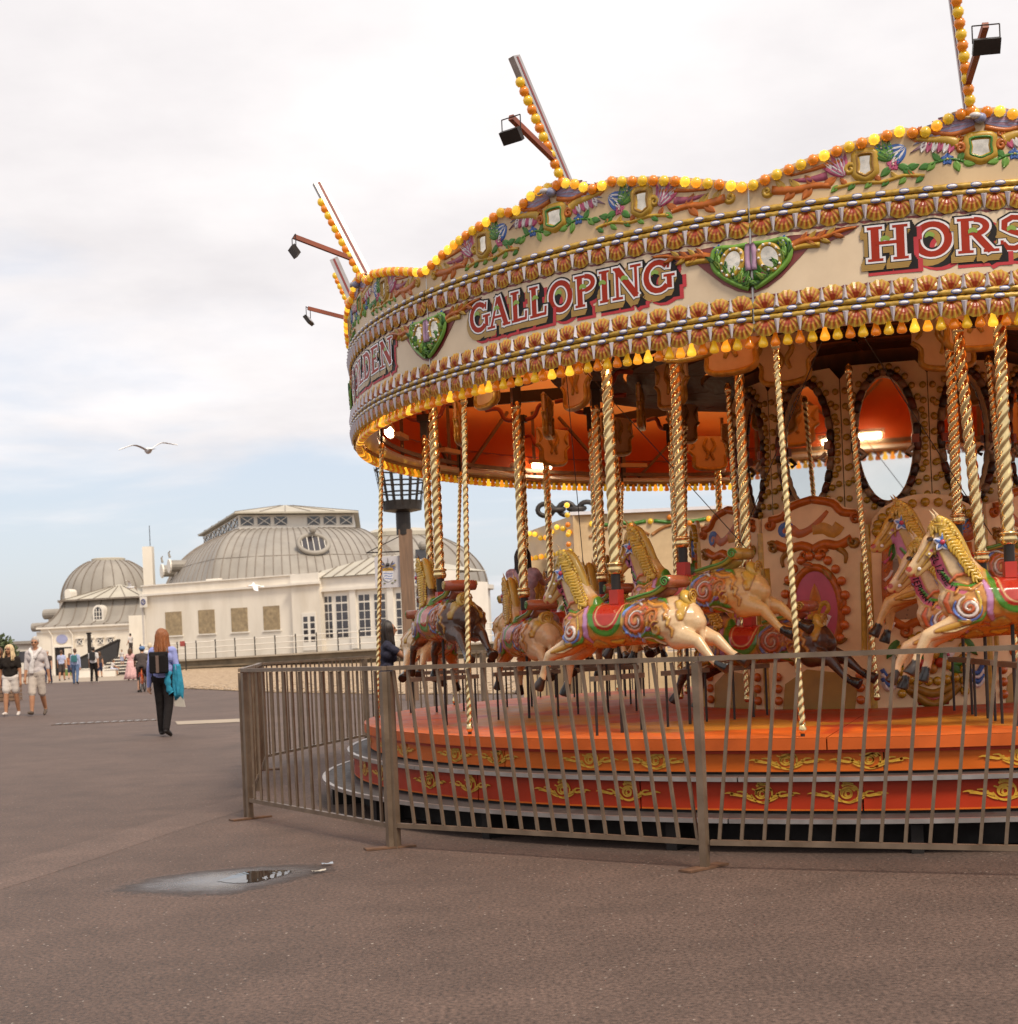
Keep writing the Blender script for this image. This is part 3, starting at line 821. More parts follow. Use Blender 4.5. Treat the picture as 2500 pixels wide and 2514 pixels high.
        r.curl(d(0.765), 4.118, 0.034, A(2.6), -sg * 1.2, 0.010, GO, 0.02)
        r.fan(d(0.80), 4.085, 0.105, A(0.35), A(1.75), (PK, WH, LI), 7, 0.018)
        r.stroke([(d(0.80), 4.178), (d(0.90), 4.165), (d(1.0), 4.145), (d(1.12), 4.13)], 0.011, 0.016, OR, 3, (1, .4))
        r.stroke([(d(0.90), 4.10), (d(1.0), 4.09), (d(1.12), 4.10)], 0.016, 0.012, (0.30, 0.07, 0.12), 3, (1, .3))
        out.append(('carved_shell', r.build('carved_shell', M_carv, smooth=True, mesh_only=True)))
        r = Relief()
        r.stroke([(d(0.88), 4.035), (d(0.98), 4.05), (d(1.1), 4.04), (d(1.24), 4.06)], 0.016, 0.014, OR, 3, (0.5, 1))
        for x, z, a in [(0.92, 4.04, 2.6), (0.98, 4.05, 0.9), (1.0, 4.045, -0.9), (1.07, 4.045, 0.8), (1.10, 4.04, -0.7), (1.16, 4.05, 0.9)]: r.leaf(d(x), z, A(a), 0.06, 0.016, (OR, GO)[int(x * 100) % 2])
        r.curl(d(1.27), 4.055, 0.030, A(3.6), sg * 1.25, 0.009, GO, 0.018)
        out.append(('leaf_scroll', r.build('leaf_scroll', M_carv, smooth=True, mesh_only=True)))
    return out
Relief.kw = 2.1; Relief.kl = 1.5
CREST = crest_meshes()
Relief.kw = 1.0; Relief.kl = 1.0
def cartouche(sg):
    """green half cartouche with oval mirror at one end of the name board (sg = +1: right end)"""
    out = []; E = HALF
    d = lambda x: sg * (E - x)
    def A(a): return PI - a if sg > 0 else a
    r = Relief(); r.plate([(d(0.004), 3.755), (d(0.10), 3.755), (d(0.235), 3.765), (d(0.36), 3.76), (d(0.52), 3.775), (d(0.66), 3.775), (d(0.60), 3.735), (d(0.47), 3.695), (d(0.37), 3.695), (d(0.29), 3.62), (d(0.18), 3.52), (d(0.09), 3.465), (d(0.004), 3.44)][::(1 if sg > 0 else -1)], 0.0, 0.0035, (1, 1, 1))
    out.append(('shadow_paint', fixn(r.build('shadow_paint', M_maroon, mesh_only=True))))
    r = Relief(); r.o0 = 0.008
    r.plate([(d(0.006), 3.745), (d(0.08), 3.745), (d(0.20), 3.75), (d(0.24), 3.70), (d(0.23), 3.62), (d(0.15), 3.54), (d(0.06), 3.49), (d(0.006), 3.465)][::(1 if sg > 0 else -1)], 0.0, 0.010, GR)
    r.o0 = 0.017
    edge = [(d(0.012), 3.47), (d(0.07), 3.495), (d(0.15), 3.545), (d(0.225), 3.615), (d(0.24), 3.69), (d(0.21), 3.745), (d(0.10), 3.738), (d(0.012), 3.742)]
    r.stroke(edge, 0.013, 0.016, GL)
    for k, (x, z, a) in enumerate([(0.05, 3.505, 0.6), (0.09, 3.525, 0.9), (0.13, 3.55, 1.1), (0.18, 3.59, 1.4), (0.21, 3.64, 1.7), (0.21, 3.70, 2.2), (0.05, 3.52, 2.2), (0.10, 3.55, 2.4)]): r.leaf(d(x), z, A(a), 0.06, 0.018, (GR, GL, (0.22, 0.34, 0.04))[k % 3], 0.016)
    for k in range(11):
        f = k / 10; x, z = (0.03 + 0.20 * f, 3.468 + 0.16 * f + 0.06 * max(0, f - .7)); r.leaf(d(x), z + .012, A(PI / 2 + 1.0 - 1.2 * f + (0.5 if k % 2 else -0.3)), 0.055, 0.015, (GL, (0.03, 0.12, 0.02), (0.30, 0.40, 0.05))[k % 3], 0.026, 0.8)
    for k in range(3): r.curl(d(0.06 + 0.05 * k), 3.53 + 0.03 * k, 0.022, 0.5 + k, sg * 1.2, 0.006, GL, 0.018)
    r.flower(d(0.20), 3.735, 0.030, BL, (0.7, 0.7, 0.7), 6); r.flower(d(0.06), 3.535, 0.026, PK, (0.7, 0.6, 0.4), 6)
    r.stroke([(d(0.012), 3.745), (d(0.018), 3.66), (d(0.012), 3.58)], 0.014, 0.02, LI)
    out.append(('cartouche', r.build('cartouche', M_carv, smooth=True, mesh_only=True)))
    ov = [(d(0.112) + 0.054 * math.cos(a) + 0.012 * math.sin(a) * sg, 3.645 + 0.068 * math.sin(a)) for a in [2 * PI * i / 20 for i in range(20)]]
    r = Relief(); r.o0 = 0.019; r.plate(ov, 0.0, 0.008, (1, 1, 1)); out.append(('oval_mirror', fixn(r.build('oval_mirror', M_cutglass, mesh_only=True))))
    r = Relief(); r.o0 = 0.02
    big = [(d(0.112) + 1.22 * (a[0] - d(0.112)), 3.645 + 1.22 * (a[1] - 3.645)) for a in ov]
    r.stroke(big + big[:2], 0.014, 0.016, GO, 1)
    r.col = WH
    for i in range(0, 20, 2):
        q = r.P(big[i][0], big[i][1], 0.016); r.ball(q, 0.009, 8, 5)
    out.append(('mirror_frame', r.build('mirror_frame', M_carv, smooth=True, mesh_only=True)))
    r = Relief(); r.o0 = 0.008
    r.stroke([(d(0.25), 3.70), (d(0.33), 3.725), (d(0.42), 3.722), (d(0.55), 3.755), (d(0.64), 3.765)], 0.020, 0.016, OR, 3, (1, .3))
    for k, (x, z, a) in enumerate([(0.30, 3.715, 0.9), (0.35, 3.722, 0.8), (0.40, 3.722, 0.7), (0.46, 3.732, 0.7), (0.34, 3.72, -0.6), (0.42, 3.722, -0.5), (0.50, 3.74, -0.4)]): r.leaf(d(x), z, A(a), 0.06, 0.014, (OR, GO)[k % 2], 0.016)
    r.stroke([(d(0.26), 3.685), (d(0.34), 3.69), (d(0.42), 3.685)], 0.014, 0.014, GO)
    out.append(('leaf_scroll', r.build('leaf_scroll', M_carv, smooth=True, mesh_only=True)))
    return out
Relief.kw = 1.3; Relief.kl = 1.25
CART = cartouche(1) + cartouche(-1)
Relief.kw = 1.0; Relief.kl = 1.0
def wavy(zb, sgn, m):
    r = Relief(); n = 160; vs = []; fs = []
    for i in range(n + 1):
        s_ = -HALF + 2 * HALF * i / n; e = 0.012 + 0.006 * math.sin(s_ * 44) + 0.003 * math.sin(s_ * 97)
        vs += [r.P(s_, zb, -0.001), r.P(s_, zb + sgn * e, -0.001)]
    for i in range(n): fs.append((2 * i, 2 * i + 1, 2 * i + 3, 2 * i + 2))
    r.add(vs, fs); return r.build('painted_border', m, mesh_only=True)
WAVY = [wavy(3.405, 1, M_maroon), wavy(3.80, -1, M_maroon)]

# ---- fairground lettering ---------------------------------------
def arc(cx, cy, rx, ry, a0, a1, n=14): return [(cx + rx * math.cos(R_(a0 + (a1 - a0) * i / n)), cy + ry * math.sin(R_(a0 + (a1 - a0) * i / n))) for i in range(n + 1)]
T, S_ = 0.17, 0.07      # thick and thin stroke half... widths
GLY = {  # width, strokes (points, half width, serif flags at start/end)
 'G': (0.86, [(arc(.46, .5, .36, .44, 42, 318), .085, ''), ([(.80, .46), (.80, .10)], .075, 's'), ([(.77, .72), (.80, .96)], .035, '')]),
 'A': (0.86, [([(.10, 0), (.42, 1)], .045, 's'), ([(.44, 1), (.76, 0)], .095, 'e'), ([(.22, .34), (.64, .34)], .04, '')]),
 'L': (0.72, [([(.24, 1), (.24, 0)], .09, 'b'), ([(.24, .05), (.68, .05)], .05, ''), ([(.66, .02), (.68, .30)], .04, '')]),
 'O': (0.90, [(arc(.45, .5, .35, .44, 0, 360, 26), .088, '')]),
 'P': (0.78, [([(.22, 1), (.22, 0)], .09, 'b'), (arc(.40, .74, .28, .22, 90, -90), .075, ''), ([(.22, .96), (.40, .96)], .04, ''), ([(.22, .52), (.40, .52)], .04, '')]),
 'I': (0.46, [([(.23, 1), (.23, 0)], .09, 'b')]),
 'N': (0.92, [([(.16, 1), (.16, 0)], .045, 'e'), ([(.16, .97), (.76, .03)], .095, ''), ([(.76, 1), (.76, 0)], .045, 's'), ([(.04, .97), (.2, .97)], .04, '')]),
 'H': (0.96, [([(.20, 1), (.20, 0)], .09, 'b'), ([(.76, 1), (.76, 0)], .09, 'b'), ([(.20, .52), (.76, .52)], .05, '')]),
 'R': (0.88, [([(.22, 1), (.22, 0)], .09, 'b'), (arc(.42, .75, .26, .21, 90, -90), .075, ''), ([(.22, .96), (.42, .96)], .04, ''), ([(.22, .54), (.42, .54)], .04, ''), ([(.44, .54), (.78, 0)], .085, 'e')]),
 'S': (0.74, [([(.64, .80), (.52, .93), (.34, .95), (.17, .84), (.16, .66), (.34, .54), (.50, .46), (.62, .32), (.56, .14), (.38, .05), (.20, .08), (.10, .22)], .078, ''), ([(.64, .96), (.64, .70)], .035, ''), ([(.10, .04), (.10, .30)], .035, '')]),
 'E': (0.76, [([(.22, 1), (.22, 0)], .09, 'b'), ([(.22, .95), (.66, .95)], .05, ''), ([(.22, .05), (.68, .05)], .05, ''), ([(.22, .52), (.52, .52)], .045, ''), ([(.66, .98), (.66, .74)], .035, ''), ([(.68, .02), (.68, .28)], .035, ''), ([(.52, .64), (.52, .40)], .03, '')]),
 'D': (0.86, [([(.22, 1), (.22, 0)], .09, 'b'), (arc(.36, .5, .40, .45, 90, -90, 16), .085, ''), ([(.22, .95), (.38, .95)], .045, ''), ([(.22, .05), (.38, .05)], .045, '')]),
}
def serifs(pts, fl):
    out = []
    if fl in ('s', 'b'): out.append([(pts[0][0] - .17, pts[0][1] + (-.03 if pts[0][1] > .5 else .03)), (pts[0][0] + .17, pts[0][1] + (-.03 if pts[0][1] > .5 else .03))])
    if fl in ('e', 'b'): out.append([(pts[-1][0] - .17, pts[-1][1] + (-.03 if pts[-1][1] > .5 else .03)), (pts[-1][0] + .17, pts[-1][1] + (-.03 if pts[-1][1] > .5 else .03))])
    return out
def ribbon(mb, pts, hw, fn, o, grow=0.0):
    P = [Vector((p[0], p[1], 0)) for p in pts]
    Q = [P[0]]
    for a, c in zip(P, P[1:]):
        k = max(1, int((c - a).length / 0.25))
        for i in range(1, k + 1): Q.append(a.lerp(c, i / k))
    n = len(Q); vs = []; fs = []; closed = (Q[0] - Q[-1]).length < 1e-6
    for i, p in enumerate(Q):
        if closed: d = Q[1] - Q[-2] if i in (0, n - 1) else Q[i + 1] - Q[i - 1]
        else: d = Q[min(i + 1, n - 1)] - Q[max(i - 1, 0)]
        d.normalize(); e = Vector((0, 0, 0))
        if not closed and grow:
            if i == 0: e = -d * grow
            if i == n - 1: e = d * grow
        q = p + e; h = hw + grow
        vs += [fn(q.x - d.y * h, q.y + d.x * h, o), fn(q.x + d.y * h, q.y - d.x * h, o)]
    for i in range(n - 1): fs.append((2 * i, 2 * i + 1, 2 * i + 3, 2 * i + 2))
    mb.add(vs, fs)
def letter_mesh(ch, H, W):
    """painted letter: red face, white line, ochre block shade, black and pink shadow. local x along board"""
    wd, st = GLY[ch]; b = MB(); kx = W / wd
    allst = []
    for pts, hw, fl in st:
        allst.append((pts, hw))
        for q in serifs(pts, fl): allst.append((q, 0.04))
    oo = [0.0]
    def layer(dx, dz, grow, mi, only=None):
        b.mi = mi
        for pts, hw in allst:
            oo[0] += 0.00012
            fn = lambda x, y, o: (x * kx - W / 2 + dx, -(0.0015 + o), y * H + dz)
            ribbon(b, pts, hw, fn, oo[0], grow)
    layer(0.040, -0.052, 0.155, 4)
    for k in (4, 3, 2, 1): layer(0.026 * k / 4, -0.044 * k / 4, 0.10, 3)
    layer(0.0, 0.0, 0.105, 3)
    for k in (4, 3, 2, 1): layer(-0.022 * k / 4, -0.036 * k / 4, 0.075, 2)
    layer(0, 0, 0.075, 3); layer(0, 0, 0.052, 1); layer(0, 0, 0.0, 0)
    # little green leaf painted across the letter
    oo[0] += 0.0004
    b.mi = 5; zc_ = 0.62 * H
    vs = [(-0.045 + 0.0, -(0.002 + oo[0]), zc_ - 0.012)]
    P = [(-0.040, -0.014), (-0.042, 0.006), (-0.030, 0.020), (-0.012, 0.022), (0.006, 0.014), (0.016, 0.000), (0.008, -0.012), (-0.004, -0.008), (-0.018, -0.004)]
    b.add([(x, -(0.002 + oo[0]), zc_ + z) for x, z in P], [tuple(range(len(P)))])
    me = b.build('letter', [M_letred, M_white, M_ochre, M_black, M_letpink, M_letgreen], mesh_only=True)
    # every face must look outwards (-y)
    fl = [p.index for p in me.polygons if p.normal.y > 0]
    bm = bmesh.new(); bm.from_mesh(me); bm.faces.ensure_lookup_table()
    bmesh.ops.reverse_faces(bm, faces=[bm.faces[i] for i in fl]); bm.to_mesh(me); bm.free()
    return me
M_letred = mat('letter_red', (0.33, 0.026, 0.008), 0.5, spec=0.2, var=0.1, scale=9)
M_letpink = mat('letter_pink', (0.48, 0.05, 0.06), 0.5, spec=0.2, var=0.08, scale=9)
M_letgreen = mat('letter_green', (0.22, 0.34, 0.05), 0.4)
LCACHE = {}
def write(word, panel, a0, a1, z0, H, parent):
    ws = [GLY[c][0] for c in word]; tot = sum(ws); a = a0
    for c, w_ in zip(word, ws):
        da = (a1 - a0) * w_ / tot; W = RB * R_(da) * 0.95
        key = (c, round(W, 3))
        if key not in LCACHE: LCACHE[key] = letter_mesh(c, H, W)
        onboard('letter', LCACHE[key], panel, RB * R_(a + da / 2), z0, 0.001, parent)
        a += da

LIT = random.Random(11)
def bulb_row(parent, pc, lit_p):
    # spaced along the pelmet profile
    pts = []; n = 400; acc = 0; last = None
    seq = []
    for i in range(n + 1):
        s_ = -HALF + 0.03 + (2 * HALF - 0.06) * i / n; z = prof(s_ / HALF) - 0.030
        if last: acc += math.hypot(s_ - last[0], z - last[1])
        seq.append((acc, s_, z)); last = (s_, z)
    cnt = 38; k = 0
    for j in range(cnt):
        target = seq[-1][0] * j / (cnt - 1)
        while k < n and seq[k][0] < target: k += 1
        _, s_, z = seq[k]
        i = j % 2 + (2 if LIT.random() < lit_p else 0)
        onboard('bulb', CAP[i], pc, s_, z, 0.013, parent)
def hang_row(parent, pc, lit_p):
    cnt = 36
    for j in range(cnt):
        s_ = -HALF + 2 * HALF * (j + 0.5) / cnt
        i = j % 2 + (2 if LIT.random() < lit_p else 0)
        onboard('bulb', PEAR[i], pc, s_, 3.188, -0.035, parent)
for k in range(11):
    pc = PC[k]
    bo = rp('rounding_board', BM, pc)
    bo.parent = car
    front = k in (0, 1, 2)
    for z, me in RM.items(): put('rope_moulding', me, bo)
    put('name_board', NB, bo)
    # children of the board are in the board's own frame: use panel angle 0
    if front:
        for j in range(NSC):
            s_ = -HALF + 2 * HALF * (j + 0.5) / NSC
            for up, z in ((False, 3.262), (True, 3.330), (False, 3.892)):
                onboard('shell_ornament', SH_U if up else SH_D, 0, s_, z, 0.0, bo)
            for z in (3.277, 3.318, 3.907, 3.948):
                onboard('bead', BD, 0, s_ + (0.0 if z in (3.277, 3.907) else 0.03), z, 0.027, bo)
            se_ = -HALF + 2 * HALF * j / NSC + 0.004
            for up, z in ((False, 3.262), (True, 3.332), (False, 3.892)):
                if j: onboard('white_dart', DT_U if up else DT_D, 0, se_, z, 0.020, bo)
        for nm, me in CREST: put(nm, me, bo)
        for nm, me in CART: put(nm, me, bo)
        for me in WAVY: put('painted_border', me, bo)
        bulb_row(bo, 0, 0.30)
    if k in (0, 1, 2, 3, 4, 5): hang_row(bo, 0, 0.22)
    if k == 0: tag(bo, 'rounding board lettered HORSES'); write('HORSES', 0, -8.2, 8.2, 3.545, 0.205, bo)
    if k == 1: tag(bo, 'rounding board lettered GALLOPING'); write('GALLOPING', 0, -10.2, 10.2, 3.535, 0.205, bo)
    if k == 2: tag(bo, 'rounding board lettered GOLDEN'); write('GOLDEN', 0, -9.4, 9.4, 3.540, 0.205, bo)
    # capping strip at the joint
    b = MB(); a = R_(SEC / 2); q = cyl(HALF + 0.006, 0, 0.0)
    b.box((q[0], q[1], 3.66), (0.010, 0.012, 0.90), Matrix.Rotation((HALF + 0.006) / RB, 3, 'Z')); b.build('joint_strip', M_alu, bo)
# the shells, darts and beads of the boards that face away: one mass
b = MB()
for k in range(3, 11):
    for j in range(NSC):
        a = R_(PC[k]) + (-HALF + 2 * HALF * (j + 0.5) / NSC) / RB
        for z in (3.21, 3.38, 3.84):
            b.col = (0.47, 0.28, 0.04)
            b.box((RB * 1.003 * math.sin(a), -RB * 1.003 * math.cos(a), z), (0.12, 0.03, 0.085), Matrix.Rotation(a, 3, 'Z'))
o = b.build('far_shell_ornaments', M_carv, car); tag(o, kind='stuff')

# ---- lamp booms on the pelmet ------------------------------------
def boom(ang):
    a = R_(ang); out = Vector((math.sin(a), -math.cos(a), 0)); tn = Vector((-math.cos(a), -math.sin(a), 0))
    base = out * 4.80 + Vector((0, 0, 4.25)); top = base + out * 0.40 + tn * 0.17 + Vector((0, 0, 0.93))
    d = (top - base).normalized()
    b = MB(); b.bar(base - out * .03, top - out * .03, 0.045, 0.085, up=out); bo = b.build('lamp_boom', M_alu, car)
    b = MB(); b.bar(base + d * 0.1 - out * .03, top - d * 0.01 - out * .03, 0.049, 0.022, up=out); b.build('cable_trunking', M_maroon, bo)
    n = 12; fwd = (out - d * out.dot(d)).normalized()
    rot = fwd.to_track_quat('-Y', 'Z').to_euler()
    for j in range(n):
        p = base + d * (0.16 + 0.83 * j / (n - 1) * ((top - base).length - 0.2)) + fwd * 0.014
        put('bulb', CAP[(j + 1) % 2], bo, p, rot)
    q = base + d * 0.30
    e = q + out * 0.50 - tn * 0.02 + Vector((0, 0, 0.16))
    b = MB(); b.bar(q, e, 0.035, 0.035); ar = b.build('lamp_arm', mat('red_oxide', (0.26, 0.07, 0.035), 0.55, var=0.2), car)
    b = MB(); hang = e + Vector((0, 0, -0.10)); s_ = tn
    b.tube([e + s_ * 0.075, e + s_ * 0.075 - Vector((0, 0, 0.10))], 0.004, 5); b.tube([e - s_ * 0.075, e - s_ * 0.075 - Vector((0, 0, 0.10))], 0.004, 5); b.tube([e + s_ * 0.075, e - s_ * 0.075], 0.004, 5)
    rot = Matrix.Rotation(a, 3, 'Z') @ Matrix.Rotation(R_(35), 3, 'X')
    b.box(hang + Vector((0, 0, -0.02)), (0.15, 0.035, 0.085), rot)
    fl = b.build('floodlight', M_dark, car)
    b = MB(); c_ = hang + Vector((0, 0, -0.02)) + rot @ Vector((0, 0.020, 0)); b.box(c_, (0.128, 0.004, 0.066), rot); b.build('floodlight_glass', M_alu, fl)
for k in (0, 1, 2): boom(PC[k] + (1.4 if k else -0.3))
boom(-98)

# ---- roof, lining and top frame ---------------------------------
b = MB()
n = 88; vs = []; fs = []
prof_r = [(RB - 0.10, 3.30), (RB - 0.11, 3.62), (RB - 0.10, 3.98), (3.4, 4.42), (1.9, 4.80), (0.3, 5.1)]
for (r, z) in prof_r:
    for i in range(n):
        a = 2 * PI * i / n; sag = 0.03 * math.cos(a * 22) if 1 < r < 4.8 else 0
        vs.append((r * math.sin(a), -r * math.cos(a), z + sag))
for j in range(len(prof_r) - 1):
    for i in range(n): fs.append((j * n + i, j * n + (i + 1) % n, (j + 1) * n + (i + 1) % n, (j + 1) * n + i))
b.add(vs, fs); b.build('canvas_roof', M_fabric, car, smooth=True)
# scalloped hem of the lining
def hem():
    b = MB(); n = 60; vs = []; fs = []
    for i in range(n + 1):
        s_ = -HALF + 2 * HALF * i / n; vs += [cyl(s_, 3.47, -0.13), cyl(s_, 3.445 + 0.014 * abs(math.sin(s_ * 12)), -0.133)]
    for i in range(n): fs.append((2 * i, 2 * i + 1, 2 * i + 3, 2 * i + 2))
    b.add(vs, fs); return b.build('lining_hem', M_maroon, mesh_only=True)
HEM = hem()
for k in range(2, 9): rp('lining_hem', HEM, PC[k])
b = MB(); ring(b, RB - 0.20, RB - 0.06, 3.215, 3.245); b.build('inner_rail', M_white, car)
b = MB(); ring(b, RB - 0.22, RB - 0.19, 3.27, 3.31); b.build('upper_rail', M_steel, car)
for k in range(11):
    a0 = PC[k]
    for da in (-SEC / 2, -SEC / 2 + 2.2, 0):
        a = R_(a0 + da); b = MB(); r = RB - 0.17
        b.bar((r * math.sin(a), -r * math.cos(a), 3.24), (r * math.sin(a), -r * math.cos(a), 4.02), 0.035, 0.035); b.build('frame_stud', M_steel, car)
    for da, db in ((-14, -5), (14, 5)):
        a = R_(a0 + da); c_ = R_(a0 + db); b = MB()
        b.bar((r * math.sin(a), -r * math.cos(a), 3.26), (r * math.sin(c_), -r * math.cos(c_), 3.95), 0.03, 0.03); b.build('frame_brace', M_steel, car)
    # radial top beams (swifts)
    a = R_(a0 - SEC / 2 + 1.5); b = MB(); b.bar((1.2 * math.sin(a), -1.2 * math.cos(a), 3.78), (4.7 * math.sin(a), -4.7 * math.cos(a), 3.95), 0.06, 0.12); b.build('roof_beam', M_dark, car)
# dark varnished ceiling boards round the centre
def ceil_piece():
    out = []
    for i in range(5):
        r0 = 1.28 + i * 0.36; b = MB(); ring(b, r0, r0 + 0.33, 3.66 + 0.035 * i, 3.685 + 0.035 * i, -SEC / 2 + 0.3, SEC / 2 - 0.3, 8); out.append(fixn(b.build('ceiling_board', M_brownwood, mesh_only=True)))
    return out
CP = ceil_piece()
for k in range(11):
    for me in CP: rp('ceiling_board', me, PC[k] + 3)
# cream hanging boards with gold scroll edges
def dropper():
    b = MB(); P = [(-.26, .20), (.26, .20), (.27, .02), (.21, -.05), (.20, -.15), (.10, -.19), (-.10, -.19), (-.20, -.15), (-.21, -.05), (-.27, .02)]
    b.prism(P[::-1], lambda x, z, h: (x, -h, z), 0, 0.02)
    me = fixn(b.build('hanging_board', M_cream2, mesh_only=True))
    r = MB()
    def st(pts, w_):
        Q = smoothpoly([(p[0], -0.022, p[1]) for p in pts], 3); r.tube(Q, [w_ * (0.6 + 0.4 * math.sin(PI * i / (len(Q) - 1))) for i in range(len(Q))], 6)
    st([(-.27, .02), (-.20, -.04), (-.20, -.15), (-.10, -.19), (.10, -.19), (.20, -.15), (.20, -.04), (.27, .02)], 0.024)
    for sg in (-1, 1):
        st([(sg * .03, .18), (sg * .07, .08), (sg * .02, 0), (sg * .05, -.08)], 0.026); st([(sg * .26, .18), (sg * .20, .10), (sg * .24, .04)], 0.018)
    me2 = r.build('gold_scroll', M_gold, smooth=True, mesh_only=True)
    return me, me2
DP, DP2 = dropper()
for k in range(11):
    for rr, da, z in ((3.95, 6.0, 3.46), (3.1, 5.0, 3.48), (2.2, 6, 3.50)):
        a = PC[k] + da
        o = rp('hanging_board', DP, a); o.location = (rr * math.sin(R_(a)), -rr * math.cos(R_(a)), z); put('gold_scroll', DP2, o); put('gold_scroll', DP2, o, (0, -0.02, 0), (0, 0, PI))
# lamps under the canopy; the front lit four are unseen, added to brighten the centre
tube_b = MB(); tube_b.box((0, 0, 0), (0.26, 0.05, 0.05)); TUBE = tube_b.build('lamp_tube', M_lamp, mesh_only=True)
bat_b = MB(); bat_b.box((0, 0.0, 0.05), (0.34, 0.08, 0.045)); BAT = bat_b.build('lamp_batten', M_cream, mesh_only=True)
for a, lit in ((-92, 1), (-117, 0), (-138, 1), (-155, 0), (-176, 1), (-195, 1), (-100, 0), (-62, 1), (-38, 1), (-14, 1), (10, 1)):
    r = RB - 0.28; p = (r * math.sin(R_(a)), -r * math.cos(R_(a)), 3.34)
    o = rp('lamp_batten', BAT, a); o.location = p
    if lit: put('lamp_tube', TUBE, o)
    b = MB(); b.ball((0, 0, 0), 0.035, 10, 6); q = b.build('round_lamp', M_white, car, smooth=True); a2 = a + 6; q.location = (r * math.sin(R_(a2)), -r * math.cos(R_(a2)), 3.33)

# ---- twisted brass rods ------------------------------------------
def twisted(L_, r, lobes=3, pitch=0.16, depth=0.16, seg=18, step=0.012):
    b = MB(); n = int(L_ / step); vs = []; fs = []
    for i in range(n + 1):
        z = L_ * i / n
        for k in range(seg):
            a = 2 * PI * k / seg; w_ = abs(math.cos(0.5 * lobes * (a - 2 * PI * z / (pitch * lobes)))) ** 0.8
            rr = r * (1 - depth + depth * 1.3 * w_); vs.append((rr * math.cos(a), rr * math.sin(a), z))
    for i in range(n):
        for k in range(seg):
            k2 = (k + 1) % seg; fs.append((i * seg + k, i * seg + k2, (i + 1) * seg + k2, (i + 1) * seg + k))
    b.add(vs, fs)
    return b
tb = twisted(2.42, 0.020, 2, 0.055, 0.30, 14, 0.009)
tb.lathe([(0.012, -0.06), (0.022, -0.05), (0.026, -0.03), (0.018, -0.005), (0.016, 0.0)], 12); tb.lathe([(0.018, 2.41), (0.028, 2.43), (0.030, 2.45), (0.022, 2.48), (0.012, 2.50)], 12)
ROD = tb.build('brass_rod', M_brass, smooth=True, mesh_only=True)
def place_rod(me, p0, p1, parent, name='brass_rod', sc_=1.0):
    d = Vector(p1) - Vector(p0)
    o = put(name, me, parent, p0); o.rotation_euler = d.to_track_quat('Z', 'Y').to_euler(); o.scale = (sc_, sc_, d.length / 2.50); return o
for k in range(11):
    a = R_(-21.2 - k * SEC); a2 = a - 0.020
    place_rod(ROD, (4.76 * math.sin(a), -4.76 * math.cos(a), 0.74), (4.62 * math.sin(a2), -4.62 * math.cos(a2), 3.20), car)
    b = MB(); b.lathe([(0.014, 0.66), (0.014, 0.745)], 10, (4.76 * math.sin(a), -4.76 * math.cos(a), 0)); b.build('rod_socket', M_dark, car); b = MB(); b.lathe([(0.012, 3.18), (0.012, 3.5)], 8, (4.62 * math.sin(a2), -4.62 * math.cos(a2), 0)); b.build('rod_hanger', M_dark, car)
    a = R_(-18 - k * SEC); place_rod(ROD, (2.0 * math.sin(a), -2.0 * math.cos(a), 0.80), (1.95 * math.sin(a - 0.06), -1.95 * math.cos(a - 0.06), 3.45), car, sc_=1.1)
for k in (0, 1):   # thin stay wires
    a = R_(-18 - k * SEC)
    for sg in (-1, 1):
        b = MB(); a2 = a + sg * 0.30; b.tube([(3.9 * math.sin(a), -3.9 * math.cos(a), 3.55), (3.1 * math.sin(a2), -3.1 * math.cos(a2), 1.95)], 0.0035, 5); b.build('stay_wire', M_dark, car)

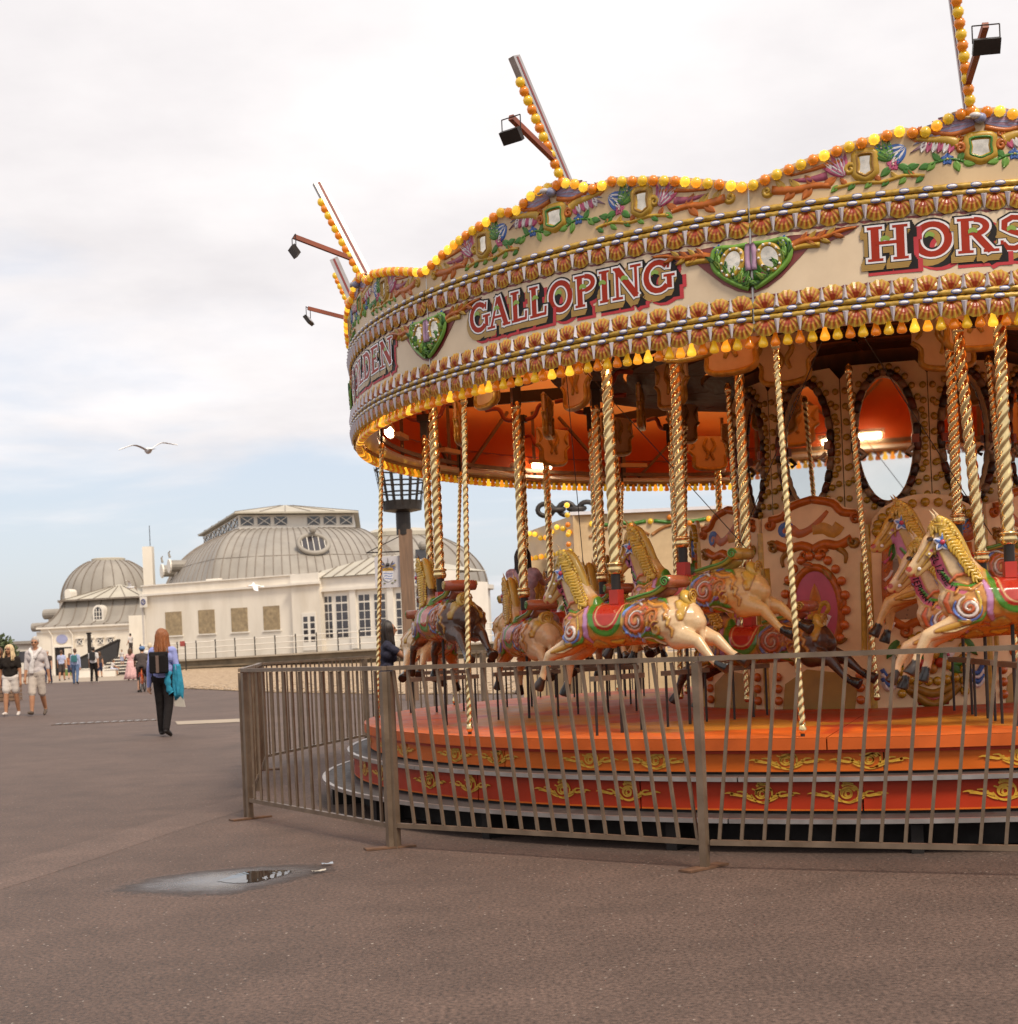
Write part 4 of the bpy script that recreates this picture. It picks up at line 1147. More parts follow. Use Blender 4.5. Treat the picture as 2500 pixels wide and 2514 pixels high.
# ---- centre: painted panels and mirrored drum --------------------
NC = 12
RC = 1.72
b = MB(); b.lathe([(1.25, 0.3), (1.25, 4.7)], 24); b.build('centre_core', M_brownwood, car)
def centre_panel(kind):
    """panel facing -y, local origin at the deck; returns list of (name, mesh)"""
    out = []; W = 2 * RC * math.tan(PI / NC) / 2 - 0.012
    top = [(W, 1.52), (W, 1.62), (0.28, 1.66), (0.20, 1.74), (0.0, 1.78), (-0.20, 1.74), (-0.28, 1.66), (-W, 1.62), (-W, 1.52)] if kind == 0 else [(W, 1.35), (W, 1.45)] + [(W * math.cos(R_(t)), 1.45 + 0.28 * math.sin(R_(t))) for t in range(20, 165, 20)] + [(-W, 1.45), (-W, 1.35)]
    b = MB(); b.prism([(-W, 0.0), (W, 0.0)] + top, lambda x, z, h: (x, -h, z), 0, 0.03)
    out.append(('painted_panel', fixn(b.build('painted_panel', M_cream2, mesh_only=True))))
    class FR(Relief):
        def P(s, a, z, h): return (a, -(0.0285 + s.o0 + h), z)
    if kind == 0:
        # pink medallion with fleur-de-lis
        ov = [(0.20 * math.cos(t), 0.82 + 0.33 * math.sin(t)) for t in [2 * PI * i / 32 for i in range(32)]]
        r = FR(); r.plate(ov, 0, 0.004, (1, 1, 1)); out.append(('medallion', fixn(r.build('medallion', M_pink, mesh_only=True))))
        r = FR(); big = [(1.1 * x, 0.82 + 1.1 * (z - 0.82)) for x, z in ov]; r.stroke(big + big[:2], 0.022, 0.03, OR, 1)
        for i in range(0, 32, 4): r.leaf(big[i][0], big[i][1], math.atan2(big[i][1] - .82, big[i][0]) + 1.2, 0.09, 0.025, (OR, GD)[i // 4 % 2], 0.04)
        out.append(('medallion_frame', r.build('medallion_frame', M_carv, smooth=True, mesh_only=True)))
        r = FR(); r.o0 = 0.009
        r.leaf(0, 0.80, PI / 2, 0.20, 0.040, (0.52, 0.16, 0.01), 0.010); r.leaf(0, 0.84, -PI / 2, 0.22, 0.034, (0.52, 0.16, 0.01), 0.010)
        for sg in (-1, 1):
            r.stroke([(sg * .01, .78), (sg * .04, .86), (sg * .09, .885), (sg * .115, .84), (sg * .09, .80)], 0.016, 0.007, (0.48, 0.26, 0.02), 3, (1, .7))
            r.stroke([(sg * .03, .70), (sg * .06, .66), (sg * .09, .72), (sg * .12, .78)], 0.013, 0.008, WH, 3, (.4, 1))
        r.stroke([(-.07, .775), (.07, .775)], 0.016, 0.010, (0.5, 0.28, 0.03))
        out.append(('fleur_de_lis', r.build('fleur_de_lis', M_carv, smooth=True, mesh_only=True)))
        r = FR()
        for sg in (-1, 1):
            r.stroke([(0, 1.33), (sg * .10, 1.37), (sg * .22, 1.35), (sg * .34, 1.40)], 0.026, 0.03, OR); r.curl(sg * .08, 1.29, 0.045, 0.3, sg * 1.2, 0.014, OR, 0.03); r.curl(sg * .36, 1.37, 0.05, 2.3, sg * 1.3, 0.014, GD, 0.035)
            r.stroke([(sg * .22, 1.33), (sg * .28, 1.27), (sg * .27, 1.20)], 0.02, 0.025, GD, 3, (1, .4)); r.curl(sg * .38, 1.56, 0.045, 1.0, sg * 1.3, 0.014, OR, 0.035)
            r.stroke([(sg * .38, 1.60), (sg * .26, 1.62), (sg * .18, 1.70), (0, 1.745)], 0.022, 0.03, OR); r.stroke([(sg * .40, 0.45), (sg * .41, 0.75), (sg * .42, 1.2)], 0.016, 0.02, GO)
            r.stroke([(sg * .14, .44), (sg * .22, .40), (sg * .25, .46)], 0.02, 0.025, OR); r.leaf(sg * .20, .40, PI / 2 + sg * .3, 0.10, 0.03, OR, 0.03)
        out.append(('carved_scroll', r.build('carved_scroll', M_carv, smooth=True, mesh_only=True)))
        r = FR(); r.o0 = 0.004
        r.stroke([(-.26, 1.46), (-.20, 1.52), (-.12, 1.47), (-.02, 1.50), (.08, 1.58), (.14, 1.64)], 0.034, 0.004, OR, 3, (1, .3)); r.stroke([(.0, 1.50), (.10, 1.50), (.18, 1.46), (.24, 1.52)], 0.032, 0.005, (0.46, 0.22, 0.02))
        r.curl(-.24, 1.50, 0.06, 0.5, 1.1, 0.02, BL, 0.005)
        out.append(('painted_flourish', r.build('painted_flourish', M_carv, smooth=True, mesh_only=True)))
        r = FR(); r.plate([(-.33, .0), (.30, .0), (.33, .16), (.22, .30), (-.10, .34), (-.30, .22)], 0, 0.003, (0.34, 0.20, 0.03)); out.append(('lower_field', fixn(r.build('lower_field', M_ochre, mesh_only=True))))
        spots = [(0.27 * math.cos(t), 0.86 + 0.42 * math.sin(t), 1) for t in [R_(a) for a in range(-40, 225, 17)]] + [(-.36, .08 + .1 * i, 1) for i in range(3)] + [(.36, .08 + .1 * i, 1) for i in range(3)]
    else:
        r = FR(); P_ = [(-.30, .72), (.30, .72), (.30, 1.30), (-.30, 1.30)]; r.plate(P_, 0, 0.003, (1, 1, 1)); out.append(('seaside_picture', fixn(r.build('seaside_picture', M_picture, mesh_only=True))))
        r = FR(); r.stroke([(-.32, .70), (-.33, 1.0), (-.31, 1.32)], .03, .035, OR); r.stroke([(.32, .70), (.33, 1.0), (.31, 1.32)], .03, .035, OR)
        for sg in (-1, 1):
            for i in range(9): r.stroke([(sg * .355, .62 + .07 * i), (sg * .315, .655 + .07 * i), (sg * .29, .70 + .07 * i)], 0.011, 0.05, (WH, OR, PK)[i % 3])
            for i in range(4): r.stroke([(sg * .30, .18 + .035 * i), (sg * .36, .16 + .035 * i), (sg * .40, .22 + .035 * i)], 0.013, 0.05, (WH, BL)[i % 2])
            r.fan(sg * .20, 1.42, 0.13, PI / 2 - sg * 0.2, PI / 2 - sg * 1.8, (BL, BL, (0.1, 0.25, 0.5)), 5, 0.025); r.fan(sg * .30, 1.34, 0.14, PI / 2 + sg * 0.9, PI / 2 - sg * 1.1, (OR, (0.4, 0.08, 0.02)), 6, 0.025)
            r.stroke([(0, .66), (sg * .10, .70), (sg * .20, .66), (sg * .30, .72)], .024, .03, OR); r.curl(sg * .2, .62, .05, 1, sg * 1.2, .014, OR, .03); r.leaf(sg * .26, .55, -PI / 2 + sg * .6, .14, .03, GR, .03); r.leaf(sg * .30, 1.20, PI / 2 + sg * .2, .12, .03, GR, .05)
        out.append(('carved_frame', r.build('carved_frame', M_carv, smooth=True, mesh_only=True)))
        r = FR()
        for x, z, c_ in [(-.10, .36, (.4, .04, .03)), (-.02, .38, OR), (.06, .36, (.4, .05, .02)), (0, .31, (.35, .16, .03)), (.12, .34, GO), (-.16, .34, (.42, .10, .05)), (.02, .43, GO), (-.07, .31, (.3, .05, .05))]:
            r.col = c_; r.ball(r.P(x, z, 0.02), 0.042, 9, 6)
        for x, a in [(-.18, 2.6), (-.12, 3.6), (.16, .4), (.12, -.5), (-.04, 1.9), (.05, 1.2)]: r.leaf(x, .34, a, .12, .03, GR, .03)
        r.flower(.13, .42, .05, WH, PK); r.flower(-.14, .43, .045, PK, WH)
        out.append(('fruit_swag', r.build('fruit_swag', M_carv, smooth=True, mesh_only=True)))
        r = FR(); r.stroke([(-.16, .12), (0, .02), (.16, .12), (.2, .18), (.1, .14), (0, .11), (-.1, .14), (-.2, .18), (-.16, .12)], .024, .03, GD); r.plate([(-.12, .02), (.12, .02), (.14, .10), (-.14, .10)], 0, .004, (.38, .04, .02)); out.append(('gilt_mask', r.build('gilt_mask', M_carv, smooth=True, mesh_only=True)))
        spots = [((W - .05) * math.cos(t), 1.44 + 0.22 * math.sin(t), 0) for t in [R_(a) for a in range(0, 181, 15)]] + [(-.15 + .06 * i, .56 + .035 * math.sin(PI * i / 5), 0) for i in range(6)] + [(-.18 + .072 * i, .205 + 0.03 * abs(i - 2.5) / 2.5, 0) for i in range(6)] + [(sg * .25, .12 + .09 * i, 0) for sg in (-1, 1) for i in range(5)]
    lamp = MB()
    return out, spots
M_picture = bpy.data.materials.new('seaside_print'); M_picture.use_nodes = True
t = M_picture.node_tree; bs = t.nodes['Principled BSDF']
co = t.nodes.new('ShaderNodeTexCoord'); sp = t.nodes.new('ShaderNodeSeparateXYZ'); t.links.new(co.outputs['Object'], sp.inputs[0])
rp_ = t.nodes.new('ShaderNodeValToRGB'); e = rp_.color_ramp.elements
e[0].position = 0.0; e[0].color = (0.30, 0.19, 0.10, 1); e[1].position = 0.44; e[1].color = (0.34, 0.22, 0.13, 1)
for p_, c_ in ((0.56, (0.16, 0.12, 0.09, 1)), (0.62, (0.34, 0.28, 0.20, 1)), (0.80, (0.22, 0.17, 0.12, 1)), (0.86, (0.42, 0.36, 0.28, 1))): q = e.new(p_); q.color = c_
mr_ = t.nodes.new('ShaderNodeMapRange'); mr_.inputs[1].default_value = 0.72; mr_.inputs[2].default_value = 1.30; t.links.new(sp.outputs[2], mr_.inputs[0]); t.links.new(mr_.outputs[0], rp_.inputs[0])
vz = t.nodes.new('ShaderNodeTexVoronoi'); vz.inputs['Scale'].default_value = 26; t.links.new(co.outputs['Object'], vz.inputs['Vector'])
lt = t.nodes.new('ShaderNodeMath'); lt.operation = 'LESS_THAN'; lt.inputs[1].default_value = 0.22; t.links.new(vz.outputs['Distance'], lt.inputs[0])
md_ = t.nodes.new('ShaderNodeMath'); md_.operation = 'MULTIPLY'; md_.inputs[1].default_value = 0.55; t.links.new(lt.outputs[0], md_.inputs[0])
mxp = t.nodes.new('ShaderNodeMixRGB'); mxp.inputs[2].default_value = (0.07, 0.05, 0.04, 1); t.links.new(md_.outputs[0], mxp.inputs[0]); t.links.new(rp_.outputs[0], mxp.inputs[1]); t.links.new(mxp.outputs[0], bs.inputs['Base Color']); bs.inputs['Roughness'].default_value = 0.35
knob_y = MB(); knob_y.ball((0, 0, 0), 0.038, 10, 6, 1, 0.9, 1); KY = knob_y.build('lamp_boss', mat('amber_boss', (0.50, 0.30, 0.02), 0.25, coat=0.5, trans=0.2), smooth=True, mesh_only=True)
knob_o = MB(); knob_o.ball((0, 0, 0), 0.039, 10, 6, 1, 0.9, 1); KO = knob_o.build('lamp_boss', mat('orange_boss', (0.50, 0.12, 0.015), 0.28, coat=0.5), smooth=True, mesh_only=True)
Relief.kw = 1.5; Relief.kl = 1.25
PAN = [centre_panel(0), centre_panel(1)]
Relief.kw = 1.0; Relief.kl = 1.0
def drum_mesh():
    """upper drum panel with oval mirror"""
    out = []; RD = 1.33; W = RD * math.tan(PI / NC) - 0.004
    b = MB(); n = 32; cx, cz, rx, rz = 0, 2.235, 0.222, 0.52     # local z from deck
    outer = [(-W, 1.40), (W, 1.40), (W, 2.86), (-W, 2.86)]
    vs = []; fs = []
    for i in range(n):
        a = 2 * PI * i / n; c_, s_ = math.cos(a), math.sin(a)
        k = min(W / max(abs(c_), 1e-6), 0.0 + (0.635 if s_ > 0 else 0.84) / max(abs(s_), 1e-6))
        vs += [(c_ * k, 0, cz + s_ * k), (rx * c_, 0, cz + rz * s_), (rx * c_, 0.03, cz + rz * s_)]
    for i in range(n):
        j = (i + 1) % n; fs += [(i * 3, j * 3, j * 3 + 1, i * 3 + 1), (i * 3 + 1, j * 3 + 1, j * 3 + 2, i * 3 + 2)]
    b.add(vs, fs); out.append(('drum_panel', fixn(b.build('drum_panel', M_cream2, mesh_only=True))))
    b = MB(); b.add([(rx * 1.05 * math.cos(2 * PI * i / n), 0.028, cz + rz * 1.05 * math.sin(2 * PI * i / n)) for i in range(n)], [tuple(range(n))]); out.append(('oval_mirror', fixn(b.build('oval_mirror', M_mirror, mesh_only=True))))
    b = MB(); m = 30
    for i in range(m):
        a = 2 * PI * i / m; b.col = ((0.035, 0.018, 0.012), (0.26, 0.17, 0.10), (0.10, 0.025, 0.012))[i % 3]
        a2 = 2 * PI * (i + 0.95) / m
        b.tube([((rx + .035) * math.cos(a + (a2 - a) * q / 3), -0.012, cz + (rz + .035) * math.sin(a + (a2 - a) * q / 3)) for q in range(4)], [0.028, 0.034, 0.034, 0.028], 7)
    out.append(('mirror_frame', b.build('mirror_frame', M_carv, smooth=True, mesh_only=True)))
    for sg in (-1, 1):
        b = MB(); b.col = (0.30, 0.06, 0.02); b.box((sg * .24, -.03, cz - .02), (.06, .05, .07)); b.col = (.45, .36, .26); b.tube([(sg * .22, -.04, cz - .08), (sg * .17, -.05, cz - .13), (sg * .21, -.04, cz - .15)], .018, 6); out.append(('mirror_clasp', b.build('mirror_clasp', M_carv, mesh_only=True)))
    spots = [((rx + .10) * math.cos(R_(a)), cz + (rz + .085) * math.sin(R_(a))) for a in list(range(-75, 256, 12)) if abs((rx + .10) * math.cos(R_(a))) < W - 0.02]
    spots += [(W * s_, 1.75 + 0.13 * i) for i in range(8) for s_ in (-0.9, 0.9)]
    return out, spots
DRUM = drum_mesh()
for k in range(NC):
    ang = -34 + k * 30
    if -130 < ((ang + 180) % 360 - 180) < 80:
        meshes, spots = PAN[1] if k % 3 == 1 else PAN[0]
        a = R_(ang); loc = (RC * math.sin(a), -RC * math.cos(a), HP - 0.01)
        pa = None
        for nm, me in meshes:
            if pa is None: pa = put(nm, me, car, loc, (0, 0, a))
            else: put(nm, me, pa)
        for (x, z, o_) in spots: put('lamp_boss', KO if (o_ and k % 3 != 1) else KY, pa, (x, -0.045, z))
        b = MB(); W = RC * math.tan(PI / NC); b.tube([(W, -0.02, 0.0), (W, -0.02, 1.5)], 0.03, 8); b.build('corner_post', M_gold, pa)
    ang = -43 + k * 30; a = R_(ang)
    if -140 < ((ang + 180) % 360 - 180) < 90:
        meshes, spots = DRUM; pa = None; loc = (1.33 * math.sin(a), -1.33 * math.cos(a), HP + 0.0)
        for nm, me in meshes:
            if pa is None: pa = put(nm, me, car, loc, (0, 0, a))
            else: put(nm, me, pa)
        for (x, z) in spots: put('lamp_boss', KY, pa, (x, -0.012, z), scale=(0.75, 0.75, 0.75))
# ================================================================ HORSES
def capsules(segs, voxel, name, smooth_it=5, extra=None):
    """union of tapered capsules -> one continuous skin"""
    b = MB()
    for (p0, p1, r0, r1, fx, fy) in segs:
        c = MB(); p0 = Vector(p0); p1 = Vector(p1)
        n = 6; pts = [p0.lerp(p1, i / n) for i in range(n + 1)]
        c.tube(pts, [r0 + (r1 - r0) * i / n for i in range(n + 1)], 12)
        c.ball(p0, r0, 12, 8); c.ball(p1, r1, 12, 8)
        mid = (p0 + p1) / 2
        vs = []
        for q in c.v:
            # flatten about the segment axis in x / y
            t_ = 0.0 if (p1 - p0).length < 1e-6 else max(0, min(1, (Vector(q) - p0).dot(p1 - p0) / (p1 - p0).length_squared))
            ax = p0.lerp(p1, t_)
            vs.append((ax.x + (q[0] - ax.x) * fx, ax.y + (q[1] - ax.y) * fy, q[2]))
        b.add(vs, c.f)
    if extra: b.add(extra.v, extra.f)
    me = fixn(b.build(name, [], mesh_only=True))
    me = from_obj_mods(me, [('REMESH', dict(mode='VOXEL', voxel_size=voxel, use_smooth_shade=True)), ('SMOOTH', dict(factor=0.5, iterations=smooth_it))], name)
    return me
def d_poly(XZ, pts):
    """distance of points to a 2-D polyline and the fraction along it"""
    P = np.array([(p[0], p[1]) for p in pts]); D = np.full(len(XZ), 9.0); F = np.zeros(len(XZ)); n = len(P) - 1
    for i in range(n):
        a, c = P[i], P[i + 1]; e = c - a; l = e @ e + 1e-12
        t_ = np.clip(((XZ - a) @ e) / l, 0, 1); d = np.hypot(*(XZ - a - t_[:, None] * e).T)
        m = d < D; D[m] = d[m]; F[m] = (i + t_[m]) / n
    return D, F
HSEG_LEGS = []
def horse_body():
    S = []
    tors = [(-.37, -.13, .085, .9), (-.30, -.145, .145, .95), (-.20, -.15, .160, 1.0), (-.08, -.152, .155, 1.06), (.08, -.150, .150, 1.10), (.22, -.145, .152, 1.10), (.36, -.13, .160, 1.06), (.48, -.125, .155, 1.0), (.57, -.14, .125, .95), (.63, -.16, .085, .9)]
    for (x0, z0, r0, f0), (x1, z1, r1, f1) in zip(tors, tors[1:]): S.append(((x0, 0, z0), (x1, 0, z1), r0, r1, 1, (f0 + f1) / 2))
    neck = [(-.25, -.06, .150), (-.31, .04, .125), (-.365, .14, .105), (-.405, .225, .090), (-.43, .29, .072)]
    for a, c in zip(neck, neck[1:]): S.append(((a[0], 0, a[1]), (c[0], 0, c[1]), a[2], c[2], 1, .62))
    S.append(((-.36, 0, -.05), (-.40, 0, .10), .085, .070, 1, .6))
    head = [(-.425, .285, .072), (-.475, .225, .072), (-.535, .150, .050), (-.585, .095, .040), (-.612, .062, .038)]
    for a, c in zip(head, head[1:]): S.append(((a[0], 0, a[1]), (c[0], 0, c[1]), a[2], c[2], 1, .72))
    S.append(((-.445, 0, .190), (-.50, 0, .115), .052, .035, 1, .72)); S.append(((-.50, 0, .115), (-.575, 0, .045), .034, .024, 1, .75))   # jaw, open mouth
    for sg in (-1, 1):
        S.append(((-.425, sg * .035, .330), (-.445, sg * .045, .405), .022, .016, 1, .6)); S.append(((-.445, sg * .045, .405), (-.475, sg * .047, .452), .016, .004, 1, .6))
        S.append(((-.482, sg * .045, .262), (-.50, sg * .047, .250), .020, .016, 1, .7))
    def leg(p, r, y):
        for (x0, z0), (x1, z1), r0, r1 in zip(p, p[1:], r, r[1:]): S.append(((x0, y, z0), (x1, y, z1), r0, r1, 1, .85))
    leg([(-.27, -.20), (-.36, -.285), (-.545, -.350), (-.61, -.47), (-.625, -.515)], [.105, .070, .042, .027, .030], -.085)
    leg([(-.27, -.20), (-.34, -.300), (-.50, -.395), (-.515, -.52), (-.53, -.565)], [.105, .070, .042, .027, .030], .085)
    leg([(.48, -.16), (.55, -.245), (.70, -.285), (.80, -.40), (.845, -.435)], [.135, .095, .046, .028, .031], -.085)
    leg([(.48, -.16), (.57, -.235), (.74, -.275), (.85, -.37), (.895, -.40)], [.135, .095, .046, .028, .031], .085)
    S.append(((.60, 0, -.06), (.66, 0, -.12), .05, .035, 1, 1))
    S.append(((.66, 0, -.12), (.69, 0, -.28), .035, .018, 1, 1))
    # hooves
    hx = MB()
    for (x, z, dx, dz, y) in ((-.625, -.515, -.045, -.075, -.085), (-.53, -.565, -.03, -.08, .085), (.845, -.435, .085, -.035, -.085), (.895, -.40, .085, -.04, .085)):
        hx.tube([(x, y, z), (x + dx * .5, y, z + dz * .5), (x + dx, y, z + dz)], [.026, .038, .044], 12)
    return capsules(S, 0.0078, 'body', 4, hx)
HB = horse_body()
HV = coords(HB); HN = normals(HB)
HOOF = [(-.65, -.555), (-.545, -.605), (.89, -.455), (.94, -.42)]
sp = spiral
STROKES = [  # points, half width, relief, colour
 ([(-.43, .05), (-.37, -.03), (-.29, -.06), (-.22, -.03)], .016, .007, (.06, .24, .03)),
 ([(-.40, -.09), (-.42, -.14), (-.40, -.20), (-.36, -.24)], .014, .008, (.55, .14, .05)), ([(-.245, -.08), (-.225, -.15), (-.235, -.22)], .012, .008, (.56, .40, .06)), ([(-.385, -.02), (-.35, .02), (-.30, .03), (-.25, .01)], .012, .007, (.58, .16, .06)),
 ([(-.20, -.28), (-.10, -.305), (.0, -.31), (.12, -.305)], .010, .006, (.50, .10, .03)), ([(.02, -.265), (.08, -.27), (.13, -.255)], .016, .008, (.56, .38, .05)),
 (sp(.20, -.225, .045, .008, .4, -1.3), .011, .009, (.56, .40, .06)), ([(.36, -.14), (.35, -.18), (.38, -.22)], .012, .009, (.62, .34, .06)), (sp(.335, -.06, .040, .008, 2.0, 1.3), .010, .009, (.58, .12, .06)), ([(.345, -.20), (.40, -.17), (.46, -.14)], .011, .009, (.30, .10, .30)), ([(.40, .01), (.46, .0), (.50, -.03)], .012, .009, (.07, .26, .04)),
 ([(.53, -.16), (.56, -.20), (.55, -.25)], .012, .007, (.54, .30, .08)), ([(.50, -.10), (.54, -.13), (.53, -.18)], .014, .008, (.56, .34, .08)),
 ([(-.33, .10), (-.30, .06), (-.26, .04)], .012, .006, (.30, .40, .66)),
 (sp(-.295, -.185, .072, .012, 1.9, 1.5), .013, .009, (.66, .60, .56)), (sp(-.295, -.185, .085, .075, 2.6, 0.6), .011, .008, (.10, .20, .50)),
 (sp(-.295, -.185, .045, .006, 1.2, 1.3), .010, .008, (.50, .12, .04)),
 ([(-.37, -.10), (-.34, -.06), (-.27, -.075), (-.20, -.03)], .012, .008, (.50, .22, .04)), ([(-.36, -.26), (-.30, -.285), (-.22, -.26), (-.18, -.20)], .013, .008, (.07, .24, .04)),
 ([(-.19, -.02), (-.165, -.12), (-.17, -.22), (-.14, -.27)], .022, .004, (.46, .24, .42)),
 (sp(.265, -.13, .095, .014, 1.6, 1.7), .015, .011, (.50, .13, .05)), (sp(.265, -.13, .118, .10, 1.9, 0.62), .013, .010, (.16, .28, .62)), (sp(.265, -.13, .072, .02, 0.8, 1.0), .009, .009, (.66, .62, .60)),
 (sp(.405, -.11, .060, .010, 3.2, -1.4), .013, .010, (.52, .18, .04)), (sp(.445, -.19, .050, .010, 1.2, 1.3), .012, .009, (.55, .30, .06)),
 ([(.20, .005), (.26, .03), (.33, .01), (.40, .03)], .013, .009, (.16, .28, .62)), ([(.19, -.02), (.25, -.005), (.30, -.03)], .010, .008, (.70, .66, .64)),
 ([(.33, -.005), (.40, -.035), (.47, -.03), (.52, -.07), (.51, -.13)], .016, .010, (.55, .26, .05)),
 ([(.17, -.21), (.21, -.26), (.26, -.275), (.29, -.25)], .013, .009, (.52, .17, .05)), ([(.13, -.02), (.155, -.12), (.15, -.20), (.19, -.265)], .011, .008, (.46, .30, .06)),
 ([(.30, -.23), (.36, -.22), (.42, -.235), (.48, -.255)], .022, .012, (.06, .22, .03)), ([(.30, -.245), (.35, -.265), (.40, -.29), (.44, -.31)], .018, .010, (.22, .38, .07)), ([(.31, -.235), (.37, -.245), (.43, -.27), (.49, -.295)], .010, .013, (.62, .58, .40)),
 ([(.275, -.215), (.29, -.25), (.275, -.275)], .016, .009, (.30, .40, .68)),
 ([(-.14, -.285), (-.09, -.275), (-.04, -.285)], .028, .008, (.42, .26, .05)),
 ([(-.30, -.27), (-.37, -.29), (-.44, -.31), (-.50, -.325)], .022, .007, (.46, .26, .04)), ([(-.30, -.295), (-.38, -.325), (-.46, -.335)], .009, .010, (.62, .50, .28)),
 ([(.56, -.02), (.60, -.06), (.60, -.13)], .030, .012, (.50, .32, .06)),
 ([(-.47, .29), (-.52, .20), (-.575, .12)], .010, .006, (.46, .28, .05)), ([(-.43, .20), (-.49, .165), (-.55, .085)], .010, .008, (.46, .28, .05)), ([(-.455, .26), (-.47, .19), (-.465, .14)], .010, .008, (.46, .28, .05)),
]
def horse_mesh(style):
    me = HB.copy(); V = HV.copy(); Nn = HN; XZ = V[:, [0, 2]]; x, z = V[:, 0], V[:, 2]
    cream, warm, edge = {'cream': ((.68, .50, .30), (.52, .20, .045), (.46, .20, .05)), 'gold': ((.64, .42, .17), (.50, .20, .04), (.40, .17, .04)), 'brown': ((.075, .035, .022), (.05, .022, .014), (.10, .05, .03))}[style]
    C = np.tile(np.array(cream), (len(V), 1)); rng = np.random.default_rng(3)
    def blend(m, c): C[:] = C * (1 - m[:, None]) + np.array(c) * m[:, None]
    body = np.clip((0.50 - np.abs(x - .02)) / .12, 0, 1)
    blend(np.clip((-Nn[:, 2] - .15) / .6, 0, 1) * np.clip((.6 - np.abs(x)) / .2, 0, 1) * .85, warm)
    flank = np.clip((x + .42) / .05, 0, 1) * np.clip((.50 - x) / .07, 0, 1) * np.clip((z + .33) / .04, 0, 1) * np.clip((.09 - z - .25 * np.clip(-x - .2, 0, 1)) / .04, 0, 1)
    if style != 'brown': blend(flank * .9, (.55, .25, .045))
    else: blend(flank * .9, (.50, .26, .14))
    if style == 'gold': blend(np.clip((z - .0) / .1, 0, 1) * np.clip((-x - .25) / .08, 0, 1), (.56, .34, .07))
    if style == 'cream': blend(np.clip((-x - .40) / .03, 0, 1) * np.clip((.30 - z - 1.0 * (-x - .40)) / .05, 0, 1) * np.clip((z - .0) / .04, 0, 1) * .7, (.52, .33, .10))
    # pink name band on the neck
    D, F = d_poly(XZ, BAND); m = np.clip((.036 - D) / .004, 0, 1); blend(m, (.52, .12, .20) if style == 'cream' else (.54, .24, .40))
    m = np.clip(1 - np.abs(D - .040) / .006, 0, 1) * (F > 0.02); blend(m, (.50, .34, .10)); V += Nn * (m * .004)[:, None]
    # saddle
    u = np.abs(x - .005) / .125; low = -.185 * np.sqrt(np.clip(1 - u ** 2.6, 0, 1)); sd_ = np.where(u < 1, (z - low), -1); dist = np.minimum((1 - u) * .125, z - low)
    ins = (u < 1) & (z > low)
    Ds, _ = d_poly(XZ, [(.005 + .125 * math.copysign(abs(math.sin(a)), math.sin(a)) , -.185 * max(0, math.cos(a)) ** .8 + (.03 if abs(math.cos(a)) < .01 else 0)) for a in [(-PI / 2 + PI * i / 24) for i in range(25)]])
    top = z > -.30
    blend((np.clip((.062 - Ds) / .006, 0, 1) * top * (~ins)) * 1.0, (.46, .28, .05)); blend((np.clip((.045 - Ds) / .005, 0, 1) * top * (~ins)), (.08, .24, .03))
    V += Nn * (np.clip(1 - np.abs(Ds - .035) / .03, 0, 1) * .006 * (~ins) * top)[:, None]
    blend(ins * 1.0, (.46, .035, .02)); blend((np.clip(1 - np.abs(Ds - .024) / .008, 0, 1) * ins), (.72, .58, .30))
    for pts, w_, h, col in STROKES:
        D, F = d_poly(XZ, pts); tp = np.sqrt(np.clip(np.sin(PI * (0.12 + 0.80 * F)), 0, 1)); ww = w_ * tp + 1e-5
        m = np.clip((ww - D) / .004, 0, 1); prof_ = np.sqrt(np.clip(1 - (D / ww) ** 2, 0, 1))
        if style == 'brown': col = tuple(0.75 * c for c in col)
        cc = np.array(col)
        sh = (0.72 + 0.45 * prof_)[:, None]
        C[:] = C * (1 - m[:, None]) + cc * sh * m[:, None]
        out = np.clip(1 - np.abs(D - ww) / .0055, 0, 1) * .75
        C[:] = C * (1 - out[:, None]) + np.array((.20, .055, .015)) * out[:, None]
        V += Nn * (m * prof_ * h)[:, None]
    # leather seams under the legs, muzzle, eyes, hooves
    for hx, hz in HOOF: blend((np.hypot(x - hx, z - hz) < .060) * 1.0, (.016, .013, .012))
    blend(np.clip((.020 - np.hypot(x + .628, z - .075)) / .004, 0, 1), (.42, .05, .03)); blend(np.clip((.012 - np.abs(np.hypot(x + .60, z - .035))) / .004, 0, 1), (.45, .06, .05))
    blend(np.clip((.021 - np.hypot(x + .496, (z - .258) * 1.2)) / .004, 0, 1), (.012, .01, .01))
    C *= rng.normal(1, .03, (len(C), 1)); C = np.clip(C, 0, 1) ** 1.13
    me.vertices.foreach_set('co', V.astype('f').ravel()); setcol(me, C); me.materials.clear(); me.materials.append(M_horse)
    me.polygons.foreach_set('use_smooth', [True] * len(me.polygons)); me.update(); return me
BAND = [(-.475, .165), (-.452, .10), (-.425, .03), (-.385, -.035), (-.325, -.065)]
M_horse = mat('horse_paint', attr=True, rough=0.30, var=0.12, scale=14, coat=0.32, spec=0.45, dirt=(0.16, 0.06, 0.02), dirt_amt=0.22, dirt_scale=7)
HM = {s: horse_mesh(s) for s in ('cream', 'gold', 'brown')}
bmh = bmesh.new(); bmh.from_mesh(HB); BV = BVHTree.FromBMesh(bmh)
def surf(x, z, sg, off):
    h = BV.ray_cast(Vector((x, sg * 1.0, z)), Vector((0, -sg, 0)))
    return Vector((x, sg * .05, z)) if h[0] is None else h[0] + Vector((0, sg * off, 0))
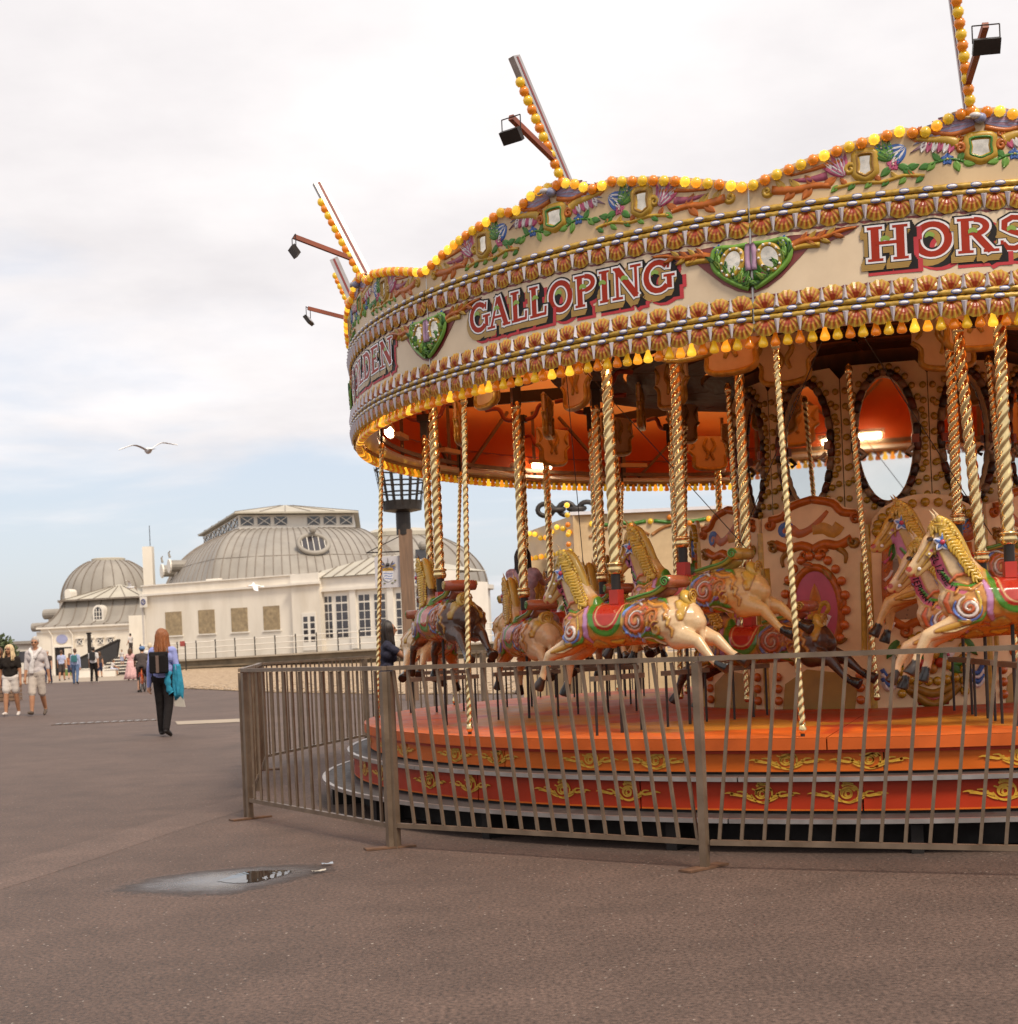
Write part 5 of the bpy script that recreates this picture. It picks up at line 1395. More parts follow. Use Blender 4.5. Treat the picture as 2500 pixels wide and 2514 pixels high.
def mane_mesh():
    b = MB(); crest = smoothpoly([(-.455, 0, .345), (-.425, 0, .375), (-.375, 0, .345), (-.325, 0, .265), (-.285, 0, .180), (-.245, 0, .095), (-.20, 0, .02)], 4)
    b.col = (.52, .33, .06); b.tube(crest, [.020 + .020 * math.sin(PI * i / (len(crest) - 1)) for i in range(len(crest))], 8)
    rnd = random.Random(4)
    for sg in (-1, 1):
        for k in range(21):
            f = .17 + .83 * k / 20; i_ = f * (len(crest) - 1.001); c = crest[int(i_)].lerp(crest[int(i_) + 1], i_ - int(i_))
            l = .070 + .030 * math.sin(PI * min(1, f * 1.1)) + rnd.uniform(-.010, .010)
            for row, (ll, rr, cc) in enumerate(((0.82, .0125, (.56, .35, .045)), (.62, .0105, (.36, .18, .02)), (.48, .0115, (.64, .43, .07)))):
                d0 = Vector((-.82, 0, -.57)) if row != 1 else Vector((-.62, 0, -.78))
                P = []
                for s_, wv in ((0, 0), (.22, .012), (.45, .004), (.68, -.010), (.88, .0), (1.0, .018)):
                    q = c + d0 * (l * ll * s_) + Vector((.57, 0, -.82)) * (wv * (1 if row != 2 else -1)) + Vector((0, 0, .012 * row - .012))
                    y = surf(q.x, q.z, sg, .006 + .006 * (2 - row)).y * sg
                    y = max(y, .022) if s_ < .3 else max(y, .030)
                    P.append((q.x, sg * y, q.z))
                Q = smoothpoly(P, 3); g = rnd.uniform(.82, 1.2); b.col = tuple(q * g for q in cc)
                b.tube(Q, [.004 + rr * math.sin(PI * (0.25 + 0.73 * i / (len(Q) - 1))) ** .8 for i in range(len(Q))], 7, flat=.75)
        for k in range(4):
            P = [(-.43, sg * .012, .375), (-.46, sg * (.02 + .006 * k), .36 - .01 * k), (-.485, sg * (.03 + .004 * k), .325 - .012 * k), (-.475, sg * .045, .295 - .01 * k)]
            Q = smoothpoly(P, 4); b.col = (.50, .31, .05); b.tube(Q, [.004 + .010 * math.sin(PI * (.2 + .78 * i / (len(Q) - 1))) for i in range(len(Q))], 6)
    return b.build('mane', M_horse, smooth=True, mesh_only=True)
MANE = mane_mesh()
def flower_side(sg):
    b = MB(); c = surf(-.425, .235, sg, .012)
    for k in range(5):
        a = 2 * PI * k / 5 + .3
        for (l, w_, h, col) in ((.060, .021, .006, (.70, .68, .72)), (.050, .014, .012, (.10, .22, .58))):
            vs = []; n = 6
            for i in range(n + 1):
                f = i / n; ww = w_ * math.sin(PI * (.10 + .88 * f)) ** .8; cx, cz = c.x + l * f * math.cos(a), c.z + l * f * math.sin(a)
                for e, hh in ((-1, 0), (0, h), (1, 0)): vs.append((cx - math.sin(a) * ww * e, c.y + sg * (hh + .006 * f), cz + math.cos(a) * ww * e))
            b.col = col; b.add(vs, [(i * 3 + q, i * 3 + q + 1, i * 3 + q + 4, i * 3 + q + 3) for i in range(n) for q in (0, 1)])
    b.col = (.50, .04, .10); b.ball(c + Vector((0, sg * .012, 0)), .017, 10, 6)
    return b.build('flower', M_horse, smooth=True, mesh_only=True)
FLW = [flower_side(-1), flower_side(1)]
def badge_mesh(sg):
    b = MB(); c = surf(-.505, .165, sg, .004); b.col = (.50, .32, .06); b.box(c, (.034, .012, .034), Matrix.Rotation(.7, 3, 'Y')); b.col = (.75, .72, .70); b.ball(c + Vector((0, sg * .008, 0)), .009, 8, 5)
    c = surf(-.565, .075, sg, .004); b.ball(c, .013, 8, 5)
    return b.build('bridle_badge', M_horse, mesh_only=True)
BADGE = [badge_mesh(-1), badge_mesh(1)]
def roll_mesh(c1, c2):
    b = MB(); b.col = c1
    for sg in (-1, 1):
        Q = smoothpoly([(.17, sg * .11, .010), (.28, sg * .10, .035), (.37, sg * .085, .055), (.43, sg * .08, .085), (.475, sg * .08, .125)], 4); b.col = (.36, .34, .05); b.tube(Q, [.014 + .012 * i / (len(Q) - 1) for i in range(len(Q))], 8, flat=.8)
        b.col = (.07, .24, .04); b.tube([q + Vector((0, sg * .012, .008)) for q in Q], .010, 6)
    b.col = c1; b.tube([(.49, -.13, .125), (.49, -.05, .125), (.49, .05, .125), (.49, .13, .125)], [.040, .044, .044, .040], 14)
    for sg in (-1, 1):
        b.col = c2; P = spiral(.49, .125, .036, .006, 0, 1.8, 20); b.tube([(p[0], sg * .133, p[1]) for p in P], .007, 6)
    b.col = c1; b.tube(smoothpoly([(.30, 0, .02), (.40, 0, .05), (.47, 0, .10)], 4), [.08, .075, .05, .05, .05, .05, .05, .05, .045], 10, flat=1.2)
    b.col = (.52, .33, .05); b.ball((.585, 0, .0), .075, 14, 8, .55, .9, .95, Matrix.Rotation(-.5, 3, 'Y')); b.col = (.40, .22, .03)
    P = spiral(0, 0, .055, .01, 0, 2.2, 22); b.tube([(.625 + .1 * p[1] * .3, p[0], .015 + p[1]) for p in P], .007, 6)
    return b.build('saddle_roll', M_horse, smooth=True, mesh_only=True)
ROLL = {'cream': roll_mesh((.36, .11, .05), (.07, .24, .04)), 'gold': roll_mesh((.46, .30, .06), (.07, .26, .04)), 'brown': roll_mesh((.40, .10, .05), (.46, .30, .06))}
tb = twisted(1.50, 0.0385, 3, 0.085, 0.24, 20, 0.0115)
tb.lathe([(0.026, 1.49), (0.038, 1.50), (0.042, 1.515), (0.042, 1.55), (0.032, 1.575), (0.018, 1.59)], 16)
HPOLE = tb.build('brass_pole', M_brass, smooth=True, mesh_only=True)
tb = MB(); tb.lathe([(0.030, -0.075), (0.046, -0.065), (0.054, -0.045), (0.054, -0.03), (0.044, -0.012), (0.056, -0.006), (0.056, 0.006), (0.044, 0.012)], 18)
HCOL = tb.build('pole_collar', M_brass, smooth=True, mesh_only=True)
tb = MB(); tb.lathe([(0.034, 0.08), (0.034, 0.21)], 16); HSLV = tb.build('pole_sleeve', M_dark, mesh_only=True)
tb = MB(); tb.box((0, 0, 0.045), (0.075, 0.075, 0.10)); HBOOT = tb.build('pole_boot', mat('boot_red', (.46, .035, .02), .35), mesh_only=True)
FONT = {'A': [[(0, 0), (.5, 1), (1, 0)], [(.2, .4), (.8, .4)]], 'B': [[(0, 0), (0, 1), (.7, .95), (.75, .6), (0, .52), (.85, .45), (.85, .08), (0, 0)]], 'E': [[(1, 1), (0, 1), (0, 0), (1, 0)], [(0, .52), (.75, .52)]],
        'H': [[(0, 0), (0, 1)], [(1, 0), (1, 1)], [(0, .5), (1, .5)]], 'I': [[(.5, 0), (.5, 1)]], 'J': [[(1, 1), (1, .2), (.6, 0), (.1, .15)]], 'L': [[(0, 1), (0, 0), (.9, 0)]], 'N': [[(0, 0), (0, 1), (1, 0), (1, 1)]],
        'P': [[(0, 0), (0, 1), (.8, .95), (.85, .55), (0, .45)]], 'S': [[(.95, .85), (.5, 1), (.1, .8), (.3, .55), (.8, .42), (.9, .15), (.45, 0), (0, .15)]], 'T': [[(0, 1), (1, 1)], [(.5, 1), (.5, 0)]], 'Y': [[(0, 1), (.5, .5), (1, 1)], [(.5, .5), (.5, 0)]], 'Z': [[(0, 1), (1, 1), (0, 0), (1, 0)]]}
def name_mesh(word, size=.034):
    b = MB(); Q = smoothpoly([(p[0], p[1], 0) for p in BAND], 6); L_ = [0]
    for a, c in zip(Q, Q[1:]): L_.append(L_[-1] + (c - a).length)
    tot = L_[-1]; n = len(word); step = tot * .94 / n
    for i, ch in enumerate(word):
        s0 = tot * .04 + step * i
        for pl in FONT[ch]:
            P = []
            for q0, q1 in zip(pl, pl[1:]):
                for j in range(4):
                    t_ = j / 4; P.append((q0[0] + (q1[0] - q0[0]) * t_, q0[1] + (q1[1] - q0[1]) * t_))
            P.append(pl[-1]); W = []
            for (u, v) in P:
                s_ = s0 + u * step * .70; k = max(0, min(len(Q) - 2, next((m - 1 for m in range(1, len(L_)) if L_[m] >= s_), len(Q) - 2)))
                f = (s_ - L_[k]) / max(1e-6, L_[k + 1] - L_[k]); p = Q[k].lerp(Q[k + 1], f); d = (Q[k + 1] - Q[k]).normalized()
                w_ = p + Vector((-d.y, d.x, 0)) * ((v - .5) * size); W.append(surf(w_.x, w_.y, -1, .0055))
            b.tube(W, .0032, 5)
    return b.build('name_lettering', M_black, mesh_only=True)
def footrest(drop):
    b = MB()
    b.bar((-.02, -.30, drop), (-.02, .30, drop), .05, .035); me1 = b.build('footrest', M_steel, mesh_only=True)
    return me1
FOOT = footrest(0)
tb = MB(); tb.lathe([(.012, 0), (.012, 1)], 8); STALK = tb.build('stalk', M_dark, mesh_only=True)
NOPAINT = None
def add_horse(R, ang, zs, style, label, name=None, lean=0.0):
    a = R_(ang); h = thing('carousel_horse', label, 'carousel horse', (CX + R * math.sin(a), CY - R * math.cos(a), zs), a, 'galloping carousel horses')
    put('body', HM[style], h); put('mane', MANE, h)
    for m in FLW: put('flower', m, h)
    for m in BADGE: put('bridle_badge', m, h)
    put('saddle_roll', ROLL[style], h); put('pole_boot', HBOOT, h); put('pole_sleeve', HSLV, h); put('pole_collar', HCOL, h, (0, 0, .275))
    L_ = 3.33 - zs - .28; o = put('brass_pole', HPOLE, h, (0, 0, .28)); o.scale = (1, 1, L_ / 1.50); o.rotation_euler = (0, lean, 0)
    if name: put('name_lettering', name_mesh(name), h)
    dz = zs - HP
    for x in (.0,): put('stalk', STALK, h, (x, 0, -dz), scale=(1, 1, dz - .27))
    for y in (-.27, .27): put('footrest_rod', STALK, h, (-.02, y, -dz + 0.0), scale=(.8, .8, .38))
    put('footrest', FOOT, h, (0, 0, -dz + .39))
    return h
HL = [(4.35, -4.6, 1.61, 'cream', 'cream galloping horse lettered ELIZABETH on its pink neck band, nearest the right edge', 'ELIZABETH', 0),
 (4.35, -39.5, 1.57, 'cream', 'cream galloping horse lettered STANLEY, the foremost whole horse in the middle', 'STANLEY', 0.0),
 (4.35, -69.5, 1.67, 'brown', 'dark brown galloping horse with golden mane at the carousel\'s left side', None, 0),
 (4.35, -101, 1.50, 'cream', 'cream horse at the far left rim, behind the dark brown horse', None, 0),
 (4.35, -136, 1.66, 'gold', 'golden horse on the far rim of the carousel, seen between the poles', None, 0),
 (3.52, -4.2, 1.53, 'cream', 'cream horse lettered STEPHANIE, low in the middle row behind ELIZABETH', 'STEPHANIE', -.06),
 (3.52, -39, 1.77, 'gold', 'golden-headed horse lettered ANJA rising in the middle row behind STANLEY', 'ANJA', 0),
 (3.52, -74, 1.50, 'cream', 'cream horse with bushy gold mane just right of the dark brown horse', None, 0),
 (3.52, -109, 1.62, 'gold', 'golden horse carrying the child in the lilac dress', None, 0),
 (3.52, -140, 1.72, 'cream', 'cream middle-row horse on the far side of the platform', None, 0),
 (2.75, -3.6, 1.85, 'gold', 'gold-faced horse raised highest, innermost beside ELIZABETH', None, 0),
 (2.75, -37, 1.38, 'brown', 'dark brown inner-row horse low before the pink medallion panel', None, 0),
 (2.75, -77, 1.62, 'cream', 'cream inner-row horse behind the horse lettered STANLEY\'s head', None, 0),
 (2.75, -107, 1.76, 'cream', 'cream inner-row horse raised high at the back left', None, 0),
 (4.35, -168, 1.55, 'cream', 'cream horse on the rim at the very back, left of the centre panels', None, 0), (3.52, -171, 1.70, 'gold', 'golden middle-row horse hidden deepest behind the centre', None, 0),
 (2.75, -142, 1.50, 'gold', 'golden inner-row horse at the back, next to the centre panels', None, 0)]
HO = [add_horse(*h) for h in HL]
# cranks over the horses (part of the carousel)
for (R, ang, zs, st, lb, nm, le) in HL:
    a = R_(ang); c = Vector((R * math.sin(a), -R * math.cos(a), 0)); u = Vector((math.sin(a), -math.cos(a), 0))
    b = MB(); b.box(c + Vector((0, 0, 3.47)), (.075, .075, .22), Matrix.Rotation(a, 3, 'Z')); b.box(c + Vector((0, 0, 3.56)), (.10, .13, .07), Matrix.Rotation(a, 3, 'Z')); b.build('crank_bearing', M_dark, car)
    Q = smoothpoly([c - u * .36 + Vector((0, 0, 3.68)), c - u * .22 + Vector((0, 0, 3.68)), c - u * .15 + Vector((0, 0, 3.57)), c + Vector((0, 0, 3.55)), c + u * .15 + Vector((0, 0, 3.57)), c + u * .22 + Vector((0, 0, 3.68)), c + u * .36 + Vector((0, 0, 3.68))], 4)
    b = MB(); b.tube(Q, .022, 8); b.build('crank', mat('crank_red', (.30, .06, .035), .4, var=.2), car, smooth=True)
# ================================================================ CROWD BARRIERS
def barrier(p0, p1, label, slant=0.0, nb=18, foot=True, feet=(True, True), post2=True):
    p0 = Vector((p0[0], p0[1], 0)); p1 = Vector((p1[0], p1[1], 0)); d = p1 - p0; L_ = d.length; u = d.normalized(); ang = math.atan2(u.y, u.x)
    t_ = thing('crowd_barrier', label, 'barrier', p0, ang, 'steel barriers round the carousel')
    def part(nm, f):
        b = MB(); f(b); return b.build(nm, M_steel, t_)
    zt, zb = 1.195, 0.152
    part('top_rail', lambda b: b.bar((0.0, 0, zt), (L_, 0, zt), .042, .028)); part('bottom_rail', lambda b: b.bar((.02, 0, zb), (L_ - .02, 0, zb), .032, .030))
    for x, on in ((.022, True), (L_ - .022, post2)):
        if on: part('post', lambda b: b.box((x, 0.001, zt / 2 - .012), (.044, .044, zt - .02)))
    for x, on in ((.03, feet[0]), (L_ - .03, feet[1])):
        if on:
            b = MB(); b.box((0, 0, .008), (.09, .34, .012)); o = b.build('foot_plate', M_rust, t_); o.location = (x, 0, 0); o.rotation_euler = (0, 0, random.uniform(-.25, .25))
    bm = MB(); bm.box((0, 0, 0), (.0175, .0175, 1)); bar = bm.build('bar', M_steel, mesh_only=True)
    sp_ = L_ / (nb + 1); rnd = random.Random(int(L_ * 1000))
    for i in range(1, nb + 1):
        xb = sp_ * i - slant * .5; xt = sp_ * i + slant * .5 + rnd.uniform(-.006, .006)
        v = Vector((xt - xb, rnd.uniform(-.006, .006), zt - zb - .034)); o = put('bar', bar, t_, ((xt + xb) / 2, 0, (zt + zb) / 2)); o.rotation_euler = v.to_track_quat('Z', 'Y').to_euler(); o.scale = (1, 1, v.length)
    return t_
G0 = gnd(1740, 2134); G1 = gnd(968, 2082); G1b = gnd(963, 2084); G2 = gnd(612, 2010); G3 = gnd(650, 1891)
barrier((3.42, 7.26), (G0.x, G0.y), 'right-hand steel barrier in front of the lettered horse ELIZABETH, bars raking right', -.115, 19, feet=(True, False), post2=False)
barrier((G1.x, G1.y), (G0.x, G0.y), 'middle steel barrier in front of the horse STANLEY, bars raking left', -.125, 18, feet=(False, True))
barrier((G2.x, G2.y), (G1b.x, G1b.y), 'left-hand steel barrier ending at the free corner of the enclosure', -.01, 17)
G23 = (G2 + G3) / 2
barrier((G2.x - .03, G2.y + .06), (G23.x, G23.y), 'receding steel barrier behind the free left corner, nearer of two', 0, 17, feet=(False, False))
barrier((G23.x, G23.y + .05), (G3.x, G3.y), 'receding steel barrier at the enclosure\'s back left corner, farther of two', 0, 17, feet=(False, True))
bp = [(G3.x, G3.y + .05), (-1.96, 19.7), (-.4, 21.6), (2.0, 22.6), (4.4, 22.8)]
for i, lb in enumerate(('steel barrier behind the carousel, next to the woman leaning on the rail', 'steel barrier behind the dark brown horse, along the beach', 'steel barrier behind the cream horses, seen between their legs', 'steel barrier farthest right behind the carousel platform')):
    barrier(bp[i], bp[i + 1], lb, 0, 22 if i == 0 else 17)
# ================================================================ PAVILION
M_stucco = mat('cream_stucco', (0.80, 0.735, 0.635), 0.75, var=0.06, scale=0.7, dirt=(0.50, 0.42, 0.31), dirt_amt=0.5, dirt_scale=0.6, stretch=(1, 1, .25))
M_trim = mat('white_trim', (0.80, 0.75, 0.67), 0.6, var=0.05, scale=1.5)
M_lead = mat('lead_sheet', (0.30, 0.272, 0.235), 0.55, var=0.14, scale=0.5, dirt=(0.20, 0.17, 0.14), dirt_amt=0.6, dirt_scale=0.7, stretch=(1, 1, .35))
M_leadl = mat('pale_roof_sheet', (0.46, 0.42, 0.34), 0.55, var=0.1, scale=0.6)
M_seam = mat('lead_seam', (0.20, 0.165, 0.135), 0.6, var=0.2, scale=2)
M_ply = mat('weathered_board', (0.36, 0.275, 0.165), 0.8, var=0.25, scale=3.5, dirt=(0.16, 0.11, 0.06), dirt_amt=0.6, dirt_scale=5)
M_glass = mat('dark_glass', (0.045, 0.040, 0.045), 0.08, var=0.3, scale=1.0, spec=0.8)
M_ret = mat('weathered_concrete', (0.19, 0.145, 0.095), 0.85, var=0.25, scale=0.8, dirt=(0.09, 0.07, 0.04), dirt_amt=0.7, dirt_scale=1.3)
PO = at(355, 1500, 100); PR = at(726, 1500, 93.5)
E1 = Vector((PR.x - PO.x, PR.y - PO.y, 0)).normalized(); E2 = Vector((-E1.y, E1.x, 0))
PO = Vector((PO.x, PO.y, 0)); PANG = math.atan2(E1.y, E1.x)
def wall_hit(x, v, t_=0.0):
    r = ray(x, v); P0 = PO + E2 * t_; k = (P0.x * E2.x + P0.y * E2.y) / (r.x * E2.x + r.y * E2.y); p = r * k
    return (Vector((p.x, p.y, 0)) - P0).dot(E1), CAMH + p.z
pav = thing('pavilion', 'cream seaside hall with long lead dome and boarded windows', 'building', PO, PANG)
# local frame: x along the front, y back, z up
def pbox(nm, x0, x1, y0, y1, z0, z1, m, parent=None):
    b = MB(); b.box(((x0 + x1) / 2, (y0 + y1) / 2, (z0 + z1) / 2), (x1 - x0, y1 - y0, z1 - z0)); return b.build(nm, m, parent or pav)
sP = wall_hit(726, 1500)[0]; sG = wall_hit(795, 1500)[0]; sE = wall_hit(1085, 1500)[0]
pbox('wall', 0, sP, 0, 16, 0.2, 5.5, M_stucco); pbox('parapet', -.06, sP - .003, -.06, 16.06, 5.5, 6.02, M_stucco)
pbox('cornice', -.22, sP - .006, -.22, .0, 5.36, 5.50, M_trim); pbox('coping', -.14, sP - .006, -.14, .25, 6.02, 6.10, M_trim)
pbox('cornice_return', -.22, -.001, 0.001, 16, 5.36, 5.498, M_trim)
pbox('wall', sP, sG, -.35, 15, 0.2, 5.52, M_stucco); pbox('cornice', sP - .15, sG + .15, -.55, -.35, 5.36, 5.52, M_trim); pbox('parapet', sP, sG, -.42, 2, 5.52, 6.06, M_trim)
pbox('wall', sG, sE, 0.05, 5.5, 0.2, 5.05, M_trim); pbox('cornice', sG, sE, -.2, .05, 4.85, 5.05, M_trim); pbox('parapet', sG, sE, -.08, 2, 5.05, 5.72, M_trim)
for x in (427, 508, 589, 668):
    s0, _ = wall_hit(x - 20, 1530); s1, _ = wall_hit(x + 20, 1530); _, zt = wall_hit(x, 1502 - .06 * (x - 427)); _, zb = wall_hit(x, 1560 - .055 * (x - 427))
    w_ = pbox('boarded_window', s0, s1, -.03, -.002, zb, zt, M_ply)
    b = MB(); b.bar((s0 + .05, -.036, zb + .04), (s0 + .05, -.036, zt - .04), .04, .012, up=(0, 1, 0)); b.build('batten', M_ply, w_)
    b = MB(); b.box(((s0 + s1) / 2, -.03, zb - .05), (s1 - s0 + .2, .1, .08)); b.build('sill', M_trim, w_)
# door in the pier
s0, zb = wall_hit(745, 1580, -.35); s1, zt = wall_hit(776, 1503, -.35); zb = 1.2
d_ = pbox('door', s0, s1, -.39, -.352, zb, zt, M_trim)
for i in range(2):
    for j in range(4):
        b = MB(); wx = (s1 - s0) / 2; b.box((s0 + wx * (i + .5), -.395, zb + .5 + (zt - zb - .7) * (j + .5) / 4), (wx * .6, .01, (zt - zb - .7) / 4 * .78)); b.build('pane', M_glass, d_)
def casement(x0, x1, v0, v1):
    s0, zt = wall_hit(x0, v0, .05); s1, zb = wall_hit(x1, v1, .05); zb = max(zb, 1.3)
    w_ = pbox('window', s0, s1, .02, .048, zb, zt, M_trim); nC, nR = 2, 5; wx = (s1 - s0) / nC; hz = (zt - zb) / nR
    for i in range(nC):
        for j in range(nR):
            gap = .05; b = MB(); b.box((s0 + wx * (i + .5), .014, zb + hz * (j + .5)), (wx - gap * 1.4, .01, hz - (gap * 1.2 if j < 4 else .16))); b.build('pane', M_glass, w_)
for x0, x1 in ((796, 820), (824, 858), (880, 913), (918, 951), (972, 1003), (1007, 1040)): casement(x0, x1, 1462 - .05 * (x0 - 796), 1566 - .05 * (x0 - 796))
for x in (788, 869, 961, 1051):
    s0, _ = wall_hit(x, 1500); pbox('pilaster', s0 - .22, s0 + .22, -.10, .05, 1.2, 4.85, M_trim)
# hipped seam roof over the glazed range
sM = wall_hit(860, 1400)[0]
b = MB(); e = 5.74; L0, L1 = sG - 2.4, sE; rz = 7.0
sM2 = sM + 1.6; V_ = [(L0, -.3, e), (L1, -.3, e), (L1, 5.6, e), (L0, 5.6, e), (sM, 2.65, rz), (sM2, 2.65, rz)]
b.add(V_, [(0, 1, 5, 4), (0, 4, 3), (2, 3, 4, 5), (1, 2, 5)]); rf = fixn(b.build('roof', M_leadl, mesh_only=True)); rf = put('roof', rf, pav)
for i in range(14):
    f = i / 13; x = L0 + (L1 - L0) * f; top = (x, 2.65, rz)
    k = 1.0
    if x < sM: k = (x - L0) / (sM - L0); top = (x, -.3 + 2.95 * k, e + (rz - e) * k)
    if x > sM2: k = max(.02, (L1 - x) / (L1 - sM2)); top = (x, -.3 + 2.95 * k, e + (rz - e) * k)
    b = MB(); b.bar((x, -.3, e + .03), (top[0], top[1], top[2] + .03), .05, .05); b.build('seam', M_seam, rf)
b = MB(); b.ball((sM, 2.65, rz + .1), .16, 8, 6); b.build('finial', M_leadl, rf)
for x, r in ((520, .8), (545, 1.0)): pass
pbox('roof_vent', wall_hit(450, 1410)[0], wall_hit(482, 1410)[0], 2.2, 3.4, 5.9, 6.35, M_trim)
# lattice of the long dome (world coordinates -> pavilion frame)
Rinv = Matrix.Rotation(-PANG, 3, 'Z')
def loc(p): return Rinv @ (Vector(p) - PO)
LAN = [at(496, 1310, 125), at(583, 1256, 106.6), at(871, 1254, 110)]
LAN = [Vector((p.x, p.y, 0)) for p in LAN] + [Vector((-12.6, 126, 0)), Vector((-20.5, 137, 0))]
cen = sum(LAN, Vector()) / 5
def plan(f, k):
    """point on the scaled lantern plan, f in 0..5 round the corners, rounded for the dome"""
    i = int(f) % 5; g = f - int(f); p = LAN[i].lerp(LAN[(i + 1) % 5], g); q = cen + (p - cen) * k
    return q
def dome_pt(f, t_):
    """t 0 base .. 1 top"""
    p_a, p_b = R_(24), R_(84); ph = p_a + t_ * (p_b - p_a); k = 1.0 + 0.80 * (math.cos(ph) - math.cos(p_b)) / (math.cos(p_a) - math.cos(p_b)); sharp = plan(f, k)
    # round the corners lower down
    n = 7; av = sum((plan((f + (j - 3) * .22) % 5, k) for j in range(n)), Vector()) / n; rr = 1.06
    p = sharp.lerp(cen + (av - cen) * rr, .75 * (1 - t_ * .8)); z = 5.3 + (10.25 - 5.3) * (math.sin(ph) - math.sin(p_a)) / (math.sin(p_b) - math.sin(p_a)); return Vector((p.x, p.y, z))
b = MB(); NF, NT = 110, 14; vs = [loc(dome_pt(5 * i / NF, j / NT)) for j in range(NT + 1) for i in range(NF)]
b.add(vs, [(j * NF + i, j * NF + (i + 1) % NF, (j + 1) * NF + (i + 1) % NF, (j + 1) * NF + i) for j in range(NT) for i in range(NF)])
dome = put('dome', fixn(b.build('dome', M_lead, smooth=True, mesh_only=True)), pav)
for i in range(NF):
    b = MB(); b.tube([loc(dome_pt(5 * i / NF, j / NT) + Vector((0, 0, .02))) for j in range(NT + 1)], .035, 5); b.build('rib', M_seam, dome)
for tt in (.34,):
    b = MB(); b.tube([loc(dome_pt(5 * i / 60, tt)) + Vector((0, 0, .01)) for i in range(61)], .025, 4); b.build('sheet_joint', M_seam, dome)
# lantern
b = MB(); base = [loc(plan(i, .985)) for i in range(5)]; b.prism([(p.x, p.y) for p in base], lambda x, y, h: (x, y, h), 10.2, 11.25)
lan = put('lantern', fixn(b.build('lantern', M_trim, mesh_only=True)), pav)
b = MB(); ev = [loc(plan(i, 1.05)) for i in range(5)]; pk = loc(at(700, 1232, 112)); pk.z = 12.35
b.add([(p.x, p.y, 11.30) for p in ev] + [(p.x, p.y, 11.42) for p in ev] + [tuple(pk)], [tuple(range(5))[::-1]] + [(i, (i + 1) % 5, 5 + (i + 1) % 5, 5 + i) for i in range(5)] + [(5 + i, 5 + (i + 1) % 5, 10) for i in range(5)])
lr = put('lantern_roof', fixn(b.build('lantern_roof', M_leadl, mesh_only=True)), pav)
for i in range(5):
    for g in (0, .2, .4, .6, .8):
        p = ev[i].lerp(ev[(i + 1) % 5], g); k = .9; b = MB(); b.bar((p.x, p.y, 11.44), (p.x + (pk.x - p.x) * k, p.y + (pk.y - p.y) * k, 11.44 + (pk.z - 11.42) * k), .05, .05); b.build('seam', M_seam, lr)
for i in (0, 1):
    a, c = base[i], base[i + 1]; u = (c - a).normalized(); nrm = Vector((u.y, -u.x, 0)); L_ = (c - a).length; n = 7
    for j in range(n):
        if i == 1 and j in (3,): continue
        m = a + u * (L_ * (j + .5) / n) + nrm * .02; w_ = L_ / n * .38
        rot = Matrix.Rotation(math.atan2(u.y, u.x), 3, 'Z')
        b = MB(); b.box((m.x, m.y, 10.80), (w_ * 2, .05, .62), rot); wn = b.build('window', M_glass, lan)
        for sg in (-1, 1):
            b = MB(); b.bar((m.x - u.x * w_ + nrm.x * .05, m.y - u.y * w_ + nrm.y * .05, 10.8 - sg * .31), (m.x + u.x * w_ + nrm.x * .05, m.y + u.y * w_ + nrm.y * .05, 10.8 + sg * .31), .06, .05); b.build('glazing_bar', M_trim, wn)
# oval window on the dome's front
f0 = min((abs((lambda q: 1250 + 3600 * q.x / q.y - .043 * 220)(dome_pt(f / 50, .45)) - 764), f / 50) for f in range(50, 110))[1]
oc = dome_pt(f0, .42); nrm = (dome_pt(f0 + .02, .42) - dome_pt(f0 - .02, .42)).cross(dome_pt(f0, .48) - dome_pt(f0, .36)).normalized()
if nrm.y > 0: nrm = -nrm
nrm.z *= .35; nrm.normalize()
tu = Vector((nrm.y, -nrm.x, 0)).normalized(); tv = nrm.cross(tu).normalized(); oc = oc + nrm * .55
b = MB(); b.tube([loc(oc + tu * (1.05 * math.cos(2 * PI * i / 28)) + tv * (.78 * math.sin(2 * PI * i / 28))) for i in range(28)], .17, 8, close=True); ow = b.build('oval_window', M_lead, pav, smooth=True)
b = MB(); b.add([loc(oc + tu * (1.0 * math.cos(2 * PI * i / 28)) + tv * (.72 * math.sin(2 * PI * i / 28))) for i in range(28)], [tuple(range(28))]); b.build('glass', M_glass, ow)
for i in range(5):
    x = -.8 + .4 * i; hh = .72 * math.sqrt(max(0, 1 - x * x)); b = MB(); b.tube([loc(oc + nrm * .03 + tu * x - tv * hh), loc(oc + nrm * .03 + tu * x + tv * hh)], .03, 5); b.build('glazing_bar', M_trim, ow)
b = MB(); b.ball(loc(oc + Vector((0, 0, .98))), .26, 8, 6); b.build('finial', M_lead, ow)
# barrel dormers at the dome's left foot, chimney with mast
for x, v, d, l in ((400, 1402, 112, 2.0), (418, 1390, 110, 2.2)):
    p = at(x, v, d); b = MB(); q = loc(p); dd = Rinv @ Vector((1, .5, 0)).normalized()
    b.tube([q + dd * k for k in (0, l)], .45, 14); dm_ = b.build('barrel_dormer', M_lead, pav, smooth=False)
    b = MB(); b.tube([q - dd * .12, q + dd * .0], .53, 14); b.build('dormer_gable', M_trim, dm_)
    b = MB(); b.tube([q + Vector((0, 0, .65)), q + Vector((-.1, 0, 1.0)), q + Vector((.05, 0, 1.15))], [.1, .07, .03], 6); b.build('finial', M_lead, dm_)
ch = thing('chimney', 'square cream chimney with a thin mast between the two domes', 'chimney', at(366, 1400, 120))
ch.location.z = 0
b = MB(); b.box((0, 0, 5.1), (.78, .78, 10.2)); b.build('stack', M_stucco, ch); b = MB(); b.tube([(.25, -.3, 10.2), (.25, -.3, 11.9)], .03, 6); b.build('mast', M_dark, ch)
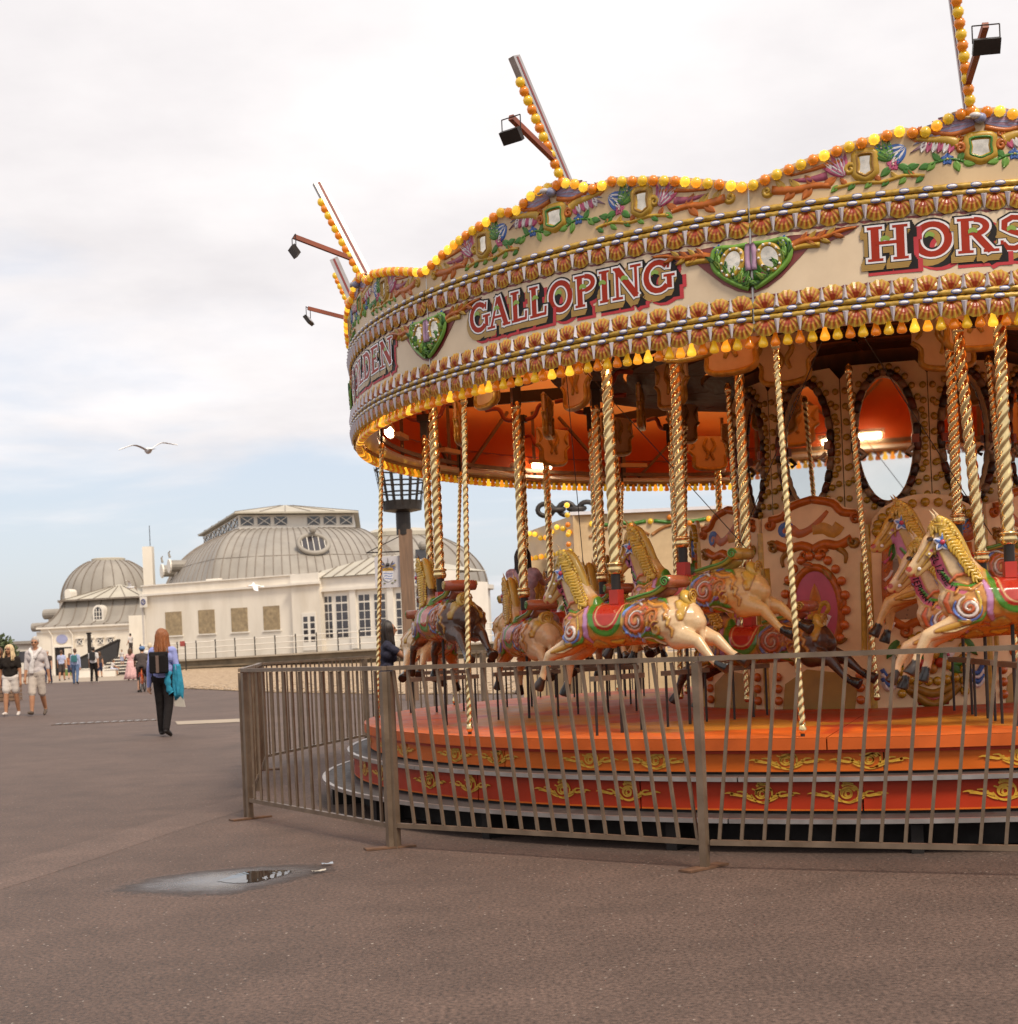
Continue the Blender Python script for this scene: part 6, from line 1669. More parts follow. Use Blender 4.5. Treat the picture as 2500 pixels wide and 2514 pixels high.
# corner sign: white plate with blue ring
s0, z0 = wall_hit(353, 1478, -.3)
b = MB(); b.box((s0, -.32, z0), (.62, .05, .72)); sg_ = b.build('hanging_sign', M_trim, pav)
b = MB(); b.tube([(s0 + .17 * math.cos(a), -.35, z0 + .17 * math.sin(a)) for a in [2 * PI * i / 18 for i in range(18)]], .045, 6, close=True); b.tube([(s0 - .05, -.35, z0 - .08), (s0 + .06, -.35, z0 + .08)], .03, 5); b.build('sign_emblem', mat('sign_blue', (.06, .07, .20), .5), sg_)
b = MB(); b.tube([(-.05, -.12, .5), (-.05, -.12, 5.3)], .07, 8); b.build('drainpipe', mat('pipe_grey', (.5, .47, .45), .6), pav)

# rear dome to the right
rd = thing('rear_dome', 'grey lead dome standing behind the hall, right of the flag post', 'building', (0, 0, 0))
p0 = at(985, 1440, 128); rd.location = (p0.x, p0.y, 0)
prof_d = [(7.6 * math.cos(R_(a)), 6.1 + 5.0 * math.sin(R_(a))) for a in range(0, 74, 6)]
b = MB(); b.lathe(prof_d, 48, capb=False); dm_ = put('dome', fixn(b.build('dome', M_lead, smooth=True, mesh_only=True)), rd)
for i in range(24):
    a = 2 * PI * i / 24 + .1; b = MB(); b.tube([((r + .03) * math.cos(a), (r + .03) * math.sin(a), z + .02) for r, z in prof_d], .05, 5); b.build('rib', M_seam, dm_)
b = MB(); b.lathe([(3.2, 10.6), (3.3, 10.65), (3.3, 11.0), (2.2, 11.35), (0.1, 11.5)], 24); b.build('dome_cap', M_leadl, rd)
b = MB(); b.lathe([(7.75, 0), (7.75, 5.75), (8.1, 5.8), (8.1, 6.15), (7.6, 6.2)], 40); b.build('drum', M_stucco, rd)
q = at(1040, 1368, 121) - rd.location; b = MB(); b.box((q.x, q.y, q.z), (1.3, .3, 1.3)); w_ = b.build('dome_window', M_glass, rd); b = MB(); b.ball((q.x, q.y, q.z + .95), .42, 10, 7); b.build('finial', M_lead, w_)

# entrance building with small dome
ent = thing('entrance_building', 'white entrance building with curved mansard roof and small ribbed dome', 'building', (0, 0, 0))
EL = at(104, 1560, 118); ER = at(338, 1560, 116); ent.location = (EL.x, EL.y, 0); EA = math.atan2(ER.y - EL.y, ER.x - EL.x); ent.rotation_euler = (0, 0, EA); EW = (Vector((ER.x, ER.y, 0)) - Vector((EL.x, EL.y, 0))).length
def ebox(nm, x0, x1, y0, y1, z0, z1, m, parent=None):
    b = MB(); b.box(((x0 + x1) / 2, (y0 + y1) / 2, (z0 + z1) / 2), (x1 - x0, y1 - y0, z1 - z0)); return b.build(nm, m, parent or ent)
ebox('wall', 0, EW, 0, 11, 0, 3.75, M_stucco); ebox('frieze', -.08, EW, -.08, .0, 3.45, 3.78, M_trim); ebox('cornice', -.35, EW + .1, -.35, 11, 3.78, 4.0, M_trim)
# mansard: concave sweep
b = MB(); K = 8; vs = []; fs = []
for i in range(K + 1):
    f = i / K; ins = 1.75 * (f ** .55); z = 4.0 + 2.0 * f ** 1.25
    vs += [(-.4 + ins, -.4 + ins, z), (EW + .1, -.4 + ins, z), (EW + .1, 11, z), (-.4 + ins, 11, z)]
for i in range(K):
    for k in range(4): fs.append((i * 4 + k, i * 4 + (k + 1) % 4, (i + 1) * 4 + (k + 1) % 4, (i + 1) * 4 + k))
b.add(vs, fs); ms = put('mansard_roof', fixn(b.build('mansard_roof', M_lead, smooth=False, mesh_only=True)), ent)
for j in range(8):
    x = .3 + (EW - .3) * j / 7.5; b = MB(); b.tube([(max(x, -.4 + 1.75 * (i / K) ** .55), -.42 + 1.75 * (i / K) ** .55, 4.0 + 2.0 * (i / K) ** 1.25) for i in range(K + 1)], .05, 5); b.build('seam', M_seam, ms)
b = MB(); b.tube([(-.42 + 1.75 * (i / K) ** .55, -.42 + 1.75 * (i / K) ** .55, 4.0 + 2.0 * (i / K) ** 1.25) for i in range(K + 1)], .07, 6); b.build('hip_roll', M_seam, ms)
b = MB(); hx = EW * .55; b.add([(1.1, 1.0, 6.02), (EW, 1.0, 6.02), (EW, 8, 6.02), (1.1, 8, 6.02), (hx, 4.4, 7.3)], [(0, 1, 4), (1, 2, 4), (2, 3, 4), (3, 0, 4)]); hp = put('hip_roof', fixn(b.build('hip_roof', M_leadl, mesh_only=True)), ent)
for j in range(6):
    x = 1.1 + (EW - 1.1) * j / 5; k = .85; b = MB(); b.bar((x, 1.0, 6.05), (x + (hx - x) * k, 1 + 3.4 * k, 6.05 + 1.28 * k), .05, .05); b.build('seam', M_seam, hp)
ebox('eaves', 1.0, EW, .8, 1.02, 5.95, 6.08, M_seam)
# arched dormer window
q = Matrix.Rotation(-EA, 3, 'Z') @ (at(242, 1506, 117.2) - ent.location); wx, wz = q.x, q.z
b = MB(); arch = [(-.55, -.75), (.55, -.75)] + [(.55 * math.cos(R_(a)), .2 + .6 * math.sin(R_(a))) for a in range(0, 181, 15)]; b.prism(arch, lambda x, z, h: (wx + x * .85, .30 + h, wz + z * .85), 0, 1.2); dw = put('dormer_window', fixn(b.build('dormer_window', M_trim, mesh_only=True)), ent)
b = MB(); b.prism([(x * .68, z * .72 + .02) for x, z in arch], lambda x, z, h: (wx + x * .85, .28 - h, wz + z * .85), 0, .01); put('glass', fixn(b.build('glass', M_glass, mesh_only=True)), dw)
for x in (-.13, .13):
    b = MB(); b.box((wx + x, .26, wz - .02), (.05, .02, .85)); b.build('glazing_bar', M_trim, dw)
for z in (-.25, .12):
    b = MB(); b.box((wx, .255, wz + z), (.62, .02, .05)); b.build('glazing_bar', M_trim, dw)
# small windows with crossed bars, door, oval sign
def eq(x, v, d=117.6): return Matrix.Rotation(-EA, 3, 'Z') @ (at(x, v, d) - ent.location)
for x in (203, 232, 261, 289):
    q = eq(x, 1575 - .04 * (x - 203)); w_ = ebox('small_window', q.x - .27, q.x + .27, -.06, -.002, q.z - .30, q.z + .30, M_trim)
    b = MB(); b.box((q.x, -.065, q.z - .03), (.42, .02, .42)); g = b.build('glass', M_glass, w_)
    for sg in (-1, 1):
        b = MB(); b.bar((q.x - .21, -.085, q.z - .03 - sg * .21), (q.x + .21, -.085, q.z - .03 + sg * .21), .06, .02, up=(0, 1, 0)); b.build('cross_bar', M_trim, w_)
    b = MB(); b.box((q.x, -.09, q.z + .27), (.70, .16, .09)); b.build('hood', M_trim, w_)
q = eq(157, 1600); ebox('doorway', q.x - .75, q.x + .75, -.03, -.002, 0.02, 2.25, M_void)  # near-black slab drawn as the unlit opening
b = MB(); b.box((q.x, -.05, 2.33), (1.8, .1, .14)); b.box((q.x - .84, -.05, 1.1), (.14, .1, 2.3)); b.box((q.x + .84, -.05, 1.1), (.14, .1, 2.3)); b.build('door_frame', M_trim, ent)
b = MB(); b.box((q.x + .42, -.06, 1.1), (.6, .05, 2.1)); b.build('door', M_stucco, ent)
q = eq(153, 1569); b = MB(); b.lathe([(.50, 0), (.50, .05)], 28, rot=Matrix.Rotation(PI / 2, 3, 'X')); me = fixn(b.build('oval_sign', mat('sign_lavender', (.34, .36, .56), .5, var=.05), mesh_only=True)); o = put('oval_sign', me, ent, (q.x, -.01, q.z)); o.scale = (1, 1, .72)
for x in (128, 185):
    q = eq(x, 1590); b = MB(); b.tube([(q.x, -.1, .1), (q.x, -.1, 3.2), (q.x - .25, -.25, 3.7)], .05, 6); b.build('drainpipe', M_trim, ent)
# small dome
q = eq(270, 1463, 126); prof_s = [(4.05 * math.cos(R_(a)), 6.2 + 3.65 * math.sin(R_(a))) for a in range(0, 70, 6)]
b = MB(); b.lathe(prof_s, 40, (q.x, q.y, 0), capb=False); dm_ = put('dome', fixn(b.build('dome', M_lead, smooth=True, mesh_only=True)), ent)
for i in range(26):
    a = 2 * PI * i / 26; b = MB(); b.tube([(q.x + (r + .02) * math.cos(a), q.y + (r + .02) * math.sin(a), z + .02) for r, z in prof_s], .04, 5); b.build('rib', M_seam, dm_)
b = MB(); b.lathe([(1.35, 9.5), (1.42, 9.55), (1.42, 9.75), (1.3, 9.8)], 24, (q.x, q.y, 0)); b.build('dome_cap', M_leadl, ent)
b = MB(); b.lathe([(4.2, 4), (4.2, 6.1), (4.35, 6.15), (4.1, 6.25)], 32, (q.x, q.y, 0)); b.build('drum', M_stucco, ent)
q = eq(166, 1458, 121); b = MB(); b.prism([(x * .5, z * .5) for x, z in arch], lambda x, z, h: (q.x + x, q.y + h, q.z + z), 0, 1.0); put('dome_dormer', fixn(b.build('dome_dormer', M_trim, mesh_only=True)), ent)
# barrel bays stepping down at the left
for x, v, d, r in ((122, 1508, 121, .42), (93, 1540, 121, .36)):
    q = eq(x, v, d); b = MB(); b.tube([(q.x - .45, q.y, q.z), (q.x + 1.0, q.y, q.z)], r, 14); b.build('barrel_bay', M_lead, ent); b = MB(); b.box((q.x + .4, q.y + .5, q.z / 2 - .2), (1.1, 1.0, q.z - .4)); b.build('bay_wall', M_stucco, ent)

# ---------------------------------------------------------------- terrace, railing, steps
ter = thing('terrace_wall', 'low weathered concrete terrace wall along the beach below the hall', 'wall', PO, PANG)
b = MB(); s0, s1 = 3.0, sE + 14
b.add([(s0, -3.6, 0), (s1, -3.6, 0), (s1, -3.6, 1.28), (s0, -3.6, .80), (s0, -.02, 0), (s1, -.02, 0), (s1, -.02, 1.30), (s0, -.02, .95)], [(0, 1, 2, 3), (3, 2, 6, 7), (0, 3, 7, 4), (1, 5, 6, 2)]); put('wall', fixn(b.build('wall', M_ret, mesh_only=True)), ter)
b = MB(); b.bar((s0, -3.66, .86), (s1, -3.66, 1.34), .22, .10); b.build('coping', mat('pale_coping', (.42, .36, .28), .8), ter); b = MB(); b.bar((s0, -3.75, .42), (s1, -3.75, .80), .25, .12); b.build('ledge', M_ret, ter)
rl = thing('terrace_railing', 'white three-bar railing with dark posts on the terrace wall', 'railing', PO, PANG)
def tz(s_): return .86 + (1.34 - .86) * (s_ - s0) / (s1 - s0)
for k, h in enumerate((.40, .75, 1.10)):
    b = MB(); b.tube([(s0, -3.62, tz(s0) + h), (s1, -3.62, tz(s1) + h)], .03, 6); b.build('rail', M_trim, rl)
n = 22
for i in range(n + 1):
    s_ = s0 + (s1 - s0) * i / n; b = MB(); b.lathe([(.07, 0), (.05, .06), (.035, .1), (.04, .55), (.035, .6), (.035, 1.05), (.06, 1.12), (.02, 1.22)], 8, (s_, -3.62, tz(s_))); b.build('post', M_dark, rl)
sw = thing('side_wall', 'plain cream link wall between the entrance building and the hall', 'wall', at(325, 1560, 112)); sw.location.z = 0
b = MB(); b.box((1.2, 4, 2.2), (2.6, 9, 4.4)); b.build('wall', M_stucco, sw)
st = thing('entrance_steps', 'flight of pale steps with dark risers beside the black ramp', 'steps', at(283, 1640, 106)); st.location.z = 0
for i in range(6):
    b = MB(); b.box((0, .34 * i + 1.0, .11 + .22 * i), (2.9 - .25 * i, 2.0, .215)); b.build('step', mat('step_dark', (.06, .05, .05), .8), st); b = MB(); b.box((0, .34 * i + .98, .235 + .22 * i), (2.92 - .25 * i, 2.04, .07)); b.build('step_nosing', M_trim, st)
b = MB(); b.box((.2, 3.6, .72), (2.8, 2.4, 1.44)); b.build('landing', M_stucco, st)
rmp_ = thing('black_ramp', 'black sloping ramp side with a tall dark post in front of it', 'ramp', at(199, 1640, 104)); rmp_.location.z = 0
q0 = rmp_.location
def rl_(x, v): p = at(x, v, 104); return (p.x - q0.x, p.z)
P = [rl_(196, 1646), rl_(254, 1630), rl_(286, 1612), rl_(291, 1573), rl_(240, 1597), rl_(196, 1618)]
b = MB(); b.prism(P, lambda x, z, h: (x, h, max(z, .02)), 0, .5); put('ramp_side', fixn(b.build('ramp_side', mat('ramp_black', (.035, .033, .034), .6, var=.2), mesh_only=True)), rmp_)
a, c = P[5], P[3]; b = MB(); b.bar((a[0], .25, a[1] + .06), (c[0], .25, c[1] + .06), .6, .12); b.build('ramp_coping', M_dark, rmp_)
dp = thing('dark_post', 'tall dark square post with a cap in front of the entrance building', 'post', at(222, 1640, 102)); dp.location.z = 0
b = MB(); b.box((0, 0, 1.5), (.22, .22, 3.0)); b.build('shaft', M_dark, dp); b = MB(); b.box((0, 0, 3.04), (.3, .3, .1)); b.build('cap', M_black, dp)
for x, wd, hz in ((213, 1.1, .55), (273, .8, .45), (253, .5, .6)):
    b = MB(); b.box((0, 0, hz / 2 - .01), (wd, .8, hz - .02)); b.box((0, 0, hz + .03), (wd * 1.08, .88, .06)); o = b.build('concrete_block', M_trim); p = at(x, 1655, 100); o.location = (p.x - (.25 if x == 253 else 0), p.y + (.9 if x == 253 else 0), 0); tag(o, {213: 'pale concrete block at the low end of the black ramp', 273: 'pale block the seated boy sits on', 253: 'pale sloping-topped block at the foot of the steps'}[x], 'block')
# red notice on a post
nb = thing('notice_post', 'small red notice on two thin posts by the terrace railing', 'sign', at(447, 1640, 90)); nb.location.z = 0
for x in (-.2, .25):
    b = MB(); b.tube([(x, 0, 0), (x, 0, 2.0 if x > 0 else 1.0)], .04, 6); b.build('post', M_dark, nb)
b = MB(); b.box((.1, -.05, 1.95), (.30, .04, .32)); b.build('notice', mat('notice_red', (.30, .06, .05), .6, var=.3, scale=6), nb)

# ================================================================ BEACON AND FLAG
bc = thing('beacon', 'tall timber beacon post carrying an iron fire basket', 'beacon', at(1004, 1500, 35)); bc.location.z = 0
M_timber = mat('grey_brown_timber', (.22, .135, .085), .8, var=.25, scale=3, stretch=(8, 8, .6), dirt=(.10, .06, .04), dirt_amt=.5)
zt = at(1004, 1300, 35).z
b = MB(); b.box((0, 0, zt / 2), (.31, .31, zt)); b.build('post', M_timber, bc)
b = MB(); b.lathe([(.175, 0), (.175, .55), (.19, .56), (.19, .60)], 20, (-.04, 0, zt - .12)); b.build('neck', M_dark, bc)
zd = zt + .46; cx_ = -.05
b = MB(); b.lathe([(.20, zd - .05), (.46, zd), (.48, zd + .22), (.42, zd + .23), (.40, zd + .04), (.1, zd + .02)], 28, (cx_, 0, 0)); b.build('dish', M_dark, bc)
for r, z in ((.50, zd + .42), (.56, zd + .68), (.62, zd + .98)):
    b = MB(); b.tube([(cx_ + r * math.cos(2 * PI * i / 32), r * math.sin(2 * PI * i / 32), z) for i in range(32)], .022, 5, close=True); b.build('hoop', M_dark, bc)
for i in range(16):
    a = 2 * PI * i / 16 + .1; b = MB(); u = Vector((math.cos(a), math.sin(a), 0)); b.bar(Vector((cx_, 0, zd + .1)) + u * .46, Vector((cx_, 0, zd + 1.05)) + u * .635, .045, .014, up=u); b.build('strip', M_dark, bc)
zb1 = at(1004, 1353, 35).z; zb2 = at(1004, 1316, 35).z
b = MB(); b.bar((-.15, 0, zb1), (-.95, 0, zb1), .03, .03); b.build('bracket', M_dark, bc); b = MB(); b.bar((-.15, 0, zb2), (-.95, 0, zb1), .02, .02); b.build('brace', M_dark, bc)
fl = thing('town_banner', 'pale banner with a coat of arms hanging from the beacon\'s bracket', 'banner', at(953, 1404, 34.95))
b = MB(); w_, h_ = .63, .75; vs = []; fs = []; n = 10
for i in range(n + 1):
    for j in range(n + 1): vs.append(((i / n - .5) * w_, .012 * math.sin(i * .9) * (1 - j / n), (j / n - .5) * h_))
for i in range(n):
    for j in range(n): a = i * (n + 1) + j; fs.append((a, a + n + 1, a + n + 2, a + 1))
b.add(vs, fs); b.build('cloth', mat('banner_cloth', (.52, .50, .52), .7, var=.06), fl, smooth=True)
class FB(Relief):
    def P(s, a, z, h): return (a, -.022 - h * .4, z)
r = FB(); r.plate([(-.13, .02), (.13, .02), (.13, -.12), (.08, -.20), (0, -.24), (-.08, -.20), (-.13, -.12)][::-1], 0, .004, (.62, .62, .66)); r.plate([(-.13, .10), (.13, .10), (.13, .02), (-.13, .02)][::-1], .001, .006, (.42, .24, .03))
for k in range(3): r.stroke([(-.11 + .012 * k, -.04 - .06 * k), (-.04, -.03 - .06 * k), (.03, -.05 - .06 * k), (.11 - .012 * k, -.04 - .06 * k)], .012, .008, (.06, .13, .40))
r.stroke([(-.09, .06), (-.03, .07), (.03, .055), (.09, .06)], .012, .01, (.10, .07, .05)); b_ = [(.10, .08, .07), (.06, .10, .28), (.40, .26, .05)]
for sg in (-1, 1):
    for k in range(5): r.leaf(sg * .06, .13, (PI / 2 - sg * (.5 + .42 * k)), .15, .022, b_[k % 3], .008)
    r.leaf(sg * .14, -.22, PI / 2 - sg * 1.2, .06, .02, (.16, .16, .05), .006); r.leaf(sg * .06, -.27, PI / 2 - sg * 1.5, .08, .015, (.16, .16, .05), .006)
r.col = (.05, .045, .045); r.ball(r.P(0, .17, .02), .05, 10, 6); r.stroke([(0, .20), (.01, .27), (0, .33)], .006, .006, (.15, .13, .13))
r.build('coat_of_arms', M_carv, fl)

# ================================================================ STALL BEHIND THE CAROUSEL
sl = thing('fairground_stall', 'cream fairground stall trimmed with coloured bulbs behind the carousel', 'stall', at(1560, 1400, 27)); sl.location.z = 0
q0 = sl.location.copy()
def sp_(x, v, d): p = at(x, v, d) - q0; return p
zt = sp_(1560, 1258, 27).z
xl = sp_(1408, 1300, 27).x; xr = 6.0
b = MB(); b.box(((xl + xr) / 2, 1.2, zt / 2 + .9), (xr - xl, 2.2, zt - 1.8)); b.build('fascia', M_cream, sl)
b = MB(); b.box(((xl + xr) / 2, 1.2, zt + .03), (xr - xl + .1, 2.4, .06)); b.build('stall_roof', M_white, sl)
b = MB(); b.box(((xl + xr) / 2, .6, .5), (xr - xl, 3.2, 1.0)); b.build('counter', M_cream, sl)
for x in (xl + .05, xl + 1.6, xl + 3.4):
    b = MB(); b.box((x, .15, 1.0), (.10, .10, 2.0)); b.build('stall_post', M_cream, sl)
# angled left wing
a0, a1 = sp_(1284, 1300, 29.5), sp_(1408, 1300, 27); zw = sp_(1284, 1295, 29.5).z; zb_ = sp_(1284, 1385, 29.5).z
b = MB(); b.add([(a0.x, a0.y, zb_ - .02), (a1.x, a1.y, zb_ - .02), (a1.x, a1.y, zt), (a0.x, a0.y, zt - .12), (a0.x + .1, a0.y + .1, zb_ - .02), (a1.x + .1, a1.y + .1, zb_ - .02), (a1.x + .1, a1.y + .1, zt), (a0.x + .1, a0.y + .1, zt - .12)], [(0, 1, 2, 3), (5, 4, 7, 6), (4, 0, 3, 7), (1, 5, 6, 2), (3, 2, 6, 7), (0, 4, 5, 1)]); put('wing_board', fixn(b.build('wing_board', M_cream, mesh_only=True)), sl)
b = MB(); b.box(((a0.x + a1.x) / 2, (a0.y + a1.y) / 2 + .4, zb_ / 2), (1.15, .7, zb_)); b.build('wing_base', M_cream, sl); b = MB(); b.box(((a0.x + a1.x) / 2 + .15, (a0.y + a1.y) / 2 - .1, zb_ - .45), (.5, .06, .45)); b.build('wing_window', M_glass, sl)
sb = MB(); sb.ball((0, 0, 0), .052, 8, 6); SB = [sb.build('bulb', m, smooth=True, mesh_only=True) for m in (M_bulb_yl, M_bulb_ol, M_bulb_y, M_bulb_o)]
rnd = random.Random(2)
for i in range(9):
    p = a0.lerp(a1, (i + .5) / 9)
    put('bulb', SB[rnd.randrange(3)], sl, (p.x - .03, p.y - .05, zt - .24 + .08 * math.sin(i * 1.3))); put('bulb', SB[rnd.randrange(3)], sl, (p.x - .03, p.y - .05, zb_ + .08))
for i in range(5): put('bulb', SB[rnd.randrange(4)], sl, (a1.x - .1, a1.y - .02, zb_ + .2 + .18 * i))
for i in range(14): put('bulb', SB[rnd.randrange(4)], sl, (xl + .35 + i * .36, .06, zt - .17 + .07 * math.sin(i * 2.1)))
for i in range(10): put('bulb', SB[rnd.randrange(4)], sl, (xl + .5 + i * .42, .06, 1.92 + .04 * math.sin(i)))
class FS(Relief):
    def P(s, a, z, h): return (a, .095 - h, z)
for i in range(4):
    r = FS(); x = xl + .85 + i * 1.15
    r.stroke([(x - .55, zt - .42), (x - .3, zt - .28), (x, zt - .24), (x + .3, zt - .28), (x + .55, zt - .42)], .03, .03, (.30, .12, .03)); r.stroke([(x - .5, zt - .16), (x - .2, zt - .2), (x, zt - .15), (x + .2, zt - .2), (x + .5, zt - .16)], .035, .03, GR); r.flower(x, zt - .16, .08, (.45, .08, .05), GO)
    r.build('garland', M_carv, sl, smooth=True)
chn = thing('anchor_chain', 'heavy dark chain links lying along the stall\'s roof', 'chain', at(1340, 1258, 28.2))
for i in range(5):
    b = MB(); ax = i % 2; c = Vector((i * .20, 0, .05))
    b.tube([(c.x + .15 * math.cos(t_), c.y + (.09 * math.sin(t_) if ax else .02 * math.sin(t_)), c.z + (.02 * math.sin(t_) if ax else .12 * math.sin(t_))) for t_ in [2 * PI * j / 16 for j in range(16)]], .05, 7, close=True); b.build('link', M_dark, chn, smooth=True)

# ================================================================ GULLS
def gull(label, x, v, d, rz, bank, span, flap=.25):
    g = thing('gull', label, 'gull', at(x, v, d), rz, 'gulls in the air'); g.rotation_euler = (0, bank, rz); g.scale = (span / 1.3,) * 3
    b = MB(); Q = [(0, -.30, 0), (0, -.2, .01), (0, -.08, .015), (0, .06, .02), (0, .17, .03), (0, .24, .04), (0, .30, .03)]; b.tube(Q, [.02, .045, .065, .075, .05, .042, .012], 10); b.build('body', M_gw, g, smooth=True)
    b = MB(); b.add([(-.05, -.26, 0), (.05, -.26, 0), (.09, -.42, 0), (-.09, -.42, 0), (0, -.26, .02)], [(0, 1, 2, 3), (0, 4, 1)]); b.build('tail', M_gw, g)
    b = MB(); b.tube([(0, .29, .03), (0, .345, .02)], [.013, .004], 6); b.build('bill', M_bulb_o, g)
    for sg in (-1, 1):
        b = MB(); n = 9; vs = []; fs = []
        for i in range(n + 1):
            f = i / n; y = .10 - .03 * math.sin(PI * f) - .30 * max(0, f - .45) ** 1.3; z = .03 + flap * (math.sin(min(f, .5) * PI) * .45 - max(0, f - .5) * .55); ch_ = .20 * (1 - f ** 2.2) + .015
            for e, dz in ((0, 0), (-.35, .018), (-1, 0)): vs.append((sg * (.05 + .62 * f), y + e * ch_, z + dz))
            vs.append((sg * (.05 + .62 * f), y - .4 * ch_, z - .008))
        for i in range(n):
            for q, r_ in ((0, 1), (1, 2), (2, 3), (3, 0)): fs.append((i * 4 + q, i * 4 + r_, (i + 1) * 4 + r_, (i + 1) * 4 + q))
        b.add(vs, fs); me = fixn(b.build('wing', M_gg, mesh_only=True)); put('wing', me, g)
M_gw = mat('gull_white', (.82, .81, .80), .8); M_gg = mat('gull_grey', (.80, .79, .78), .8)
gull('gull gliding with spread wings in the open sky left of the carousel', 365, 1108, 36, .45, -.10, 1.40, .30)
gull('gull flying in front of the small dome\'s roof', 320, 1443, 85, 1.2, .5, 1.25, .5)
gull('gull passing in front of the hall\'s parapet', 625, 1440, 60, 1.9, -.35, 1.2, -.2)
# ================================================================ PEOPLE
M_skin = mat('skin', (.50, .27, .17), .55, var=.08, scale=20)
M_skin2 = mat('tanned_skin', (.40, .19, .10), .55, var=.08, scale=20)
def cloth(name, c, var=.12, sc_=9): return mat(name, c, .9, spec=.15, var=var, scale=sc_, bump=.9, bscale=11)
def person(label, pos, rz, h, cl, legs, arms, hair=None, width=1.0, lean=0.0, turn=0.0, skirt=None, sit_z=None, voxel=.0125, sleeve=.45, short=.55, female=False, scale=1, group='people on the promenade', tilt=0.0):
    """cl: top, bottom, shoe, skin materials. legs/arms: (right, left); legs (hip flex, knee flex, spread); arms (flex, spread, elbow)"""
    segs = []; Z = []
    def sg(p0, p1, r0, r1, z, fx=1, fy=1): segs.append((Vector(p0), Vector(p1), r0, r1, fx, fy)); Z.append(z)
    hip = .525 * h; LR = Matrix.Rotation(-lean, 3, 'X')
    def U(x, y, z): p = LR @ Vector((x, y, z - hip)); return Vector((p.x, p.y, p.z + hip))
    W = width * (0.94 if female else 1.0); cg = .010    # cloth thickness
    sg(U(-.050 * h * W, 0, .53 * h), U(.050 * h * W, 0, .53 * h), .066 * h * W + cg, .066 * h * W + cg, 'bottom', 1, .92)
    sg(U(-.040 * h * W, 0, .62 * h), U(.040 * h * W, 0, .62 * h), .060 * h * W + cg, .060 * h * W + cg, 'top', 1, .85)
    sg(U(-.030 * h * W, 0, .57 * h), U(.030 * h * W, 0, .57 * h), .068 * h * W + cg, .068 * h * W + cg, 'top', 1, .92)
    sg(U(-.058 * h * W, .004 * h, .735 * h), U(.058 * h * W, .004 * h, .735 * h), .064 * h + cg, .064 * h + cg, 'top', 1, .88)
    sg(U(0, 0, .62 * h), U(0, 0, .75 * h), .085 * h * W, .092 * h * W, 'top', 1, .72)
    sg(U(-.098 * h * W, 0, .798 * h), U(.098 * h * W, 0, .798 * h), .036 * h + cg, .036 * h + cg, 'top')
    sg(U(-.05 * h * W, 0, .815 * h), U(.05 * h * W, 0, .815 * h), .035 * h, .035 * h, 'top', 1, .85)
    if female: 
        for s_ in (-1, 1): sg(U(s_ * .045 * h, .045 * h, .715 * h), U(s_ * .045 * h, .05 * h, .70 * h), .036 * h, .036 * h, 'top')
    sg(U(0, -.005 * h, .81 * h), U(0, .008 * h, .875 * h), .032 * h, .030 * h, 'skin')
    HR = Matrix.Rotation(turn, 3, 'Z') @ Matrix.Rotation(tilt, 3, 'X'); hc = U(0, .012 * h, .928 * h)
    def HD(x, y, z): return hc + HR @ (Vector((x, y, z)) * h)
    sg(HD(0, -.004, .018), HD(0, .004, .0), .052 * h, .050 * h, 'skin', .88, 1.06); sg(HD(0, .014, -.022), HD(0, .020, -.038), .038 * h, .026 * h, 'skin', .9, 1)
    sg(HD(0, .052, .004), HD(0, .062, -.012), .007 * h, .010 * h, 'skin')
    for s_ in (-1, 1): sg(HD(s_ * .046, -.002, .006), HD(s_ * .048, -.002, -.012), .008 * h, .007 * h, 'skin', .6, 1)
    hands = []
    for s_, (hf, kf, ab) in zip((1, -1), legs):
        p = Vector((s_ * .050 * h * W, 0, .515 * h)); d = Vector((math.sin(ab) * s_, math.sin(hf), -math.cos(hf))).normalized(); k = p + d * .245 * h
        d2 = Vector((math.sin(ab) * s_ * .5, math.sin(hf - kf), -math.cos(hf - kf))).normalized(); a = k + d2 * .245 * h
        r0, r1, r2 = .056 * h * W, .036 * h, .023 * h
        if short >= 1:
            sg(p, k, r0 + cg, r1 + .014, 'bottom'); sg(k, a, r1 + .014, .034 * h, 'bottom')
        else:
            m = p.lerp(k, min(1, short * 1.6)); rm = r0 + (r1 - r0) * min(1, short * 1.6); sg(p, m, r0 + cg, rm + .030, 'bottom'); sg(m, k, rm, r1, 'skin'); sg(k, k.lerp(a, .35), r1, .036 * h, 'skin'); sg(k.lerp(a, .35), a, .036 * h, r2, 'skin')
        fd = Vector((0, math.cos(max(-.9, min(.6, (hf - kf)))), math.sin(max(-1.2, min(.5, (hf - kf) * .8))))).normalized()
        sg(a + Vector((0, -.012 * h, -.020 * h)), a + fd * .055 * h + Vector((s_ * .008 * h, 0, -.024 * h)), .024 * h, .025 * h, 'shoe', 1, 1); sg(a + fd * .055 * h + Vector((s_ * .008 * h, 0, -.024 * h)), a + fd * .10 * h + Vector((s_ * .01 * h, 0, -.026 * h)), .025 * h, .019 * h, 'shoe'); sg(a, a + Vector((0, 0, -.02 * h)), r2, .024 * h, 'shoe')
